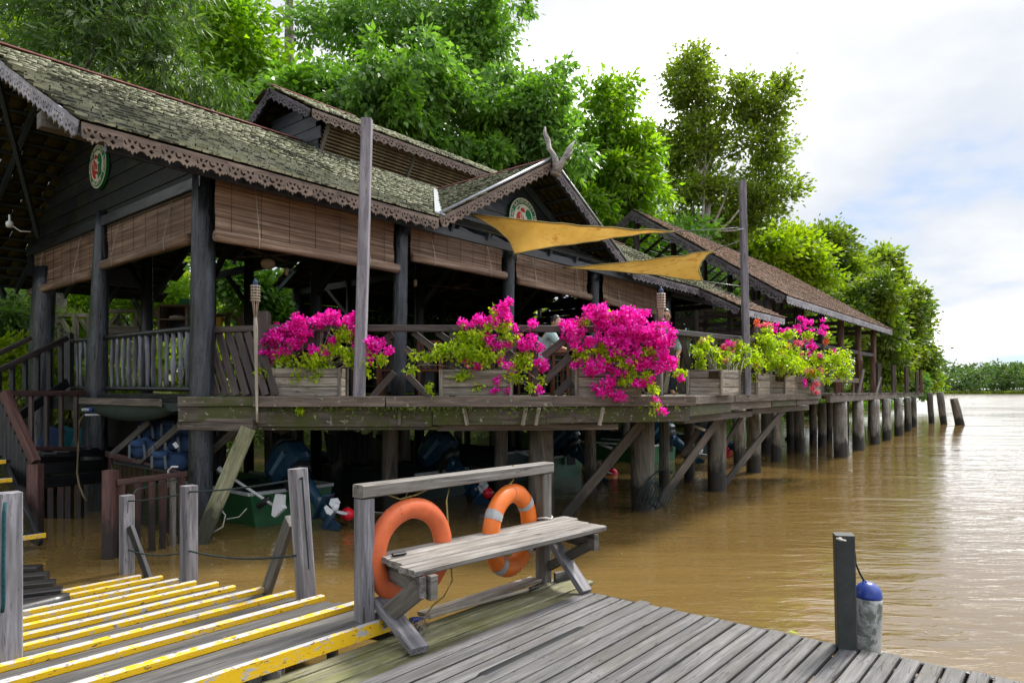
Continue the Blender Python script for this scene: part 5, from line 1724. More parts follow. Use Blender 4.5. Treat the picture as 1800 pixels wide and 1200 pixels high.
# ================================================================== JETTY
JS = 1.6
JZ = EYE - JS
J0 = Vector((.225, 5.77, JZ))
jet = thing("floating_jetty", "grey weathered plank jetty in the foreground, mossy along the river side", "jetty", (1.0, 4.0, JZ - .2))
rs = random.Random(12)
w = .1120
for k in range(46):
    c = .0 + (k + .5) * w
    mossy = k < 4
    over = .34 if k < 3 else (.12 if k == 3 else rs.uniform(-.02, .02) + (0.06 if k == 8 else 0)) + .035 * c
    mt = "mossy_plank" if mossy else "jetty_plank"
    zz_ = JZ - .02 + rs.uniform(-.004, .004) - (.0 if not mossy else .012)
    p1 = J0 + O3 * c + U3 * over; p1.z = zz_
    joint = rs.uniform(2.0, 5.5)
    p0 = J0 + O3 * c - U3 * 7.0; p0.z = zz_
    g = rs.uniform(.013, .020)
    pm = J0 + O3 * c - U3 * joint; pm.z = zz_
    if rs.random() < .45 and k > 2:
        beam("deck_board", p1, pm + U3 * .003, w - g, .035, mt, jet, bev=.006)
        beam("deck_board", pm - U3 * .003, p0, w - g, .035, mt, jet, bev=.006)
    else:
        beam("deck_board", p1, p0, w - g, .035, mt, jet, bev=.006)
for s in (-.10, -1.3, -2.6, -3.9, -5.2):
    q = J0 + U3 * s; q.z = JZ - .10
    beam("joist", q - O3 * -.02, q + O3 * 5.2, .08, .12, "wet_board", jet)
q = J0 + O3 * .05; q.z = JZ - .12
beam("side_beam", q + U3 * .2, q - U3 * 7, .10, .15, "wet_board", jet)
q = J0 + O3 * 4.6 + U3 * -.02; q.z = JZ - .11
# dark kerb strip along the outer edge, seen just past the board ends
e0 = J0 + O3 * .34 + U3 * .05; e0.z = JZ - .055
e1 = J0 + O3 * 5.3 + U3 * .222; e1.z = JZ - .055
beam("edge_strip", e0, e1, .035, .07, "wet_board", jet)
for k in range(4):
    q = J0 + O3 * (.9 + 1.3 * k) - U3 * 1.2
    lathe("float_drum", [(.22, -.6), (.24, -.5), (.24, .5), (.22, .6)], Matrix.Translation(Vector((q.x, q.y, .16))) @ Matrix.Rotation(math.atan2(UY, UX), 4, 'Z') @ Matrix.Rotation(rad(90), 4, 'Y'), "engine_black", jet, 14)
# pale driftboard along the river side
db = beam("loose_board", P(745, 1083, 4.80) + Z3 * .01, P(942, 1020, 5.75) + Z3 * .012, .14, .028, "planter_wood", None)
tag(db, "pale loose board lying along the mossy jetty edge behind the bench", "board")
# nail heads
VV = []
for k in range(3, 46):
    for s in (-.10, -1.3, -2.6, -3.9):
        for d in (-.028, .028):
            q = J0 + O3 * ((k + .5) * w + d) + U3 * (s + rs.uniform(-.01, .01)); q.z = JZ - .0005
            r_ = .0058
            VV += [(q.x - r_, q.y, q.z + .001), (q.x, q.y - r_, q.z + .001), (q.x + r_, q.y, q.z + .001), (q.x, q.y + r_, q.z + .001)]
o = fastmesh("nail_head", np.array(VV), 4, "engine_black", jet); o['kind'] = 'stuff'

# outer post and fender
mp = thing("jetty_post", "dark green squared post standing at the jetty's outer edge", "post", P(1487, 1137, 4.28))
beam("post_shaft", P(1488, 1150, 4.30), P(1483, 938, 4.30), .112, .115, "dark_green_post", mp, up=Vector((.3, 1, 0)), bev=.006)
lathe("rope_hole", [(.012, -.005), (.012, .004)], Matrix.Translation(P(1477, 947, 4.235)) @ Matrix.Rotation(rad(90), 4, 'X'), "rope_white", mp, 10)
tube("rope_end", [P(1470, 946, 4.228), P(1478, 948, 4.222), P(1487, 950, 4.228)], .006, "rope_white", mp, 5)
fd = thing("boat_fender", "grimy white fender with blue top hanging beside the dark post", "fender", P(1525, 1080, 4.42))
FM = Matrix.Translation(P(1525, 1060, 4.42)) @ Matrix.Rotation(rad(2), 4, 'Y')
lathe("fender_body", [(.083, -.42), (.086, -.30), (.088, -.1), (.086, .02), (.0845, .05)], FM, "fender_grey", fd, 24)
lathe("fender_cap", [(.0862, .042), (.0855, .058), (.080, .085), (.062, .115), (.035, .135), (.02, .14)], FM, "fender_blue", fd, 24)
lathe("fender_foot", [(.02, -.50), (.06, -.47), (.083, -.42)], FM, "fender_blue", fd, 24)
for s_ in (-1, 1):
    tube("eye_strap", [P(1525 + s_ * 18, 1042, 4.42), P(1524 + s_ * 11, 1032, 4.42), P(1520, 1021, 4.42)], [.016, .016, .012], "fender_blue", fd, 6)
o = tube("fender_rope", [P(1500, 962, 4.30), P(1503, 975, 4.34), P(1504, 990, 4.36), P(1511, 1006, 4.40), P(1518, 1019, 4.42), P(1520, 1024, 4.42)], .0065, "rope_dark", None, 6)
tag(o, "thin dark rope from the outer jetty post to the fender", "rope")
lf = fastmesh("fallen_leaf", leaves_arr(np.array([P(1390, 1110, 4.56) + Z3 * .006, P(1397, 1113, 4.54) + Z3 * .006]), np.array([[1, .3, 0], [.4, -.7, .1]]), .05, .018, rng, .2), 4, "leaf_boug", None)
tag(lf, "small green leaf lying on the jetty edge left of the dark post", "leaf")

# ================================================================== BENCH AND RAIL
bn = thing("jetty_bench", "weathered plank bench with post and rail back at the jetty edge", "bench", P(850, 1040, 5.0))
PL, PR = Vector((-.963, 4.45, 0)), Vector((.268, 5.80, 0))
bd = (PR - PL).normalized(); bnrm = Vector((bd.y, -bd.x, 0))
zt = EYE - .645
beam("left_post", Vector((PL.x, PL.y, EYE - 1.55)), Vector((PL.x, PL.y, zt - .05)), .10, .10, "grey_post", bn, up=bd, bev=.008)
beam("right_post", Vector((PR.x, PR.y, EYE - 1.66)), Vector((PR.x, PR.y, zt - .05)), .10, .105, "bench_frame", bn, up=bd, bev=.008)
beam("top_rail", Vector((PL.x, PL.y, zt)) - bd * .05, Vector((PR.x, PR.y, zt)) + bd * .07, .115, .085, "bench_plank", bn, bev=.008)
beam("cross_tie", P(905, 960, 5.85), P(955, 962, 5.85), .04, .05, "red_rail", bn)
SZ = EYE - 1.08


def onz(x, y, z):
    D = (EYE - z) * 1200 / (y - 688.0)
    return P(x, y, D)


fl0, fr0 = onz(730, 1004, SZ), onz(1060, 926, SZ)
bl0, br0 = onz(656, 972, SZ), onz(992, 905, SZ)
for k in range(3):
    f = (k + .5) / 3
    a = bl0.lerp(fl0, f); b_ = br0.lerp(fr0, f)
    d_ = (b_ - a).normalized()
    wv = (fl0 - bl0).length * .95 / 3 * abs(d_.cross((fl0 - bl0).normalized()).z) - .016
    oa, ob_ = (.0, .0)
    if k == 1: oa, ob_ = .01, -.02
    if k == 2: oa, ob_ = -.01, .03
    beam("seat_plank", a + d_ * oa - Z3 * .02, b_ + d_ * ob_ - Z3 * .02, wv, .04, "bench_plank", bn, bev=.007)
o = beam("loose_wedge", onz(690, 975, SZ + .01), onz(713, 971, SZ + .01), .03, .02, "dark_timber", bn)
# seat bearers
def bear(a, b_, nme="seat_bearer"):
    beam(nme, a - Z3 * .11, b_ - Z3 * .11, .045, .13, "bench_frame", bn)


sx0, sx1 = bl0.lerp(br0, .05), fl0.lerp(fr0, .03)
bear(sx0 - (sx1 - sx0).normalized() * .04, sx1 + (sx1 - sx0).normalized() * .0)
beam("bearer_end", sx1 - Z3 * .12 + bd * .045, sx1 - Z3 * .12 + bd * .10, .05, .15, "bench_frame", bn)
tx0, tx1 = bl0.lerp(br0, .93), fl0.lerp(fr0, .955)
bear(tx0, tx1)
# legs: slanting braces each side
g = lambda x, y: onz(x, y, JZ)
beam("leg", sx1 - Z3 * .12 - bnrm * .03, Vector((PL.x, PL.y, EYE - 1.50)) + bd * .10 + bnrm * .05, .05, .12, "bench_frame", bn, up=bnrm)
beam("leg", Vector((PL.x, PL.y, EYE - 1.38)) + bd * .12, g(738, 1148) + Z3 * .02, .05, .13, "grey_post", bn, up=bd)
beam("leg", Vector((PR.x, PR.y, EYE - 1.13)) + bnrm * .02 - bd * .03, g(1030, 1042) + Z3 * .01, .05, .12, "grey_post", bn, up=bd)
beam("leg", tx1 - Z3 * .13 - bnrm * .05, Vector((PR.x, PR.y, EYE - 1.50)) + bd * .04, .045, .08, "bench_frame", bn, up=bnrm)
beam("foot_block", P(975, 1016, 5.80), P(1003, 1010, 5.9), .03, .10, "pale_pile", bn)
tube("post_lashing", [Vector((PR.x, PR.y, zt - .42)) + Vector((math.cos(a) * .075, math.sin(a) * .075, .008 * math.sin(3 * a))) for a in [i * math.pi / 5 for i in range(10)]], .008, "rope_white", bn, 5, closed=True)

# ================================================================== LIFEBUOYS
def buoy(c, axis_r, r, tr, lab, mat, bands, tilt=0):
    th = thing("lifebuoy", lab, "lifebuoy", c, 0, "orange lifebuoys hanging on the bench rail")
    X = Vector(axis_r).normalized(); Z = Z3.copy(); Y = Z.cross(X)
    M = Matrix(((X.x, Z.x, Y.x, c.x), (X.y, Z.y, Y.y, c.y), (X.z, Z.z, Y.z, c.z), (0, 0, 0, 1)))
    R_ = r - tr
    V, F = [], []
    n, m = 56, 16
    for i in range(n):
        a = 2 * math.pi * i / n
        for j in range(m):
            b_ = 2 * math.pi * j / m
            q = tr * (1 + .012 * math.sin(7 * a))
            rr = R_ + q * math.cos(b_) * 1.0
            V.append(M @ Vector((rr * math.cos(a), rr * math.sin(a), q * .82 * math.sin(b_))))
    for i in range(n):
        for j in range(m):
            F.append((i * m + j, ((i + 1) % n) * m + j, ((i + 1) % n) * m + (j + 1) % m, i * m + (j + 1) % m))
    wmesh("ring", V, F, mat, th, True, origin=c)
    for ba in bands:
        V, F = [], []
        for i in range(5):
            a = rad(ba) + (i - 2) * .052
            for j in range(m):
                b_ = 2 * math.pi * j / m
                rr = R_ + (tr + .003) * math.cos(b_)
                V.append(M @ Vector((rr * math.cos(a), rr * math.sin(a), (tr * .82 + .003) * math.sin(b_))))
        for i in range(4):
            for j in range(m):
                F.append((i * m + j, (i + 1) * m + j, (i + 1) * m + (j + 1) % m, i * m + (j + 1) % m))
        wmesh("reflective_band", V, F, "reflective_tape", th, True)
    for ba in ((8, 62, 112, 168, 215, 262, 310) if not bands else (95, 190, 275, 5)):
        a = rad(ba)
        pts = []
        for j in range(14):
            b_ = 2 * math.pi * j / 14
            rr = R_ + (tr + .0006) * math.cos(b_)
            a2 = a + .05 * math.sin(b_ * 2 + ba)
            pts.append(M @ Vector((rr * math.cos(a2), rr * math.sin(a2), (tr * .82 + .0006) * math.sin(b_))))
        tube("moulding_seam", pts, .0018, "lips", th, 4, closed=True)
    # moulded lug at the top
    tube("hanging_lug", [c + Z3 * (r - .05) - X * .04, c + Z3 * (r - .012), c + Z3 * (r - .05) + X * .04], .016, mat, th, 7)
    return th


b1 = P(722, 968, 4.72)
buoy(b1, bd, .367, .072, "faded orange lifebuoy without bands, left of the two", "lifebuoy_faded", [])
b2 = P(898, 931, 5.50)
buoy(b2, Vector((.52, .855, 0)), .372, .078, "bright orange lifebuoy with silver bands, seen nearly side on", "lifebuoy_orange", [40, 150, 235, 318])


def rope(pts, r, mat, lab, name="rope"):
    o = tube(name, pts, r, mat, None, 6)
    tag(o, lab, "rope"); return o


def railp(f, dz=0): return Vector((PL.x, PL.y, zt + dz)).lerp(Vector((PR.x, PR.y, zt + dz)), f)


rope([railp(.20, -.04), railp(.18, -.10), b1 + Z3 * .355], .006, "rope_yellow", "short frayed rope tying the faded lifebuoy to the rail")
rope([railp(.10, -.045), railp(.16, -.09), railp(.24, -.075), railp(.30, -.045)], .006, "rope_yellow", "loose rope looped under the rail above the faded lifebuoy")
r0 = P(782, 855, 4.95)
rope([railp(.41, -.04), P(785, 880, 4.95), P(788, 930, 4.95), P(792, 985, 4.9), P(795, 1020, 4.86), P(780, 1048, 4.85), P(762, 1062, 4.80), P(748, 1082, 4.78), P(738, 1088, 4.76)], .006, "rope_yellow", "yellow brown rope dangling from the rail down to the jetty")
rope([railp(.79, .05), railp(.79, -.07), b2 + Z3 * .36 + Vector((-.02, -.03, 0)), P(885, 900, 5.36), P(872, 925, 5.34), P(866, 940, 5.33)], .008, "rope_yellow", "yellow rope holding the bright banded lifebuoy")
rope([P(1165, 742, 11.4), P(1168, 790, 11.3), P(1166, 820, 11.3), P(1140, 842, 11.25), P(1135, 868, 11.2), P(1128, 880, 11.2)], .014, "rope_dark", "old green rope hanging on the thick pile under the terrace bend")
for k, kw_ in enumerate(("leftmost strand", "second strand", "inner strand", "middle strand", "thick middle strand", "right inner strand", "long right strand", "short right strand", "outermost right strand")):
    x = 1118 + k * 5
    rope([P(1148 + (k % 3) * 4, 835 + k * 2, 11.25), P(x + 8, 862, 11.15), P(x, 880 + (k % 4) * 4, 11.1), P(x + 14, 892 + (k % 3) * 2, 11.1), P(x + 22, 872, 11.15)], .011, "rope_dark", kw_ + " of the dark rope tangle at the thick pile's foot")
# broom on the planks
br = thing("broom", "wooden broom lying on the mossy planks behind the bench", "broom", P(840, 1060, 5.1))
log("broom_handle", onz(742, 1086, JZ + .03), onz(935, 1034, JZ + .03), .014, .014, "bamboo_pole", br, seg=8, rings=6, wob=.02)
log("handle_grip", onz(930, 1036, JZ + .03), onz(945, 1031, JZ + .03), .017, .017, "engine_black", br, seg=8, rings=2, wob=.0)
log("blue_socket", onz(722, 1090, JZ + .04), onz(738, 1087, JZ + .035), .022, .019, "fender_blue", br, seg=8, rings=2, wob=.0)
V = []
cB = np.array(onz(728, 1100, JZ + .03))
C = cB + rng.normal(size=(160, 3)) * np.array([.05, .05, .012])
dB = rng.normal(size=(160, 3)) * .35 + np.array([.2, -1.0, -.1])
fastmesh("broom_head", leaves_arr(C, dB, .12, .006, rng), 4, "planter_wood", br)

# ================================================================== GANGWAY
N0 = Vector((-.708, 4.59, 0))
def G(s, w_, dz=0.0):
    """s down the ramp, w_ across towards the camera side"""
    p = N0 + V3 * s - U3 * w_
    p.z = EYE - 1.47 - .125 * s + dz
    return p


gg = thing("gangway", "sloping plank gangway with worn yellow cleats going down into the water", "gangway", G(2, 1))
WW = 2.25
ss = [0.02, .455, .95, 1.40, 1.86, 2.26, 2.66, 3.02, 3.40, 3.84, 4.25]
for i, s in enumerate(ss):
    ex_ = random.uniform(-.03, .03)
    if i == 0:
        beam("cleat", G(s, -.02, -.055), G(s, WW + .4, -.055), .035, .095, "worn_yellow_paint", gg, bev=.004)
    else:
        beam("cleat", G(s, -.02 + ex_, .022), G(s, WW + .2, .022), .055, .046, "worn_yellow_paint", gg, bev=.006)
for i in range(len(ss) - 1):
    s0, s1 = ss[i] + (.02 if i == 0 else .03), ss[i + 1] - .03
    nb = 3
    wv = (s1 - s0) / nb
    for k in range(nb):
        c = s0 + (k + .5) * wv
        beam("deck_board", G(c, random.uniform(-.02, .03), -.02), G(c, WW + .2, -.02), wv - .024, .03, "gangway_plank", gg, bev=.004)
for w_ in (.04, 1.1, 2.2):
    beam("stringer", G(0, w_, -.13), G(4.5, w_, -.13), .08, .15, "wet_board", gg)
beam("support_leg", G(.06, .95, -.10), G(.06, .95, -.42), .10, .10, "bench_frame", gg)
beam("support_leg", G(.06, .55, -.10), G(.06, .55, -.42), .06, .06, "wet_board", gg)

# ramp posts with ropes
def rpost(x, yt, yb, D, w_, lab, mat="grey_post", xt=None):
    t_ = thing("gangway_post", lab, "post", P(x, yb, D), 0, "grey posts along the gangway")
    beam("post_shaft", P(x, yb, D) - Z3 * .05, P(xt or x, yt, D), w_, w_, mat, t_, up=U3, bev=.008)
    return t_


g1 = rpost(540, 823, 1057, 5.36, .115, "grey gangway post with a dark rope groove, left of the bench", xt=523)
beam("rope_groove", P(531, 838, 5.29), P(543, 1000, 5.29), .012, .008, "rope_dark", g1)
beam("brace", P(510, 915, 5.45), P(466, 1046, 5.85), .05, .12, "bench_frame", g1)
g2 = rpost(332, 853, 1028, 6.62, .125, "pale grey gangway post in the middle of the rope line")
g3 = rpost(223, 870, 1003, 7.55, .12, "shorter gangway post farthest down the ramp, wet at its foot")
beam("brace", P(229, 925, 7.5), P(264, 1022, 7.35), .05, .08, "wet_board", g3)
g4 = rpost(16, 865, 1196, 4.12, .115, "nearest gangway post at the picture's left edge with a teal rope")
tube("teal_rope", [P(10, 882, 4.02), P(7, 900, 4.01), P(6, 990, 4.01), P(6, 1060, 4.01), P(4, 1075, 4.02)], .011, "rope_teal", g4, 6)
for a_, b_, lab, s_ in ((P(532, 840, 5.29), P(334, 864, 6.55), "upper rope between the two larger gangway posts", .02), (P(334, 864, 6.55), P(226, 880, 7.5), "upper rope to the farthest gangway post", .02),
                        (P(520, 976, 5.32), P(334, 968, 6.55), "lower sagging rope between the two larger gangway posts", .045), (P(334, 968, 6.55), P(226, 966, 7.5), "lower rope to the farthest gangway post", .05)):
    rope(sag(a_, b_, s_), .0085, "rope_dark", lab)
rope([P(226, 880, 7.5), P(240, 860, 7.9), P(326, 838, 9.1)], .006, "rope_dark", "thin rope from the farthest gangway post up to the corner post")

# dark wet raft end at the left
wr = thing("wet_raft", "black wet plank raft end beside the gangway", "raft", P(60, 1030, 6.5))
for k in range(5):
    f = k / 5
    a = onz(20, 985 + k * 17, EYE - 1.93); b_ = onz(70 + k * 13, 1000 + k * 13, EYE - 1.93)
    beam("raft_board", a - U3 * .8, b_, .17, .08, "wet_board", wr, up=Z3)
log("raft_roller", onz(25, 1078, EYE - 1.88) - U3 * .3, onz(118, 1052, EYE - 1.88), .06, .06, "wet_board", wr)

# ================================================================== LEFT STAIRS
st = thing("river_stairs", "dark timber stairs and landing with yellow edged treads at the left", "stairs", P(60, 930, 9.9))
# landing
beam("landing_front", P(68, 823, 10.2), P(184, 818, 11.4), .06, .20, "dark_timber", st)
beam("landing_front", P(68, 848, 10.2), P(184, 838, 11.4), .06, .18, "dark_timber", st)
beam("landing_back", P(68, 806, 11.2), P(184, 803, 12.4), .06, .10, "dark_timber", st)
for k in range(6):
    a = P(64, 800, 10.1) + Vector((0, k * .28, 0)) - Z3 * .0
    beam("landing_board", a, a + (P(186, 800, 11.5) - P(64, 800, 10.1)) * 1.0, .26, .04, "dark_timber", st)
# landing rail
beam("landing_rail", P(-40, 691, 9.9), P(160, 691, 11.5), .06, .09, "red_rail", st)
beam("landing_low_rail", P(60, 788, 10.3), P(160, 788, 11.5), .05, .06, "red_rail", st)
for x in (18, 55, 82, 108, 134):
    D = 9.9 + (x + 40) / 200 * 1.6
    beam("rail_baluster", P(x, 694, D), P(x, 788, D), .055, .055, "rail_timber", st, bev=0)
# sloping stair rail with closed boarding
beam("stair_rail", P(8, 690, 9.8), P(62, 812, 9.6), .10, .12, "red_rail", st)
beam("stair_post", P(62, 950, 9.6), P(62, 815, 9.6), .16, .14, "red_rail", st)
for k in range(8):
    f = k / 7
    x = 2 + f * 48
    beam("stair_board", P(x, 700 + f * 110, 9.85), P(x, 800 + f * 135, 9.85), .06, .03, "dark_timber", st, bev=0)
for (x1, y, D) in ((10, 811, 9.8), (21, 843, 9.5), (40, 906, 9.0), (80, 940, 8.7)):
    e = P(x1, y, D)
    beam("tread", e - U3 * 1.5 - Z3 * .0 + O3 * -.10, e + O3 * -.10, .22, .04, "wet_board", st)
    beam("tread_edge", e - U3 * 1.5, e, .035, .06, "worn_yellow_paint", st)
beam("stair_stringer", P(6, 815, 9.95), P(70, 960, 8.9), .05, .2, "dark_timber", st)
# upper flight going up behind the trunk post
ux0, ux1 = P(118, 594, 12.4), P(-30, 664, 11.0)
beam("upper_rail", ux0, ux1, .07, .09, "rail_timber", st)
beam("upper_rail", P(54, 594, 13.0), P(-30, 634, 12.2), .07, .08, "rail_timber", st)
for k in range(7):
    f = .08 + k * .15
    q = ux0.lerp(ux1, f)
    beam("rail_baluster", q, Vector((q.x, q.y, EYE - .05 - f * .1)), .07, .05, "dark_timber", st, bev=0)
beam("upper_stringer", P(118, 672, 12.4), P(-20, 770, 10.8), .06, .16, "dark_timber", st)
for x in (75, 92, 110, 122, 140):
    beam("under_post", P(x, 850, 10.8), P(x, 935, 10.8), .09, .09, "red_rail", st, bev=0)

# blue and teal sheets leaning on the landing
for i, (x0, x1, D, m, lab) in enumerate(((84, 100, 11.6, "vest_blue", "dark blue sheet leaning behind the landing balusters"), (110, 126, 12.0, "teal_sheet", "teal sheet leaning in the middle of the landing"), (143, 151, 12.0, "teal_sheet", "narrow teal sheet leaning by the trunk post"))):
    o = beam("leaning_board", P(x0, 786, D), P(x1, 752, D), .02, .30, m, None, up=Vector((1, .6, .2)))
    tag(o, lab, "board")

# tap and hose
tp = thing("water_tap", "pale tap and pipe fitting on the trunk post", "tap", P(160, 722, 10.9))
tube("pipe", [P(150, 729, 10.9), P(200, 728, 10.9)], .018, "white_plastic", tp)
tube("spout", [P(145, 720, 10.85), P(175, 719, 10.85)], .028, "engine_grey", tp)
lathe("valve", [(.03, -.04), (.04, 0), (.03, .04)], Matrix.Translation(P(161, 719, 10.8)), "fender_blue", tp, 10)
tube("hook", [P(235, 722, 10.6), P(255, 700, 10.4)], .01, "steel_cable", tp)
rope([P(147, 730, 10.7), P(140, 742, 10.6), P(137, 780, 10.5), P(136, 830, 10.4), P(139, 852, 10.3), P(145, 868, 10.3), P(152, 880, 10.3)], .016, "hose_rubber", "old hose hanging down from the tap", "garden_hose")

# long covered trough slung under the end floor
tr = thing("slung_canoe", "dark green canvas covered canoe slung under the end floor", "canoe", P(245, 710, 9.9))
ca, cb_ = R(T0 - .3, 4.1, -.17), R(T0 - .3, 1.15, -.17)
V, F = [], []
for i in range(13):
    f = i / 12
    c = ca.lerp(cb_, f)
    dep = .10 + .17 * math.sin(f * math.pi) ** .6
    for j in range(9):
        an = math.pi * j / 8
        V.append(c + U3 * (-.16 * math.cos(an)) * (.7 + .3 * math.sin(f * math.pi)) - Z3 * (dep * math.sin(an)))
for i in range(12):
    for j in range(8):
        F.append((i * 9 + j, i * 9 + j + 1, (i + 1) * 9 + j + 1, (i + 1) * 9 + j))
wmesh("hull", V, F, "canvas_green", tr, True)
beam("gunwale", ca - U3 * .17 + Z3 * .02, cb_ - U3 * .17 + Z3 * .02, .03, .10, "brace_timber", tr)
beam("gunwale", ca + U3 * .17 + Z3 * .02, cb_ + U3 * .17 + Z3 * .02, .03, .10, "brace_timber", tr)

# boarded fence between trunk post and corner post
fe = thing("water_fence", "reddish brown board fence standing in the water under the lodge end", "fence", P(255, 900, 9.5))
beam("top_rail", P(188, 797, 11.2), P(330, 838, 9.25), .06, .09, "red_rail", fe)
for k in range(13):
    f = .04 + k * .073
    q = P(188, 801, 11.2).lerp(P(330, 842, 9.25), f)
    beam("fence_board", q, Vector((q.x, q.y, -.25)), .035, .10, "red_rail", fe, up=Vector((.6, -.8, 0)), bev=0)
fr = thing("water_fence", "low front fence with thick red brown newel at the gangway foot", "fence", P(200, 970, 8.3))
beam("newel_post", P(193, 1000, 8.2), P(194, 826, 8.2), .135, .13, "red_rail", fr, up=Vector((0, 1, 0)))
beam("top_rail", P(204, 848, 8.2), P(327, 832, 9.1), .05, .07, "red_rail", fr)
for k, x in enumerate((213, 241, 267, 286, 304, 318)):
    D = 8.25 + k * .15
    beam("fence_board", P(x, 852 - k * 3, D), P(x, 980 - k * 6, D) - Z3 * .2, .07, .035, "red_rail" if k != 4 else "bench_frame", fr, up=Vector((0, 1, 0)), bev=0)
tube("handle_loop", [P(296, 856, 8.9), P(296, 826, 8.9), P(302, 820, 8.9), P(313, 820, 8.9)], .014, "rope_white", fr, 6)

# ================================================================== LIFE JACKETS and cloths under the deck
def vest(x, y, D, sc, lab, col="vest_blue"):
    th = thing("life_jacket", lab, "life jacket", P(x, y, D), 0, "blue life jackets stored under the lodge")
    c = P(x, y, D)
    for s_ in (-1, 1):
        lathe("foam_panel", [(.02, -.02), (.13 * sc, -.01), (.14 * sc, .10), (.12 * sc, .24 * sc), (.05 * sc, .30 * sc)],
              Matrix.Translation(c + Vector((s_ * .10 * sc, .02, 0))) @ Matrix.Rotation(rad(80 + 12 * s_), 4, 'Y') @ Matrix.Diagonal((1, .55, 1, 1)), col, th, 10)
    lathe("rolled_collar", [(.045, -.11), (.06, -.10), (.06, .10), (.045, .11)], Matrix.Translation(c + Vector((0, -.03, .10))) @ Matrix.Rotation(rad(90), 4, 'Y'), col, th, 10)
    for s_ in (-1, 1):
        beam("webbing_strap", c + Vector((s_ * .10 * sc, -.10, .10)), c + Vector((s_ * .11 * sc, -.09, -.10)), .035, .012, "vest_band", th, bev=0)


for x, y, D, s, lab in ((247, 792, 10.1, 1.05, "pale blue life jacket at the front left of the heap"), (288, 796, 10.0, 1.0, "blue life jacket in the middle of the heap"), (262, 758, 10.8, 1.0, "dark blue life jacket at the back of the heap"),
                        (285, 812, 9.7, .9, "small blue life jacket lowest in the heap"), (308, 780, 9.9, .9, "life jacket with a white tag against the corner post"), (300, 755, 10.6, .9, "dark life jacket behind the corner post")):
    vest(x, y, D, s, lab)
beam("name_tag", P(306, 778, 9.6), P(312, 786, 9.6), .01, .06, "white_plastic", None)
tag(bpy.data.objects["name_tag"], "white tag on the life jacket heap by the corner post", "tag")
shelf = thing("life_jacket_shelf", "dark slatted shelf holding the heap of blue life jackets", "shelf", P(270, 830, 10.3))
for k in range(4):
    beam("shelf_slat", P(205, 812, 11.2 - k * .4), P(325, 832, 9.9 - k * .3 + .4), .12, .03, "dark_timber", shelf, bev=0)
beam("shelf_back", P(190, 770, 12.0), P(340, 775, 10.8), .03, .9, "inner_wall", shelf, bev=0)
for i, (x, D) in enumerate(((585, 12.2), (612, 12.4), (640, 12.6), (495, 11.8), (380, 10.4), (620, 13.4))):
    c = P(x, 750, D); n = 9
    V, F = [], []
    for r_ in range(7):
        for j in range(n):
            f = j / (n - 1) - .5
            wv = .34 * (1 - r_ * .07)
            V.append(c + Vector((f * wv, .05 * math.sin(j * 2.1 + r_ * .3 + i), -.10 - r_ * .09 - .04 * math.cos(f * 5))))
    for r_ in range(6):
        for j in range(n - 1):
            F.append((r_ * n + j, r_ * n + j + 1, (r_ + 1) * n + j + 1, (r_ + 1) * n + j))
    o = wmesh("hanging_tarp", V, F, "tarp_black", None, True)
    tag(o, "black rain cape hanging under the terrace, " + ("straight above the nearest red float", "just right of the nearest red float", "left of the first thin pile", "above the nearest boat's outboard", "close behind the corner post", "farthest back in the dark")[i], "cape", "black capes hanging under the terrace")

# ================================================================== BOATS
def hullmesh(M, L, Wd, Hh, mat, par):
    """flat-bottomed river boat: local X bow direction, stern at 0"""
    st_ = []
    for i in range(9):
        f = i / 8
        wv = Wd / 2 * (1 - max(0, f - .45) ** 2 * 2.4)
        hh = Hh + .30 * max(0, f - .4) ** 2 * 2
        kz = -.10 + .5 * max(0, f - .6) ** 2 * 2.5
        x = L * f
        st_.append([(x, -wv, hh), (x, -wv * .86, kz), (x, wv * .86, kz), (x, wv, hh), (x, wv - .05, hh), (x, wv * .82, kz + .08), (x, -wv * .82, kz + .08), (x, -wv + .05, hh)])
    V = [M @ Vector(p) for s in st_ for p in s]
    F = []
    for i in range(8):
        for j in range(8):
            a = i * 8 + j; b_ = i * 8 + (j + 1) % 8
            F.append((a, b_, b_ + 8, a + 8))
    F.append((0, 1, 2, 3, 4, 5, 6, 7)); F.append(tuple(64 + k for k in range(8))[::-1])
    wmesh("hull", V, F, mat, par, False, origin=M.translation)
    # transom
    V = [M @ Vector(p) for p in ((0, -Wd / 2, Hh), (0, -Wd / 2 * .86, -.1), (0, Wd / 2 * .86, -.1), (0, Wd / 2, Hh), (.05, -Wd / 2, Hh), (.05, -Wd / 2 * .86, -.1), (.05, Wd / 2 * .86, -.1), (.05, Wd / 2, Hh))]
    V = [v + (M.to_3x3() @ Vector((-.055, 0, 0))) for v in V]
    wmesh("transom", V, [(0, 3, 2, 1), (4, 5, 6, 7), (0, 1, 5, 4), (3, 7, 6, 2), (0, 4, 7, 3), (1, 2, 6, 5)], mat, par, False)
    for s_ in (-1, 1):
        beam("gunwale", M @ Vector((-.05, s_ * (Wd / 2 + .01), Hh + .015)), M @ Vector((L * .5, s_ * (Wd / 2 + .01), Hh + .03)), .05, .05, "boat_trim" if mat == "boat_green" else "engine_black", par)
    beam("transom_cap", M @ Vector((-.03, -Wd / 2, Hh + .015)), M @ Vector((-.03, Wd / 2, Hh + .015)), .07, .05, "boat_trim", par)
    for k in (1.1, 2.2, 3.3):
        beam("thwart", M @ Vector((k, -Wd / 2 + .05, Hh - .08)), M @ Vector((k, Wd / 2 - .05, Hh - .08)), .26, .04, "boat_dark", par)


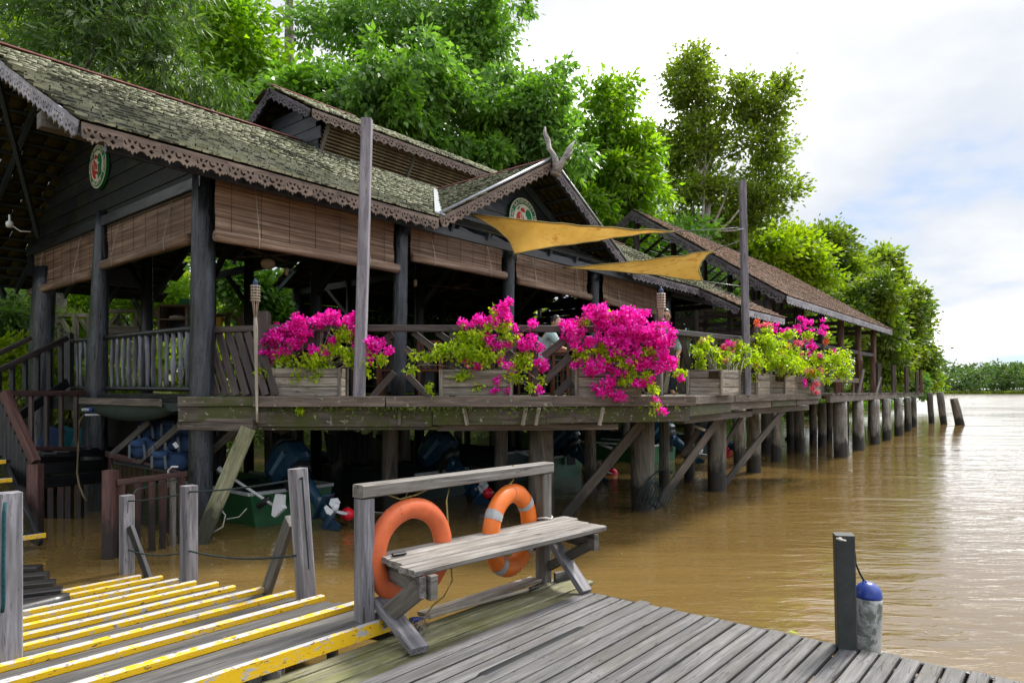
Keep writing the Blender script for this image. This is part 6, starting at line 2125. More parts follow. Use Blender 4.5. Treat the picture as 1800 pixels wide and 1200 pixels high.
def loftm(name, secs, M, mat, par, n=14, pw=.55, smooth=True):
    """superellipse loft: secs (x, z, halfwidth y, halfheight)"""
    V, F = [], []
    for (x, z, hy, hz) in secs:
        for j in range(n):
            a = 2 * math.pi * j / n
            c, s = math.cos(a), math.sin(a)
            V.append(M @ Vector((x, math.copysign(abs(c) ** pw, c) * hy, z + math.copysign(abs(s) ** pw, s) * hz)))
    for i in range(len(secs) - 1):
        for j in range(n):
            F.append((i * n + j, i * n + (j + 1) % n, (i + 1) * n + (j + 1) % n, (i + 1) * n + j))
    F.append(tuple(reversed(range(n)))); F.append(tuple((len(secs) - 1) * n + j for j in range(n)))
    return wmesh(name, V, F, mat, par, smooth)


def outboard(M, tilt, lab, grp, sc=1.15):
    """outboard engine clamped at M (local +X forward into boat, z up), leg tilted back"""
    th = bpy.data.objects.new("outboard_engine", None)
    T = M @ Matrix.Rotation(rad(tilt), 4, 'Y') @ Matrix.Diagonal((sc, sc, sc, 1))
    link(th, None, Matrix.Translation(M.translation))
    tag(th, lab, "outboard motor", grp)
    # cowling: long axis of the powerhead lies fore and aft
    loftm("cowling", [(-.40, .30, .08, .10), (-.37, .31, .13, .17), (-.24, .36, .165, .22), (0, .40, .175, .24), (.20, .44, .165, .20), (.30, .44, .13, .14), (.33, .43, .08, .08)], T, "engine_blue", th, pw=.36, smooth=False)
    loftm("cowl_cap", [(-.30, .60, .08, .03), (-.22, .625, .13, .045), (0, .645, .14, .05), (.16, .62, .11, .04), (.2, .60, .06, .02)], T, "engine_black", th, pw=.7)
    loftm("lower_cowl", [(-.30, .10, .09, .06), (-.2, .10, .14, .09), (.05, .10, .15, .09), (.2, .12, .10, .06)], T, "engine_black", th)
    for s_ in (-1, 1):
        wmesh("side_stripe", [T @ Vector(p) for p in ((-.30, s_ * .192, .30), (.14, s_ * .196, .36), (.14, s_ * .196, .42), (-.30, s_ * .187, .37), (-.30, s_ * .15, .30), (.14, s_ * .15, .36))],
              [(0, 1, 2, 3), (0, 4, 5, 1)], "engine_stripe", th)
    loftm("midsection", [(-.22, -.02, .07, .02), (-.15, -.02, .08, .10), (.02, -.02, .08, .10), (.06, -.02, .05, .06)], T @ Matrix.Rotation(rad(0), 4, 'Y'), "engine_blue", th)
    # leg
    def vert(name, secs, mat, pw=.8):
        V, F = [], []
        n = 12
        for (z, xc, hx, hy) in secs:
            for j in range(n):
                a = 2 * math.pi * j / n
                V.append(T @ Vector((xc + math.cos(a) * hx, math.sin(a) * hy, z)))
        for i in range(len(secs) - 1):
            for j in range(n):
                F.append((i * n + j, (i + 1) * n + j, (i + 1) * n + (j + 1) % n, i * n + (j + 1) % n))
        F.append(tuple(range(n))); F.append(tuple(reversed([(len(secs) - 1) * n + j for j in range(n)])))
        wmesh(name, V, F, mat, th, True)
    vert("leg", [(.05, -.10, .15, .08), (-.2, -.11, .12, .07), (-.42, -.12, .10, .055), (-.56, -.12, .13, .05)], "engine_blue")
    beam("cavitation_plate", T @ Vector((-.36, 0, -.56)), T @ Vector((.06, 0, -.56)), .20, .018, "engine_blue", th)
    vert("gear_leg", [(-.56, -.11, .12, .04), (-.70, -.10, .09, .035)], "engine_blue")
    loftm("gearcase", [(-.26, -.76, .03, .03), (-.18, -.76, .055, .055), (0, -.76, .06, .06), (.10, -.76, .04, .04), (.14, -.76, .01, .01)], T, "engine_blue", th, pw=1)
    wmesh("skeg", [T @ Vector(p) for p in ((-.16, -.008, -.80), (.03, -.008, -.80), (-.14, -.008, -.98), (-.22, -.008, -.97), (-.16, .008, -.80), (.03, .008, -.80), (-.14, .008, -.98), (-.22, .008, -.97))],
          [(0, 1, 2, 3), (7, 6, 5, 4), (0, 4, 5, 1), (1, 5, 6, 2), (2, 6, 7, 3), (3, 7, 4, 0)], "engine_blue", th)
    pc = T @ Vector((-.30, 0, -.76))
    pr_e = part("propeller", th, pc)
    loftm("hub", [(-.38, -.76, .03, .03), (-.26, -.76, .045, .045)], T, "white_plastic", pr_e, pw=1)
    for k in range(3):
        Rk = T @ Matrix.Translation((-.31, 0, -.76)) @ Matrix.Rotation(k * 2.094 + .4, 4, 'X')
        V = [Rk @ Vector(p) for p in ((.03, -.02, .03), (-.02, -.07, .10), (-.03, -.04, .165), (.0, .04, .165), (.03, .06, .10), (.03, .02, .03))]
        V += [v + (T.to_3x3() @ Vector((.008, 0, 0))) for v in V]
        wmesh("blade", V, [(0, 1, 2, 3, 4, 5), (11, 10, 9, 8, 7, 6)] + [(i, i + 6, (i + 1) % 6 + 6, (i + 1) % 6) for i in range(6)], "white_plastic", pr_e)
    beam("clamp_bracket", M @ Vector((.05, 0, .05)), M @ Vector((.02, 0, -.28)), .20, .12, "engine_black", th)
    beam("tiller", T @ Vector((.22, .06, .22)), T @ Vector((.62, .10, .30)), .04, .04, "engine_black", th)
    return th


def boat_frame(x, D):
    p = P(x, 688, D); p.z = 0
    X, Y = V3.copy(), U3.copy()
    # local X = V (bow inland), Y such that right handed with Z up
    Yv = Z3.cross(X)
    return Matrix(((X.x, Yv.x, 0, p.x), (X.y, Yv.y, 0, p.y), (0, 0, 1, .02), (0, 0, 0, 1)))


boats = [(512, 10.55, 40, "boat_green", "bright green flat bottomed boat nearest the gangway", "dark blue outboard tilted up on the nearest green boat"),
         (775, 12.9, 38, "boat_dark", "dark boat moored second from the gangway, behind the lifebuoys", "dark blue outboard behind the left part of the bench rail"),
         (992, 16.0, 36, "boat_green", "dark green boat between the two thick middle piles", "outboard seen right of the second lifebuoy between two piles"),
         (1165, 19.4, 42, "boat_green", "green boat behind the pile with the rope tangle", "outboard close behind the roped pile"),
         (1245, 22.0, 40, "boat_dark", "farthest boat half hidden behind the thick right pile", "farthest outboard, left of the small red buoy")]
for (x, D, tl, m, lb, le) in boats:
    M = boat_frame(x, D)
    th = thing("river_boat", lb, "boat", M.translation, 0, "boats moored under the terrace")
    hullmesh(M, 5.0, 1.42, .46, m, th)
    outboard(M @ Matrix.Translation((-.22, 0, .56)), tl + 12, le, "outboard engines on the moored boats")
M = boat_frame(905, 15.2)
th = thing("river_boat", "black hulled boat with pale lettering on its side, under the middle of the terrace", "boat", M.translation, 0, "boats moored under the terrace")
hullmesh(M, 5.0, 1.3, .62, "boat_dark", th)
# lettering along the hull side that faces the camera
VT, FT_ = text_mesh("G PHOTOGRAPHY", .21)
c = P(845, 824, 13.2)
dx_ = (P(870, 829, 12.9) - P(818, 815, 13.9)).normalized()
side = thing("boat_side_board", "dark side board of a moored boat lettered G PHOTOGRAPHY in thin capitals", "boat board", c)
beam("board", c - dx_ * .62 + Vector((0, .03, 0)), c + dx_ * .62 + Vector((0, .03, 0)), .03, .26, "boat_dark", side)
nrm_ = dx_.cross(Z3).normalized()
upv = nrm_.cross(dx_) * -1
xs = [v.x for v in VT]; cxm = (min(xs) + max(xs)) / 2; sc_ = 1.08 / (max(xs) - min(xs))
wmesh("lettering", [c + nrm_ * .02 + dx_ * (v.x - cxm) * sc_ + Z3 * (v.y * sc_ - .06) * .9 for v in VT], FT_, "text_white", side)["kind"] = "stuff"

# electric trolling motor on the nearest boat
tm = thing("trolling_motor", "white shafted trolling motor resting across the nearest green boat", "motor", P(480, 885, 9.9))
tube("shaft", [P(386, 825, 10.2), P(481, 888, 9.9)], .022, "white_plastic", tm, 8)
tube("grip", [P(384, 822, 10.2), P(394, 831, 10.2)], .04, "white_plastic", tm, 8)
lathe("motor_pod", [(.01, -.13), (.04, -.11), (.05, .02), (.04, .10), (.015, .12)], Matrix.Translation(P(464, 882, 9.95)) @ Matrix.Rotation(rad(50), 4, 'Y'), "engine_black", tm, 12)
q = [P(484, 868, 9.75), P(497, 870, 9.75), P(496, 888, 9.75), P(499, 893, 9.75), P(482, 909, 9.75), P(477, 905, 9.75), P(479, 888, 9.75)]
n = len(q)
wmesh("fin", q + [p_ + Vector((.03, .05, 0)) for p_ in q], [tuple(range(n)), tuple(reversed(range(n, 2 * n)))] + [(i, n + i, n + (i + 1) % n, (i + 1) % n) for i in range(n)], "white_plastic", tm)
# red float buoys by the propellers
for (x, y, D, r, lab) in ((611, 903, 10.15, .10, "red float by the propeller of the nearest outboard"), (858, 866, 12.2, .095, "red float by the second propeller, beside the banded lifebuoy"), (850, 855, 13.6, .08, "smaller red float tucked behind the second propeller"),
                          (1077, 832, 16.6, .13, "bright red float under the long brace, right of the third outboard"), (1030, 850, 15.6, .07, "low red float half under water below the third outboard"),
                          (1280, 793, 22.6, .14, "small red float right of the thick far pile"), (1350, 779, 26.0, .13, "dull red float far under the terrace end"), (1384, 771, 28.5, .10, "tiny blue float far under the terrace end")):
    p = P(x, y, D)
    t_ = thing("float_buoy", lab, "buoy", p, 0, "red floats among the moored boats")
    lathe("ball", [(r * math.sin(a), -r * math.cos(a)) for a in [(.12 + i * .29) for i in range(11)]], Matrix.Translation(p), "buoy_red" if "blue" not in lab else "vest_blue", t_, 18)
    lathe("neck", [(r * .25, r * .9), (r * .25, r * 1.15)], Matrix.Translation(p), "engine_black", t_, 8)
rope([P(612, 897, 11.0), P(625, 898, 11.1), P(700, 902, 11.4)], .010, "rope_white", "pale mooring line from the nearest red float")
rope([P(368, 878, 9.9), P(385, 890, 9.7), P(396, 905, 9.6), P(392, 925, 9.55), P(370, 938, 9.5)], .012, "rope_white", "white rope loop hanging off the nearest green boat")
rope([P(434, 893, 9.8), P(420, 908, 9.8), P(398, 912, 9.7)], .008, "rope_white", "thin pale line across the nearest boat's side")
rope([P(372, 755, 9.8), P(362, 775, 9.7), P(358, 800, 9.7), P(360, 830, 9.7), P(356, 850, 9.7), P(362, 880, 9.7)], .012, "rope_white", "pale knotted rope hanging beside the corner post")
for (x, y0, y1, D, lab) in ((1012, 745, 752, 15, "white fitting under the deck right of the big pile"), ):
    pass
for (x0, y0, x1, y1, D, m, lab) in ((905, 792, 930, 800, 14.8, "engine_grey", "pale tiller handle under the terrace left of the big pile"), (1053, 780, 1076, 788, 16, "engine_grey", "pale tiller bar right of the third outboard"), (1220, 748, 1242, 757, 13.2, "white_plastic", "white pipe end under the terrace bend")):
    o = tube("tiller_bar", [P(x0, y0, D), P(x1, y1, D)], .03, m, None, 8)
    tag(o, lab, "handle")

# ================================================================== PEOPLE
def skinned(name, joints, edges, mat, parent, sub=2):
    """one continuous surface grown round a skeleton: joints {key: (point, radius or (rx, ry))}"""
    keys = list(joints)
    me = bpy.data.meshes.new(name)
    me.from_pydata([tuple(joints[k][0]) for k in keys], [(keys.index(a), keys.index(b)) for a, b in edges], [])
    ob = bpy.data.objects.new(name + "_tmp", me)
    COL.objects.link(ob)
    ob.modifiers.new("s", 'SKIN')
    if not me.skin_vertices: me.skin_vertices.new()
    for i, k in enumerate(keys):
        r = joints[k][1]
        me.skin_vertices[0].data[i].radius = r if isinstance(r, tuple) else (r, r)
        me.skin_vertices[0].data[i].use_root = (i == 0)
    m = ob.modifiers.new("u", 'SUBSURF'); m.levels = sub; m.render_levels = sub
    dg = bpy.context.evaluated_depsgraph_get()
    dg.update()
    out = bpy.data.meshes.new_from_object(ob.evaluated_get(dg))
    bpy.data.objects.remove(ob)
    out.name = name
    out.materials.clear(); out.materials.append(MATS[mat])
    out.polygons.foreach_set('use_smooth', [True] * len(out.polygons))
    o = bpy.data.objects.new(name, out)
    link(o, parent, Matrix.Identity(4))
    return o


def ellipsoid(name, M, rx, ry, rz, mat, par, a0=0.0, a1=math.pi, n=14, m=18, shape=None):
    V, F = [], []
    for i in range(n + 1):
        a = a0 + (a1 - a0) * i / n
        for j in range(m):
            b = 2 * math.pi * j / m
            p = Vector((rx * math.sin(a) * math.cos(b), ry * math.sin(a) * math.sin(b), rz * math.cos(a)))
            if shape: p = shape(p)
            V.append(M @ p)
    for i in range(n):
        for j in range(m):
            F.append((i * m + j, (i + 1) * m + j, (i + 1) * m + (j + 1) % m, i * m + (j + 1) % m))
    return wmesh(name, V, F, mat, par, True)


def head(th, c, face_dir, tilt, female=False, spec_on=False):
    """head of natural size; c is the head centre, face_dir where the face points"""
    f = Vector(face_dir).normalized()
    q = f.to_track_quat('Y', 'Z').to_matrix().to_4x4()
    M = Matrix.Translation(c) @ q @ Matrix.Rotation(rad(-tilt), 4, 'X')

    def hs(p):
        # jaw narrows, cranium fuller at the back
        if p.z < 0:
            k = 1 + p.z * 2.3
            p.x *= k
            p.y = p.y * (1 + p.z * .9) + max(0, -p.z) * .12
        return p
    ellipsoid("head", M, .072, .092, .115, "skin", th, shape=hs)
    ellipsoid("nose", M @ Matrix.Translation((0, .092, -.012)), .013, .018, .024, "skin", th, n=6, m=8)
    ellipsoid("lips", M @ Matrix.Translation((0, .082, -.060)), .022, .010, .008, "lips", th, n=5, m=8)
    for s in (-1, 1):
        ellipsoid("ear", M @ Matrix.Translation((s * .073, -.005, -.01)), .010, .020, .030, "skin", th, n=6, m=8)
        ellipsoid("eye", M @ Matrix.Translation((s * .029, .080, .012)), .013, .008, .007, "glasses", th, n=5, m=8)
        beam("eyebrow", M @ Vector((s * .014, .088, .032)), M @ Vector((s * .046, .078, .033)), .006, .006, "hair", th, bev=0)

    def hair(p):
        if p.y > .058 and p.z < .070: p.y = .058 - (.070 - p.z) * .5
        return p
    ellipsoid("hair", M @ Matrix.Translation((0, -.012, .018)), .080, .100, .110, "hair", th, a1=1.95 if female else 1.8, shape=hair)
    if female:
        ellipsoid("hair_bun", M @ Matrix.Translation((0, -.11, .03)), .04, .035, .04, "hair", th, n=8, m=10)
    if spec_on:
        for s in (-1, 1):
            pts = [M @ Vector((s * .031 + .024 * math.cos(a), .094, .008 + .017 * math.sin(a))) for a in [i * math.pi / 6 for i in range(12)]]
            tube("spectacle_rim", pts, .0035, "glasses", th, 5, closed=True)
        tube("spectacle_bridge", [M @ Vector((-.008, .096, .012)), M @ Vector((.008, .096, .012))], .003, "glasses", th, 4)
    return M


def hand(th, wrist, d, up_, side):
    """palm, four fingers and a thumb, slightly curled"""
    d = Vector(d).normalized(); up_ = Vector(up_); s = d.cross(up_).normalized() * side; n_ = s.cross(d) * side
    J = {'w': (wrist, .026), 'p': (wrist + d * .05, (.036, .018)), 'k': (wrist + d * .09, (.038, .016))}
    E = [('w', 'p'), ('p', 'k')]
    for i, (o, L) in enumerate(((-.028, .065), (-.010, .075), (.010, .070), (.027, .055))):
        b = wrist + d * .092 + s * o
        J['f%d0' % i] = (b, .009); J['f%d1' % i] = (b + d * L * .55 - n_ * .012, .008); J['f%d2' % i] = (b + d * L * .9 - n_ * .035, .007)
        E += [('k', 'f%d0' % i), ('f%d0' % i, 'f%d1' % i), ('f%d1' % i, 'f%d2' % i)]
    t0 = wrist + d * .035 - s * .03
    J['t0'] = (t0, .012); J['t1'] = (t0 + d * .03 - s * .025, .010); J['t2'] = (t0 + d * .06 - s * .03 - n_ * .01, .008)
    E += [('p', 't0'), ('t0', 't1'), ('t1', 't2')]
    skinned("hand", J, E, "skin", th, 1)


def person_standing():
    # behind the rail near the second torch, head bowed
    c = P(1170, 556, 11.2)
    hc = c + Vector((0, 0, 0))
    th = thing("person", "woman in a pale mint shirt and glasses looking down behind the rail", "person", Vector((hc.x, hc.y, EYE + DK)))
    x, y = hc.x + .02, hc.y + .04
    zf = EYE + DK
    Hn = hc.z - .15
    sk = lambda dx, dy, z: Vector((x + dx, y + dy, z))
    sh = Hn - .10
    pel = zf + (sh - zf) * .60
    J = {'pel': (sk(0, .02, pel), .12), 'ch': (sk(0, .02, sh - .12), .11), 'nk': (sk(0, .0, sh), .06), 'hd': (sk(0, -.02, Hn + .06), .05)}
    E = [('pel', 'ch'), ('ch', 'nk'), ('nk', 'hd')]
    for s in (-1, 1):
        J['sh%d' % s] = (sk(s * .15, .02, sh - .05), .05); J['el%d' % s] = (sk(s * .21, -.03, sh - .32), .038); J['wr%d' % s] = (sk(s * .12, -.24, sh - .40), .026)
        J['hp%d' % s] = (sk(s * .09, .02, pel - .05), .085); J['kn%d' % s] = (sk(s * .10, .0, zf + .46), .055); J['an%d' % s] = (sk(s * .10, .03, zf + .08), .036); J['ft%d' % s] = (sk(s * .11, -.12, zf + .03), .032)
        E += [('ch', 'sh%d' % s), ('sh%d' % s, 'el%d' % s), ('el%d' % s, 'wr%d' % s), ('pel', 'hp%d' % s), ('hp%d' % s, 'kn%d' % s), ('kn%d' % s, 'an%d' % s), ('an%d' % s, 'ft%d' % s)]
    skinned("body", J, E, "skin", th)
    J2 = {k: (v[0], (v[1] + .014)) for k, v in J.items() if k[:2] in ('ch', 'sh', 'el')}
    J2['pel'] = (J['pel'][0], .15); J2['ch'] = (J['ch'][0], .145)
    J2['nk'] = (J['ch'][0] + Z3 * .075, .085)
    for s in (-1, 1): J2['sh%d' % s] = (J['sh%d' % s][0], .072)
    skinned("shirt", J2, [('pel', 'ch'), ('ch', 'nk'), ('ch', 'sh-1'), ('ch', 'sh1'), ('sh-1', 'el-1'), ('sh1', 'el1')], "shirt_mint", th)
    J3 = {k: (v[0], v[1] + .02) for k, v in J.items() if k[:2] in ('hp', 'kn', 'an')}
    J3['pel'] = (J['pel'][0] - Z3 * .02, .15)
    skinned("trousers", J3, [('pel', 'hp-1'), ('pel', 'hp1'), ('hp-1', 'kn-1'), ('hp1', 'kn1'), ('kn-1', 'an-1'), ('kn1', 'an1')], "trousers", th)
    for s in (-1, 1):
        hand(th, J['wr%d' % s][0], Vector((-s * .4, -.8, -.3)), Z3, s)
        # collar leaf
        a = sk(s * .055, -.085, sh - .00); b = sk(s * .015, -.125, sh - .09); c2 = sk(s * .10, -.11, sh - .07)
        wmesh("collar", [a, b, c2, a + Vector((0, -.008, 0)), b + Vector((0, -.008, 0)), c2 + Vector((0, -.008, 0))], [(0, 1, 2), (5, 4, 3), (0, 3, 4, 1), (1, 4, 5, 2), (2, 5, 3, 0)], "shirt_mint", th)
    head(th, hc + Vector((0, -.02, 0)), (-.12, -1, 0), 16, True, True)


def person_seated():
    hc = P(977, 566, 12.0)
    th = thing("person", "man in a loose mint shirt sitting bent over a table behind the railing", "person", Vector((hc.x - .15, hc.y, EYE + DK)))
    zf = EYE + DK
    B = lambda dx, dy, dz: Vector((hc.x + dx, hc.y + dy, hc.z + dz))
    # faces picture right, leaning forward
    J = {'pel': (B(-.26, .05, -.72), .13), 'sp': (B(-.24, .04, -.45), .12), 'ch': (B(-.14, .02, -.24), .12), 'nk': (B(-.05, .0, -.12), .055), 'hd': (B(-.0, .0, -.02), .05)}
    E = [('pel', 'sp'), ('sp', 'ch'), ('ch', 'nk'), ('nk', 'hd')]
    for s in (-1, 1):
        oy = s * .17
        J['sh%d' % s] = (B(-.10, oy, -.20), .052); J['el%d' % s] = (B(.06, oy * 1.2, -.46), .040); J['wr%d' % s] = (B(.27, oy * .6, -.52), .027)
        J['hp%d' % s] = (B(-.20, s * .09, -.78), .09); J['kn%d' % s] = (B(.24, s * .12, -.76), .062); J['an%d' % s] = (B(.20, s * .13, -.76 - .42), .04); J['ft%d' % s] = (B(.34, s * .13, -.76 - .47), .034)
        E += [('ch', 'sh%d' % s), ('sh%d' % s, 'el%d' % s), ('el%d' % s, 'wr%d' % s), ('pel', 'hp%d' % s), ('hp%d' % s, 'kn%d' % s), ('kn%d' % s, 'an%d' % s), ('an%d' % s, 'ft%d' % s)]
    skinned("body", J, E, "skin", th)
    J2 = {'sp': (J['sp'][0], .16), 'pel': (J['pel'][0] + Z3 * .04, .165), 'ch': (J['ch'][0], .15), 'nk': (J['nk'][0] - Z3 * .04 - Vector((.03, 0, 0)), .085)}
    for s in (-1, 1):
        J2['sh%d' % s] = (J['sh%d' % s][0], .085); J2['el%d' % s] = (J['el%d' % s][0].lerp(J['sh%d' % s][0], .2), .075)
    skinned("shirt", J2, [('pel', 'sp'), ('sp', 'ch'), ('ch', 'nk'), ('ch', 'sh-1'), ('ch', 'sh1'), ('sh-1', 'el-1'), ('sh1', 'el1')], "shirt_mint", th)
    J3 = {k: (v[0], v[1] + .02) for k, v in J.items() if k[:2] in ('hp', 'kn', 'an')}
    J3['pel'] = (J['pel'][0] - Z3 * .03, .155)
    skinned("trousers", J3, [('pel', 'hp-1'), ('pel', 'hp1'), ('hp-1', 'kn-1'), ('hp1', 'kn1'), ('kn-1', 'an-1'), ('kn1', 'an1')], "trousers", th)
    for s in (-1, 1):
        hand(th, J['wr%d' % s][0], Vector((.9, -s * .2, -.1)), Z3, s)
    head(th, hc, (1, -.55, 0), 14, False, False)


person_standing()
person_seated()


# furniture on the terrace and inside
def chair(c, rz, lab, mat="brown_chair"):
    th = thing("dining_chair", lab, "chair", c, rz, "wooden dining chairs on the verandah")
    M = WM[th.name]
    L = lambda x, y, z: M @ Vector((x, y, z))
    beam("seat", L(-.21, 0, .44), L(.21, 0, .44), .42, .035, mat, th)
    for sx in (-1, 1):
        beam("leg", L(sx * .19, .18, 0), L(sx * .19, .18, .43), .04, .04, mat, th)
        beam("leg", L(sx * .19, -.20, 0), L(sx * .19, -.24, .95), .04, .04, mat, th)
    beam("top_bar", L(-.20, -.245, .92), L(.20, -.245, .92), .03, .09, mat, th)
    for k in range(3):
        beam("back_slat", L(-.11 + .11 * k, -.20, .46), L(-.11 + .11 * k, -.24, .88), .035, .012, mat, th, bev=0)


def table(c, lab, w=1.1, d=.7):
    th = thing("dining_table", lab, "table", c, 0, "dark dining tables")
    M = WM[th.name]; L = lambda x, y, z: M @ Vector((x, y, z))
    beam("table_top", L(-w / 2, 0, .74), L(w / 2, 0, .74), d, .04, "brown_chair", th)
    for sx in (-1, 1):
        for sy in (-1, 1):
            beam("leg", L(sx * (w / 2 - .06), sy * (d / 2 - .06), 0), L(sx * (w / 2 - .06), sy * (d / 2 - .06), .72), .05, .05, "brown_chair", th)


def onfl(x, D):
    p = P(x, 688, D); p.z = EYE + DK; return p


table(onfl(1010, 12.0), "dark table the seated man leans on", .9, .8)
chair(onfl(952, 12.05), rad(-90), "brown chair under the seated man")
chair(onfl(1012, 11.2), rad(10), "brown chair with its back to the rail, right of the seated man")
chair(onfl(888, 12.3), rad(20), "empty dark chair behind the second bougainvillea")
table(onfl(725, 13.0), "dark table behind the railing right of the tall pole", 1.3, .8)
chair(onfl(690, 12.2), rad(5), "dark chair behind the railing at the tall pole")
chair(onfl(760, 12.2), rad(-8), "dark chair behind the railing left of the yellow green spray")
table(onfl(560, 13.5), "dark table behind the first bougainvillea", 1.3, .8)
# cupboard seen through the end opening
cb = thing("open_cupboard", "small wooden cupboard with a green box on top, seen through the end opening", "cupboard", P(312, 585, 16))
for (x0, y0, x1, y1, w_, h_) in ((286, 539, 338, 539, .5, .05), (286, 563, 338, 563, .5, .03), (286, 585, 338, 585, .5, .04)):
    beam("shelf_board", P(x0, y0, 16), P(x1, y1, 16), w_, h_, "planter_wood", cb, bev=0)
for x in (288, 336):
    beam("side_panel", P(x, 600, 16), P(x, 538, 16), .05, .5, "planter_wood", cb, up=Vector((0, 1, 0)), bev=0)
beam("back_panel", P(288, 568, 16.25), P(336, 568, 16.25), .02, .7, "dark_timber", cb, bev=0)
o = beam("storage_box", P(320, 532, 16), P(333, 532, 16), .3, .16, "green_box", None); tag(o, "bright green box on top of the cupboard", "box")
o = ellipsoid("folded_cloth", Matrix.Translation(P(312, 558, 15.95)), .20, .15, .06, "pale_cloth", None, n=6, m=10); tag(o, "heap of pale cloths on the cupboard shelf", "cloth")
o = beam("yellow_sign_box", P(381, 565, 15.5), P(390, 565, 15.5), .1, .2, "yellow_box", None); tag(o, "small yellow box on the back walkway rail behind the corner post", "box")

# back walkway railing seen through the end bay
bk = thing("back_walkway", "rustic raised walkway railing behind the lodge seen through the end bay", "walkway", R(3, 12, -.1))
bp = lambda x, y, D=17.0: P(x, y, D)
for (x0, y0, x1, y1) in ((60, 560, 110, 566), (105, 552, 160, 555), (185, 548, 250, 546), (245, 562, 320, 575), (250, 546, 262, 550), (365, 556, 408, 552), (404, 552, 425, 568)):
    beam("rail", bp(x0, y0), bp(x1, y1), .08, .09, "planter_wood", bk)
for x in (62, 100, 133, 157, 205, 240, 262, 400, 425):
    beam("rail_post", bp(x, 640), bp(x, 552), .10, .10, "planter_wood", bk, bev=0)
for (x0, y0, x1, y1) in ((108, 560, 122, 585), (142, 562, 160, 590), (190, 575, 205, 555), (240, 552, 256, 580), (262, 545, 315, 577), (235, 525, 262, 582), (370, 575, 395, 560)):
    beam("rail_brace", bp(x0, y0, 16.9), bp(x1, y1, 16.9), .07, .13 if x1 - x0 > 40 else .08, "green_brace" if x0 != 235 else "dark_timber", bk, bev=0)
beam("trough_box", bp(192, 580, 16.8), bp(250, 582, 16.8), .3, .20, "planter_wood", bk)
beam("walk_deck", R(-4, 12.5, -.25), R(9, 12.5, -.25), 2.0, .12, "brace_timber", bk)
for k in range(6):
    beam("deck_leg", R(-3 + k * 2.2, 12, -2.5), R(-3 + k * 2.2, 12, -.2), .12, .12, "brace_timber", bk, bev=0)
for x, y in ((245, 540), (125, 548), (412, 548)):
    C = np.array(bp(x, y, 16.9)) + rng.normal(size=(90, 3)) * np.array([.22, .15, .05])
    dr = rng.normal(size=(90, 3)) * .6 + np.array([0, 0, .9])
    o = fastmesh("grass_tuft", leaves_arr(C, dr, .22, .02, rng), 4, "grass_leaf", None)
    tag(o, {245: "tuft of grass on the back walkway right of the trunk post", 125: "grass tuft on the back walkway left of the trunk post", 412: "bright grass tuft behind the first torch"}[x], "grass tuft")


# ================================================================== TREES
def make_crown(name, blobs, n, L, W, mat, parent, droop=.35, clump=.45, k=26, seed=1, outward=.6, fill=.16, flat=.75, upw=0.0, hole=0.0):
    g_ = np.random.default_rng(seed)
    vol = np.array([(b[3] * b[4] + b[3] * b[5] + b[4] * b[5]) for b in blobs]); vol = vol / vol.sum()
    out = []
    for b, f in zip(blobs, vol):
        nn = int(n * f)
        nc = max(3, nn // k)
        u = g_.normal(size=(nc, 3)); u /= np.linalg.norm(u, axis=1, keepdims=True)
        # patchy density: leave lobes and gaps
        ang = np.sin(u[:, 0] * 5 + seed) * np.sin(u[:, 2] * 6 + seed * 2) * np.sin(u[:, 1] * 4 + seed)
        rr = np.where(g_.random(nc) < fill, g_.random(nc) ** .5 * .8, 1 - np.abs(g_.normal(0, .12, nc)) + ang * .16)
        if hole > 0:
            kp = ang * .5 + g_.normal(0, .25, nc) > -hole
            u = u[kp]; rr = rr[kp]; nc = len(rr)
        c = u * rr[:, None] * np.array(b[3:6]) + np.array(b[:3])
        cr = np.repeat(c, k, axis=0); ur = np.repeat(u, k, axis=0)
        d = g_.normal(size=(len(cr), 3)) * np.array([1, 1, flat])
        s = clump * g_.uniform(.6, 1.3, (nc, 1)).repeat(k, axis=0)
        C = cr + d * s * .45
        D = d * .7 + ur * outward + g_.normal(size=d.shape) * .35
        D[:, 2] += -droop + upw
        sc = g_.uniform(.5, 1.5, len(C))
        out.append(leaves_arr(C, D, L * sc, W * sc, g_, .18))
    A = np.concatenate(out)
    return fastmesh(name, A, 4, mat, parent)


def blob(x, y, D, rx, ry, dr=None):
    c = P(x, y, D); s = D / 1200
    return (c.x, c.y, c.z, rx * s, (dr if dr else (rx + ry) * .45 * s), ry * s)


def subblobs(bl, m, seed):
    """break each big lobe into smaller ones so that the outline is lumpy"""
    g_ = np.random.default_rng(seed); out = []
    for b in bl:
        for i in range(m):
            u = g_.normal(size=3); u /= np.linalg.norm(u)
            f = g_.uniform(.45, .78)
            q = g_.uniform(.34, .56)
            out.append((b[0] + u[0] * b[3] * f, b[1] + u[1] * b[4] * f, b[2] + u[2] * b[5] * f, b[3] * q, b[4] * q, b[5] * q * .85))
        out.append((b[0], b[1], b[2], b[3] * .6, b[4] * .6, b[5] * .6))
    return out


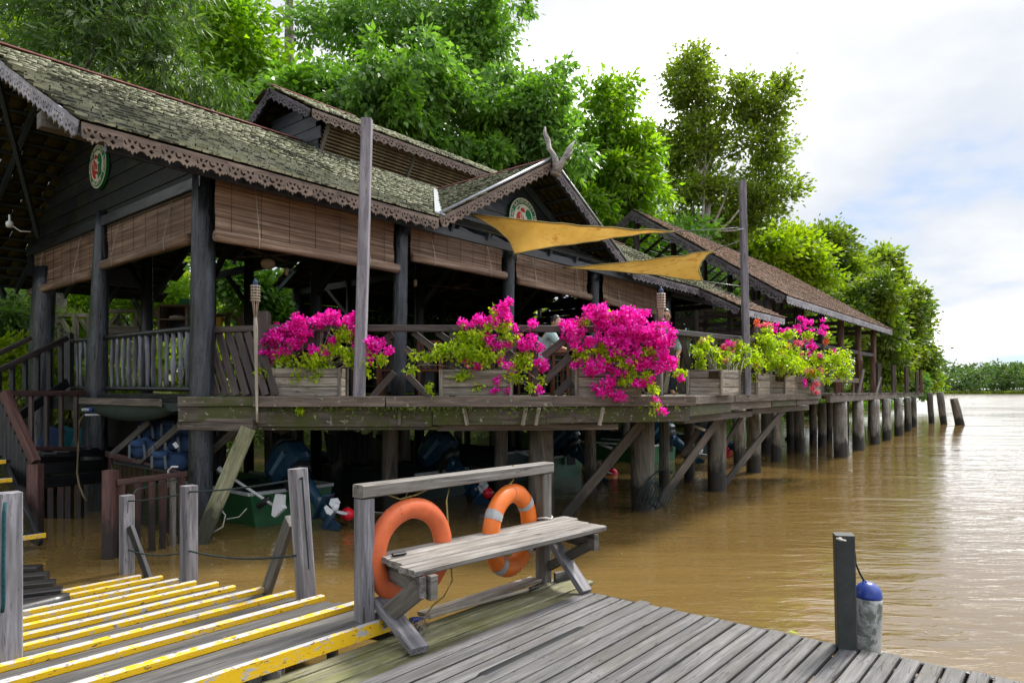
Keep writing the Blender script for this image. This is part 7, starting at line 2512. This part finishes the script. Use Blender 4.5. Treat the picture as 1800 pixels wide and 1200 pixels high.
def tree(name, lab, blobs, base, n, L, W, mat, trunk_r=.25, sub=6, seed=1, grp=None, limbs=5, trunk_pts=None, bark="bark", **kw):
    base = Vector(base)
    th = thing(name, lab, "tree", base, 0, grp)
    bb = subblobs(blobs, sub, seed) if sub else blobs
    make_crown("crown", bb, n, L, W, mat, th, seed=seed, **kw)
    rs_ = random.Random(seed)
    top = Vector(blobs[0][:3])
    pts = trunk_pts or [base, base.lerp(top, .35) + Vector((rs_.uniform(-.3, .3), rs_.uniform(-.2, .2), 0)), base.lerp(top, .7) + Vector((rs_.uniform(-.3, .3), 0, 0)), top]
    rr = [trunk_r * (1 - .7 * i / (len(pts) - 1)) for i in range(len(pts))]
    tube("trunk", pts, rr, bark, th, 9)
    tg = sorted(bb, key=lambda b: -b[3])[:limbs * 2]
    for b in tg[:limbs]:
        e = Vector(b[:3]); s = pts[1].lerp(pts[-1], rs_.uniform(.1, .8))
        mid = s.lerp(e, .5) + Z3 * -.15 * (e - s).length * .4
        tube("limb", [s, mid, e], [trunk_r * .4, trunk_r * .27, trunk_r * .1], bark, th, 6)
    return th


gz = 1.9   # ground level up the bank
# 1 feathery dark tree, far left, close behind the roof
tree("feathery_tree", "dark feathery leaved tree at the far left above the roof ridge",
     [blob(60, 90, 17, 190, 140), blob(250, 110, 18, 170, 120), blob(150, 10, 18, 240, 100), blob(380, 190, 19, 90, 60)], P(90, 688, 17.5), 26000, .27, .048, "leaf_feather",
     seed=2, sub=9, droop=.7, clump=.55, k=42, outward=.5, fill=.3, hole=.12, trunk_r=.22)
# 2 sunlit broad leaved tree
tree("broadleaf_tree", "sunlit yellow green broadleaf tree with a visible thin trunk, left of the centre tree",
     [blob(400, 60, 25, 110, 120), blob(340, 20, 25, 110, 60), blob(455, 130, 25, 70, 80), blob(420, 190, 24, 60, 40)], P(428, 688, 25), 15000, .26, .14, "leaf_bright",
     seed=3, sub=7, droop=.3, clump=.8, fill=.3, hole=.22, trunk_r=.22)
tree("broadleaf_tree", "yellow green broadleaf tree filling the gap behind the feathery tree", [blob(200, 120, 30, 260, 130), blob(60, 60, 30, 160, 140), blob(320, 170, 30, 90, 50)], P(220, 688, 30), 12000, .34, .18, "leaf_yellow",
     seed=33, sub=7, clump=1.0, fill=.3, hole=.12)
p_ = [P(508, 250, 33), P(508, 60, 33), P(509, -40, 33)]
t_ = thing("thin_tree", "thin bare straight trunk rising in the sky gap left of the centre tree", "tree", p_[0])
tube("trunk", [Vector((p_[0].x, p_[0].y, gz))] + p_, [.28, .26, .22, .18], "bark", t_, 8)
make_crown("crown", [blob(505, -70, 33, 60, 40)], 900, .3, .14, "leaf_mid", t_, seed=9)
for a_, b_ in (((508, 20), (540, -2)), ((508, 35), (480, 12))):
    tube("limb", [P(a_[0], a_[1], 33), P(b_[0], b_[1], 33)], [.06, .03], "bark", t_, 5)
# 3 the big drooping tree in the centre
tree("drooping_tree", "big light green tree with drooping leaf sprays above the clerestory",
     [blob(650, 165, 22, 175, 110), blob(560, 190, 21.5, 110, 90), blob(740, 170, 22.5, 90, 80), blob(640, 250, 22.5, 150, 60)], P(690, 688, 22.5), 32000, .235, .115, "leaf_mid",
     seed=5, sub=12, droop=.95, clump=.42, k=34, outward=.75, fill=.10, hole=.45, trunk_r=.3)
tree("drooping_tree", "tall darker tree rising out of the frame behind the light green centre tree",
     [blob(720, 20, 27, 190, 85), blob(850, 50, 27, 75, 90), blob(600, 40, 28, 100, 70), blob(820, 120, 26, 90, 70)], P(760, 688, 27), 27000, .24, .12, "leaf_mid",
     seed=6, sub=10, droop=.7, clump=.6, k=34, fill=.18, hole=.2, trunk_r=.3)
tree("drooping_tree", "round green tree with drooping sprays right of the centre, behind the driftwood horns",
     [blob(930, 190, 24, 100, 90), blob(870, 230, 24, 110, 90), blob(960, 270, 24, 70, 80), blob(820, 290, 23, 90, 60)], P(900, 688, 24), 30000, .235, .11, "leaf_mid",
     seed=7, sub=12, droop=.9, clump=.45, k=34, outward=.7, fill=.10, hole=.4, trunk_r=.28)
tree("broadleaf_tree", "yellow green sunlit foliage showing through below the round green tree", [blob(760, 300, 28, 130, 60), blob(900, 310, 29, 140, 60)], P(800, 688, 28), 9000, .28, .15, "leaf_yellow", seed=41, sub=6, clump=.7)
# 4 bright tree right of the gable
tree("bright_tree", "vivid yellow green tree right of the driftwood horns",
     [blob(1068, 205, 29, 62, 80), blob(1118, 275, 29, 48, 60), blob(1060, 290, 29, 100, 80), blob(1100, 340, 30, 90, 80), blob(1010, 370, 28, 60, 60), blob(1060, 420, 30, 90, 50)], P(1050, 688, 29.5), 32000, .26, .115, "leaf_bright",
     seed=8, sub=11, droop=.55, clump=.55, k=36, fill=.12, hole=.4, trunk_r=.28)
# 5 tall open tree
tD = 42
tp_ = [P(1232, 560, 39), P(1238, 425, 39), P(1246, 350, 41.5), P(1242, 270, tD), P(1236, 190, tD), P(1230, 120, tD)]
tree("tall_open_tree", "tall airy tree with pale trunk standing above the far pavilion",
     [blob(1225, 150, tD, 66, 62), blob(1340, 185, tD, 52, 62), blob(1262, 220, tD, 85, 70), blob(1210, 260, tD, 58, 60), blob(1350, 260, tD, 46, 44), blob(1378, 160, tD, 22, 36), blob(1305, 150, tD, 24, 28), blob(1215, 105, tD, 34, 24), blob(1240, 330, tD, 88, 60), blob(1330, 330, tD, 70, 60), blob(1215, 400, tD, 70, 50), blob(1300, 400, tD + 1, 85, 45)],
     Vector((tp_[0].x, tD, gz)), 46000, .25, .15, "leaf_olive", seed=10, sub=9, droop=.15, clump=.85, k=24, fill=.4, hole=.2, flat=.6, trunk_r=.26, trunk_pts=[Vector((tp_[0].x, tD, gz))] + tp_, limbs=12, bark="pale_bark")
# 6 the wooded bank to the right
G6 = "trees along the wooded river bank"
tree("bank_tree", "yellow green tree right of the far pole above the pavilion roof", [blob(1370, 430, 46, 75, 60), blob(1330, 470, 45, 80, 50), blob(1420, 480, 46, 60, 60), blob(1300, 400, 46, 40, 40)], P(1370, 688, 46), 15000, .36, .20, "leaf_yellow", seed=12, sub=8, clump=.9, grp=G6, droop=.2)
tree("bank_tree", "dark tree with an open top beside the yellow green one", [blob(1445, 425, 56, 50, 38), blob(1470, 450, 57, 34, 40), blob(1480, 480, 56, 45, 50)], P(1450, 688, 56), 9000, .42, .24, "leaf_forest", seed=13, sub=8, clump=1.1, grp=G6, hole=.2)
tree("bank_tree", "olive tree at the skyline between the dark tree and the river", [blob(1530, 470, 62, 45, 35), blob(1560, 495, 62, 35, 30), blob(1500, 480, 60, 40, 34)], P(1520, 688, 62), 9000, .42, .24, "leaf_olive", seed=14, sub=8, clump=1.0, grp=G6)
tree("bank_tree", "broad mid green tree behind the pavilion roof", [blob(1510, 540, 52, 60, 70), blob(1470, 580, 50, 60, 60), blob(1545, 600, 54, 45, 70)], P(1500, 688, 52), 17000, .38, .20, "leaf_forest", seed=15, sub=9, clump=.9, grp=G6)
tree("bank_tree", "tall rounded green tree hanging towards the water", [blob(1580, 540, 66, 36, 50), blob(1590, 600, 66, 36, 60), blob(1560, 640, 62, 50, 40)], P(1575, 688, 66), 15000, .42, .22, "leaf_forest", seed=16, sub=9, clump=1.0, grp=G6)
tree("bank_tree", "last dark tree at the point, its branches reaching over the river", [blob(1612, 570, 78, 20, 45), blob(1615, 620, 78, 24, 40), blob(1625, 655, 78, 22, 30)], P(1610, 688, 78), 9000, .45, .24, "leaf_forest", seed=17, sub=9, clump=1.2, grp=G6)
tree("bank_tree", "dark green tree low behind the lodge's right end", [blob(1380, 600, 48, 90, 80), blob(1290, 560, 46, 90, 70), blob(1450, 640, 46, 80, 50)], P(1380, 688, 49), 13000, .40, .22, "leaf_forest", seed=18, sub=9, clump=1.0, grp=G6)
tree("bank_tree", "green tree filling the gap behind the bright tree", [blob(1150, 430, 40, 110, 80), blob(1080, 480, 38, 90, 60), blob(1210, 520, 42, 90, 80)], P(1150, 688, 41), 15000, .36, .20, "leaf_mid", seed=19, sub=8, clump=.9, grp=G6)
# shrubs
def shrub(x, y, D, rx, ry, n, L, W, mat, lab, seed):
    th = thing("shrub", lab, "shrub", P(x, y + ry, D), 0, "shrubs along the bank")
    make_crown("foliage", subblobs([blob(x, y, D, rx, ry)], 5, seed), n, L, W, mat, th, seed=seed, clump=.5, k=20, droop=.3)
    for q in range(3):
        tube("stem", [P(x, y + ry + 5, D), P(x + (q - 1) * rx * .5, y, D)], [.04, .015], "bark", th, 5)


shrub(430, 525, 20.5, 62, 72, 6500, .20, .10, "leaf_mid", "dense dark green shrub framed by the first bay opening", 61)
shrub(500, 560, 20.5, 36, 48, 3000, .20, .095, "leaf_mid", "lower shrub beside the first torch", 62)
shrub(240, 520, 21, 100, 66, 5000, .18, .08, "leaf_bright", "sunlit leaves behind the trunk post", 63)
shrub(120, 540, 20, 90, 60, 4200, .18, .08, "leaf_bright", "sunlit leaves behind the stairs", 64)
shrub(15, 560, 16, 50, 90, 2600, .26, .05, "leaf_feather", "feathery frond plant at the left edge behind the stairs", 65)
shrub(30, 640, 15, 60, 60, 2200, .16, .08, "leaf_yellow", "yellow green creeper low at the left edge", 66)
shrub(150, 690, 17, 120, 40, 2600, .16, .08, "leaf_yellow", "bright weeds seen beneath the end floor", 67)
shrub(700, 600, 21, 160, 40, 3000, .2, .09, "leaf_dark", "dark leaves behind the dining room", 68)
shrub(1330, 735, 44, 50, 22, 3000, .3, .14, "leaf_mid", "green shrubs on the bank seen between the piles", 69)
shrub(1230, 735, 40, 70, 20, 2600, .3, .14, "leaf_dark", "dark shrubs on the bank behind the thick piles", 70)
shrub(1430, 715, 50, 60, 14, 2400, .3, .14, "leaf_forest", "low bushes at the waterline behind the far piles", 71)
shrub(1540, 690, 60, 60, 18, 3000, .35, .16, "leaf_forest", "bushes hanging over the bank beyond the walkway", 72)
shrub(1600, 680, 74, 34, 30, 3000, .38, .18, "leaf_mid", "light green bushes at the walkway end", 73)
shrub(1640, 668, 84, 20, 22, 1800, .4, .2, "leaf_bright", "bright green branches leaning over the river at the point", 74)

# dense forest behind everything on the near bank
bl = []
g_ = np.random.default_rng(91)
for i in range(150):
    t_ = -70 + i * 1.15 + g_.uniform(-1, 1)
    a_ = g_.uniform(24, 40)
    p = R(t_, a_, 0)
    hh = g_.uniform(5, 8.5) if t_ < 55 else g_.uniform(4, 6)
    bl.append((p.x, p.y, 1.8 + hh * .5, g_.uniform(2.2, 3.6), g_.uniform(2.2, 3.6), hh * .62))
for i in range(110):
    t_ = -60 + i * 1.3; p = R(t_, g_.uniform(15, 21), 0)
    if t_ < 70: bl.append((p.x, p.y, 2.6, g_.uniform(1.4, 2.2), g_.uniform(1.4, 2.2), 1.5))
o = make_crown("forest_mass", bl, 78000, .75, .42, "leaf_forest", None, seed=92, clump=1.2, k=20, fill=.25, droop=.2)
tag(o, "dense forest standing behind the lodge and along the bank", "forest", kind="stuff")

# ================================================================== FAR BANK
V, F = [], []
xs = list(range(300, 2600, 100))
for i, x in enumerate(xs):
    y0 = 560 + 25 * math.sin(x * .004)
    V += [(x, y0, -.5), (x, y0 + 10, 1.6), (x, y0 + 60, 3.0), (x, y0 + 1200, 8.0)]
for i in range(len(xs) - 1):
    for j in range(3):
        F.append((i * 4 + j, i * 4 + 4 + j, i * 4 + 5 + j, i * 4 + 1 + j))
sheet("far_bank_ground", V, F, "bank_earth")
bl = []
g_ = np.random.default_rng(77)
for i in range(230):
    x = g_.uniform(290, 900) if i < 200 else g_.uniform(900, 2200)
    d_ = g_.uniform(15, 90)
    hgt = g_.uniform(8, 14) + 9 * max(0, math.sin(x * .045)) * g_.random() + d_ * .07
    r_ = g_.uniform(7, 13)
    y0 = 560 + 25 * math.sin(x * .004) + d_
    bl.append((x, y0, hgt * .72 + 1.5, r_, r_, hgt * .62))
# two taller emergent crowns
for (px_, hh) in ((1664, 27), (1752, 26), (1775, 25), (1720, 22), (1798, 24), (1700, 20)):
    x = (px_ - 900) / 1200 * 590
    bl.append((x, 590, hh - 4, 7, 7, 6)); bl.append((x + 3, 588, hh - 9, 6, 6, 8))
o = make_crown("far_forest", bl, 90000, 2.1, 1.3, "leaf_far", None, seed=78, clump=3.0, k=16, fill=.1, droop=.1)
tag(o, "low forest on the far river bank", "forest", kind="stuff")
C = np.stack([g_.uniform(290, 1000, 6000), 0 * np.ones(6000), g_.uniform(.6, 2.0, 6000)], axis=1)
C[:, 1] = 560 + 25 * np.sin(C[:, 0] * .004) + g_.uniform(-1, 6, 6000)
o = fastmesh("bank_grass", leaves_arr(C, g_.normal(size=(6000, 3)) * .3 + np.array([0, 0, 1]), 2.2, 1.2, g_), 4, "grass_leaf", None)
tag(o, "strip of pale grass along the far bank waterline", "grass", kind="stuff")
# water edge undergrowth on the near bank
n_ = 16000
t_a = g_.uniform(-6, 98, n_); a_a = g_.uniform(8.2, 13, n_)
C = np.empty((n_, 3))
C[:, 0] = CX0 + UX * t_a + VX * a_a; C[:, 1] = CY0 + UY * t_a + VY * a_a
C[:, 2] = np.array([bank_profile(a, t) for a, t in zip(a_a, t_a)]) + g_.uniform(0, .7, n_)
kp = C[:, 2] > .15
C = C[kp]; n_ = len(C)
sz = np.where(t_a[kp] > 20, .42, .20)
o = fastmesh("undergrowth", leaves_arr(C, g_.normal(size=(n_, 3)) * .6 + np.array([0, 0, .6]), sz, sz * .4, g_), 4, "leaf_dark", None)
tag(o, "dark undergrowth covering the near bank", "undergrowth", kind="stuff")

# pale flecks laid on the river to draw its white glints
g_ = np.random.default_rng(123)
n_ = 420
yy_ = g_.uniform(5.5, 34, n_); xx_ = g_.uniform(-.45, .75, n_) * yy_
C = np.stack([xx_, yy_, np.full(n_, .006)], axis=1)
dr = g_.normal(size=(n_, 3)); dr[:, 2] = 0
A = leaves_arr(C, dr, g_.uniform(.015, .06, n_), g_.uniform(.008, .022, n_), g_, 0.0)
A[:, 2] = .007
o = fastmesh("drifting_flecks", A, 4, "driftwood", None)
tag(o, "small pale flecks drawn on the river surface as its white glints", "debris", kind="stuff")
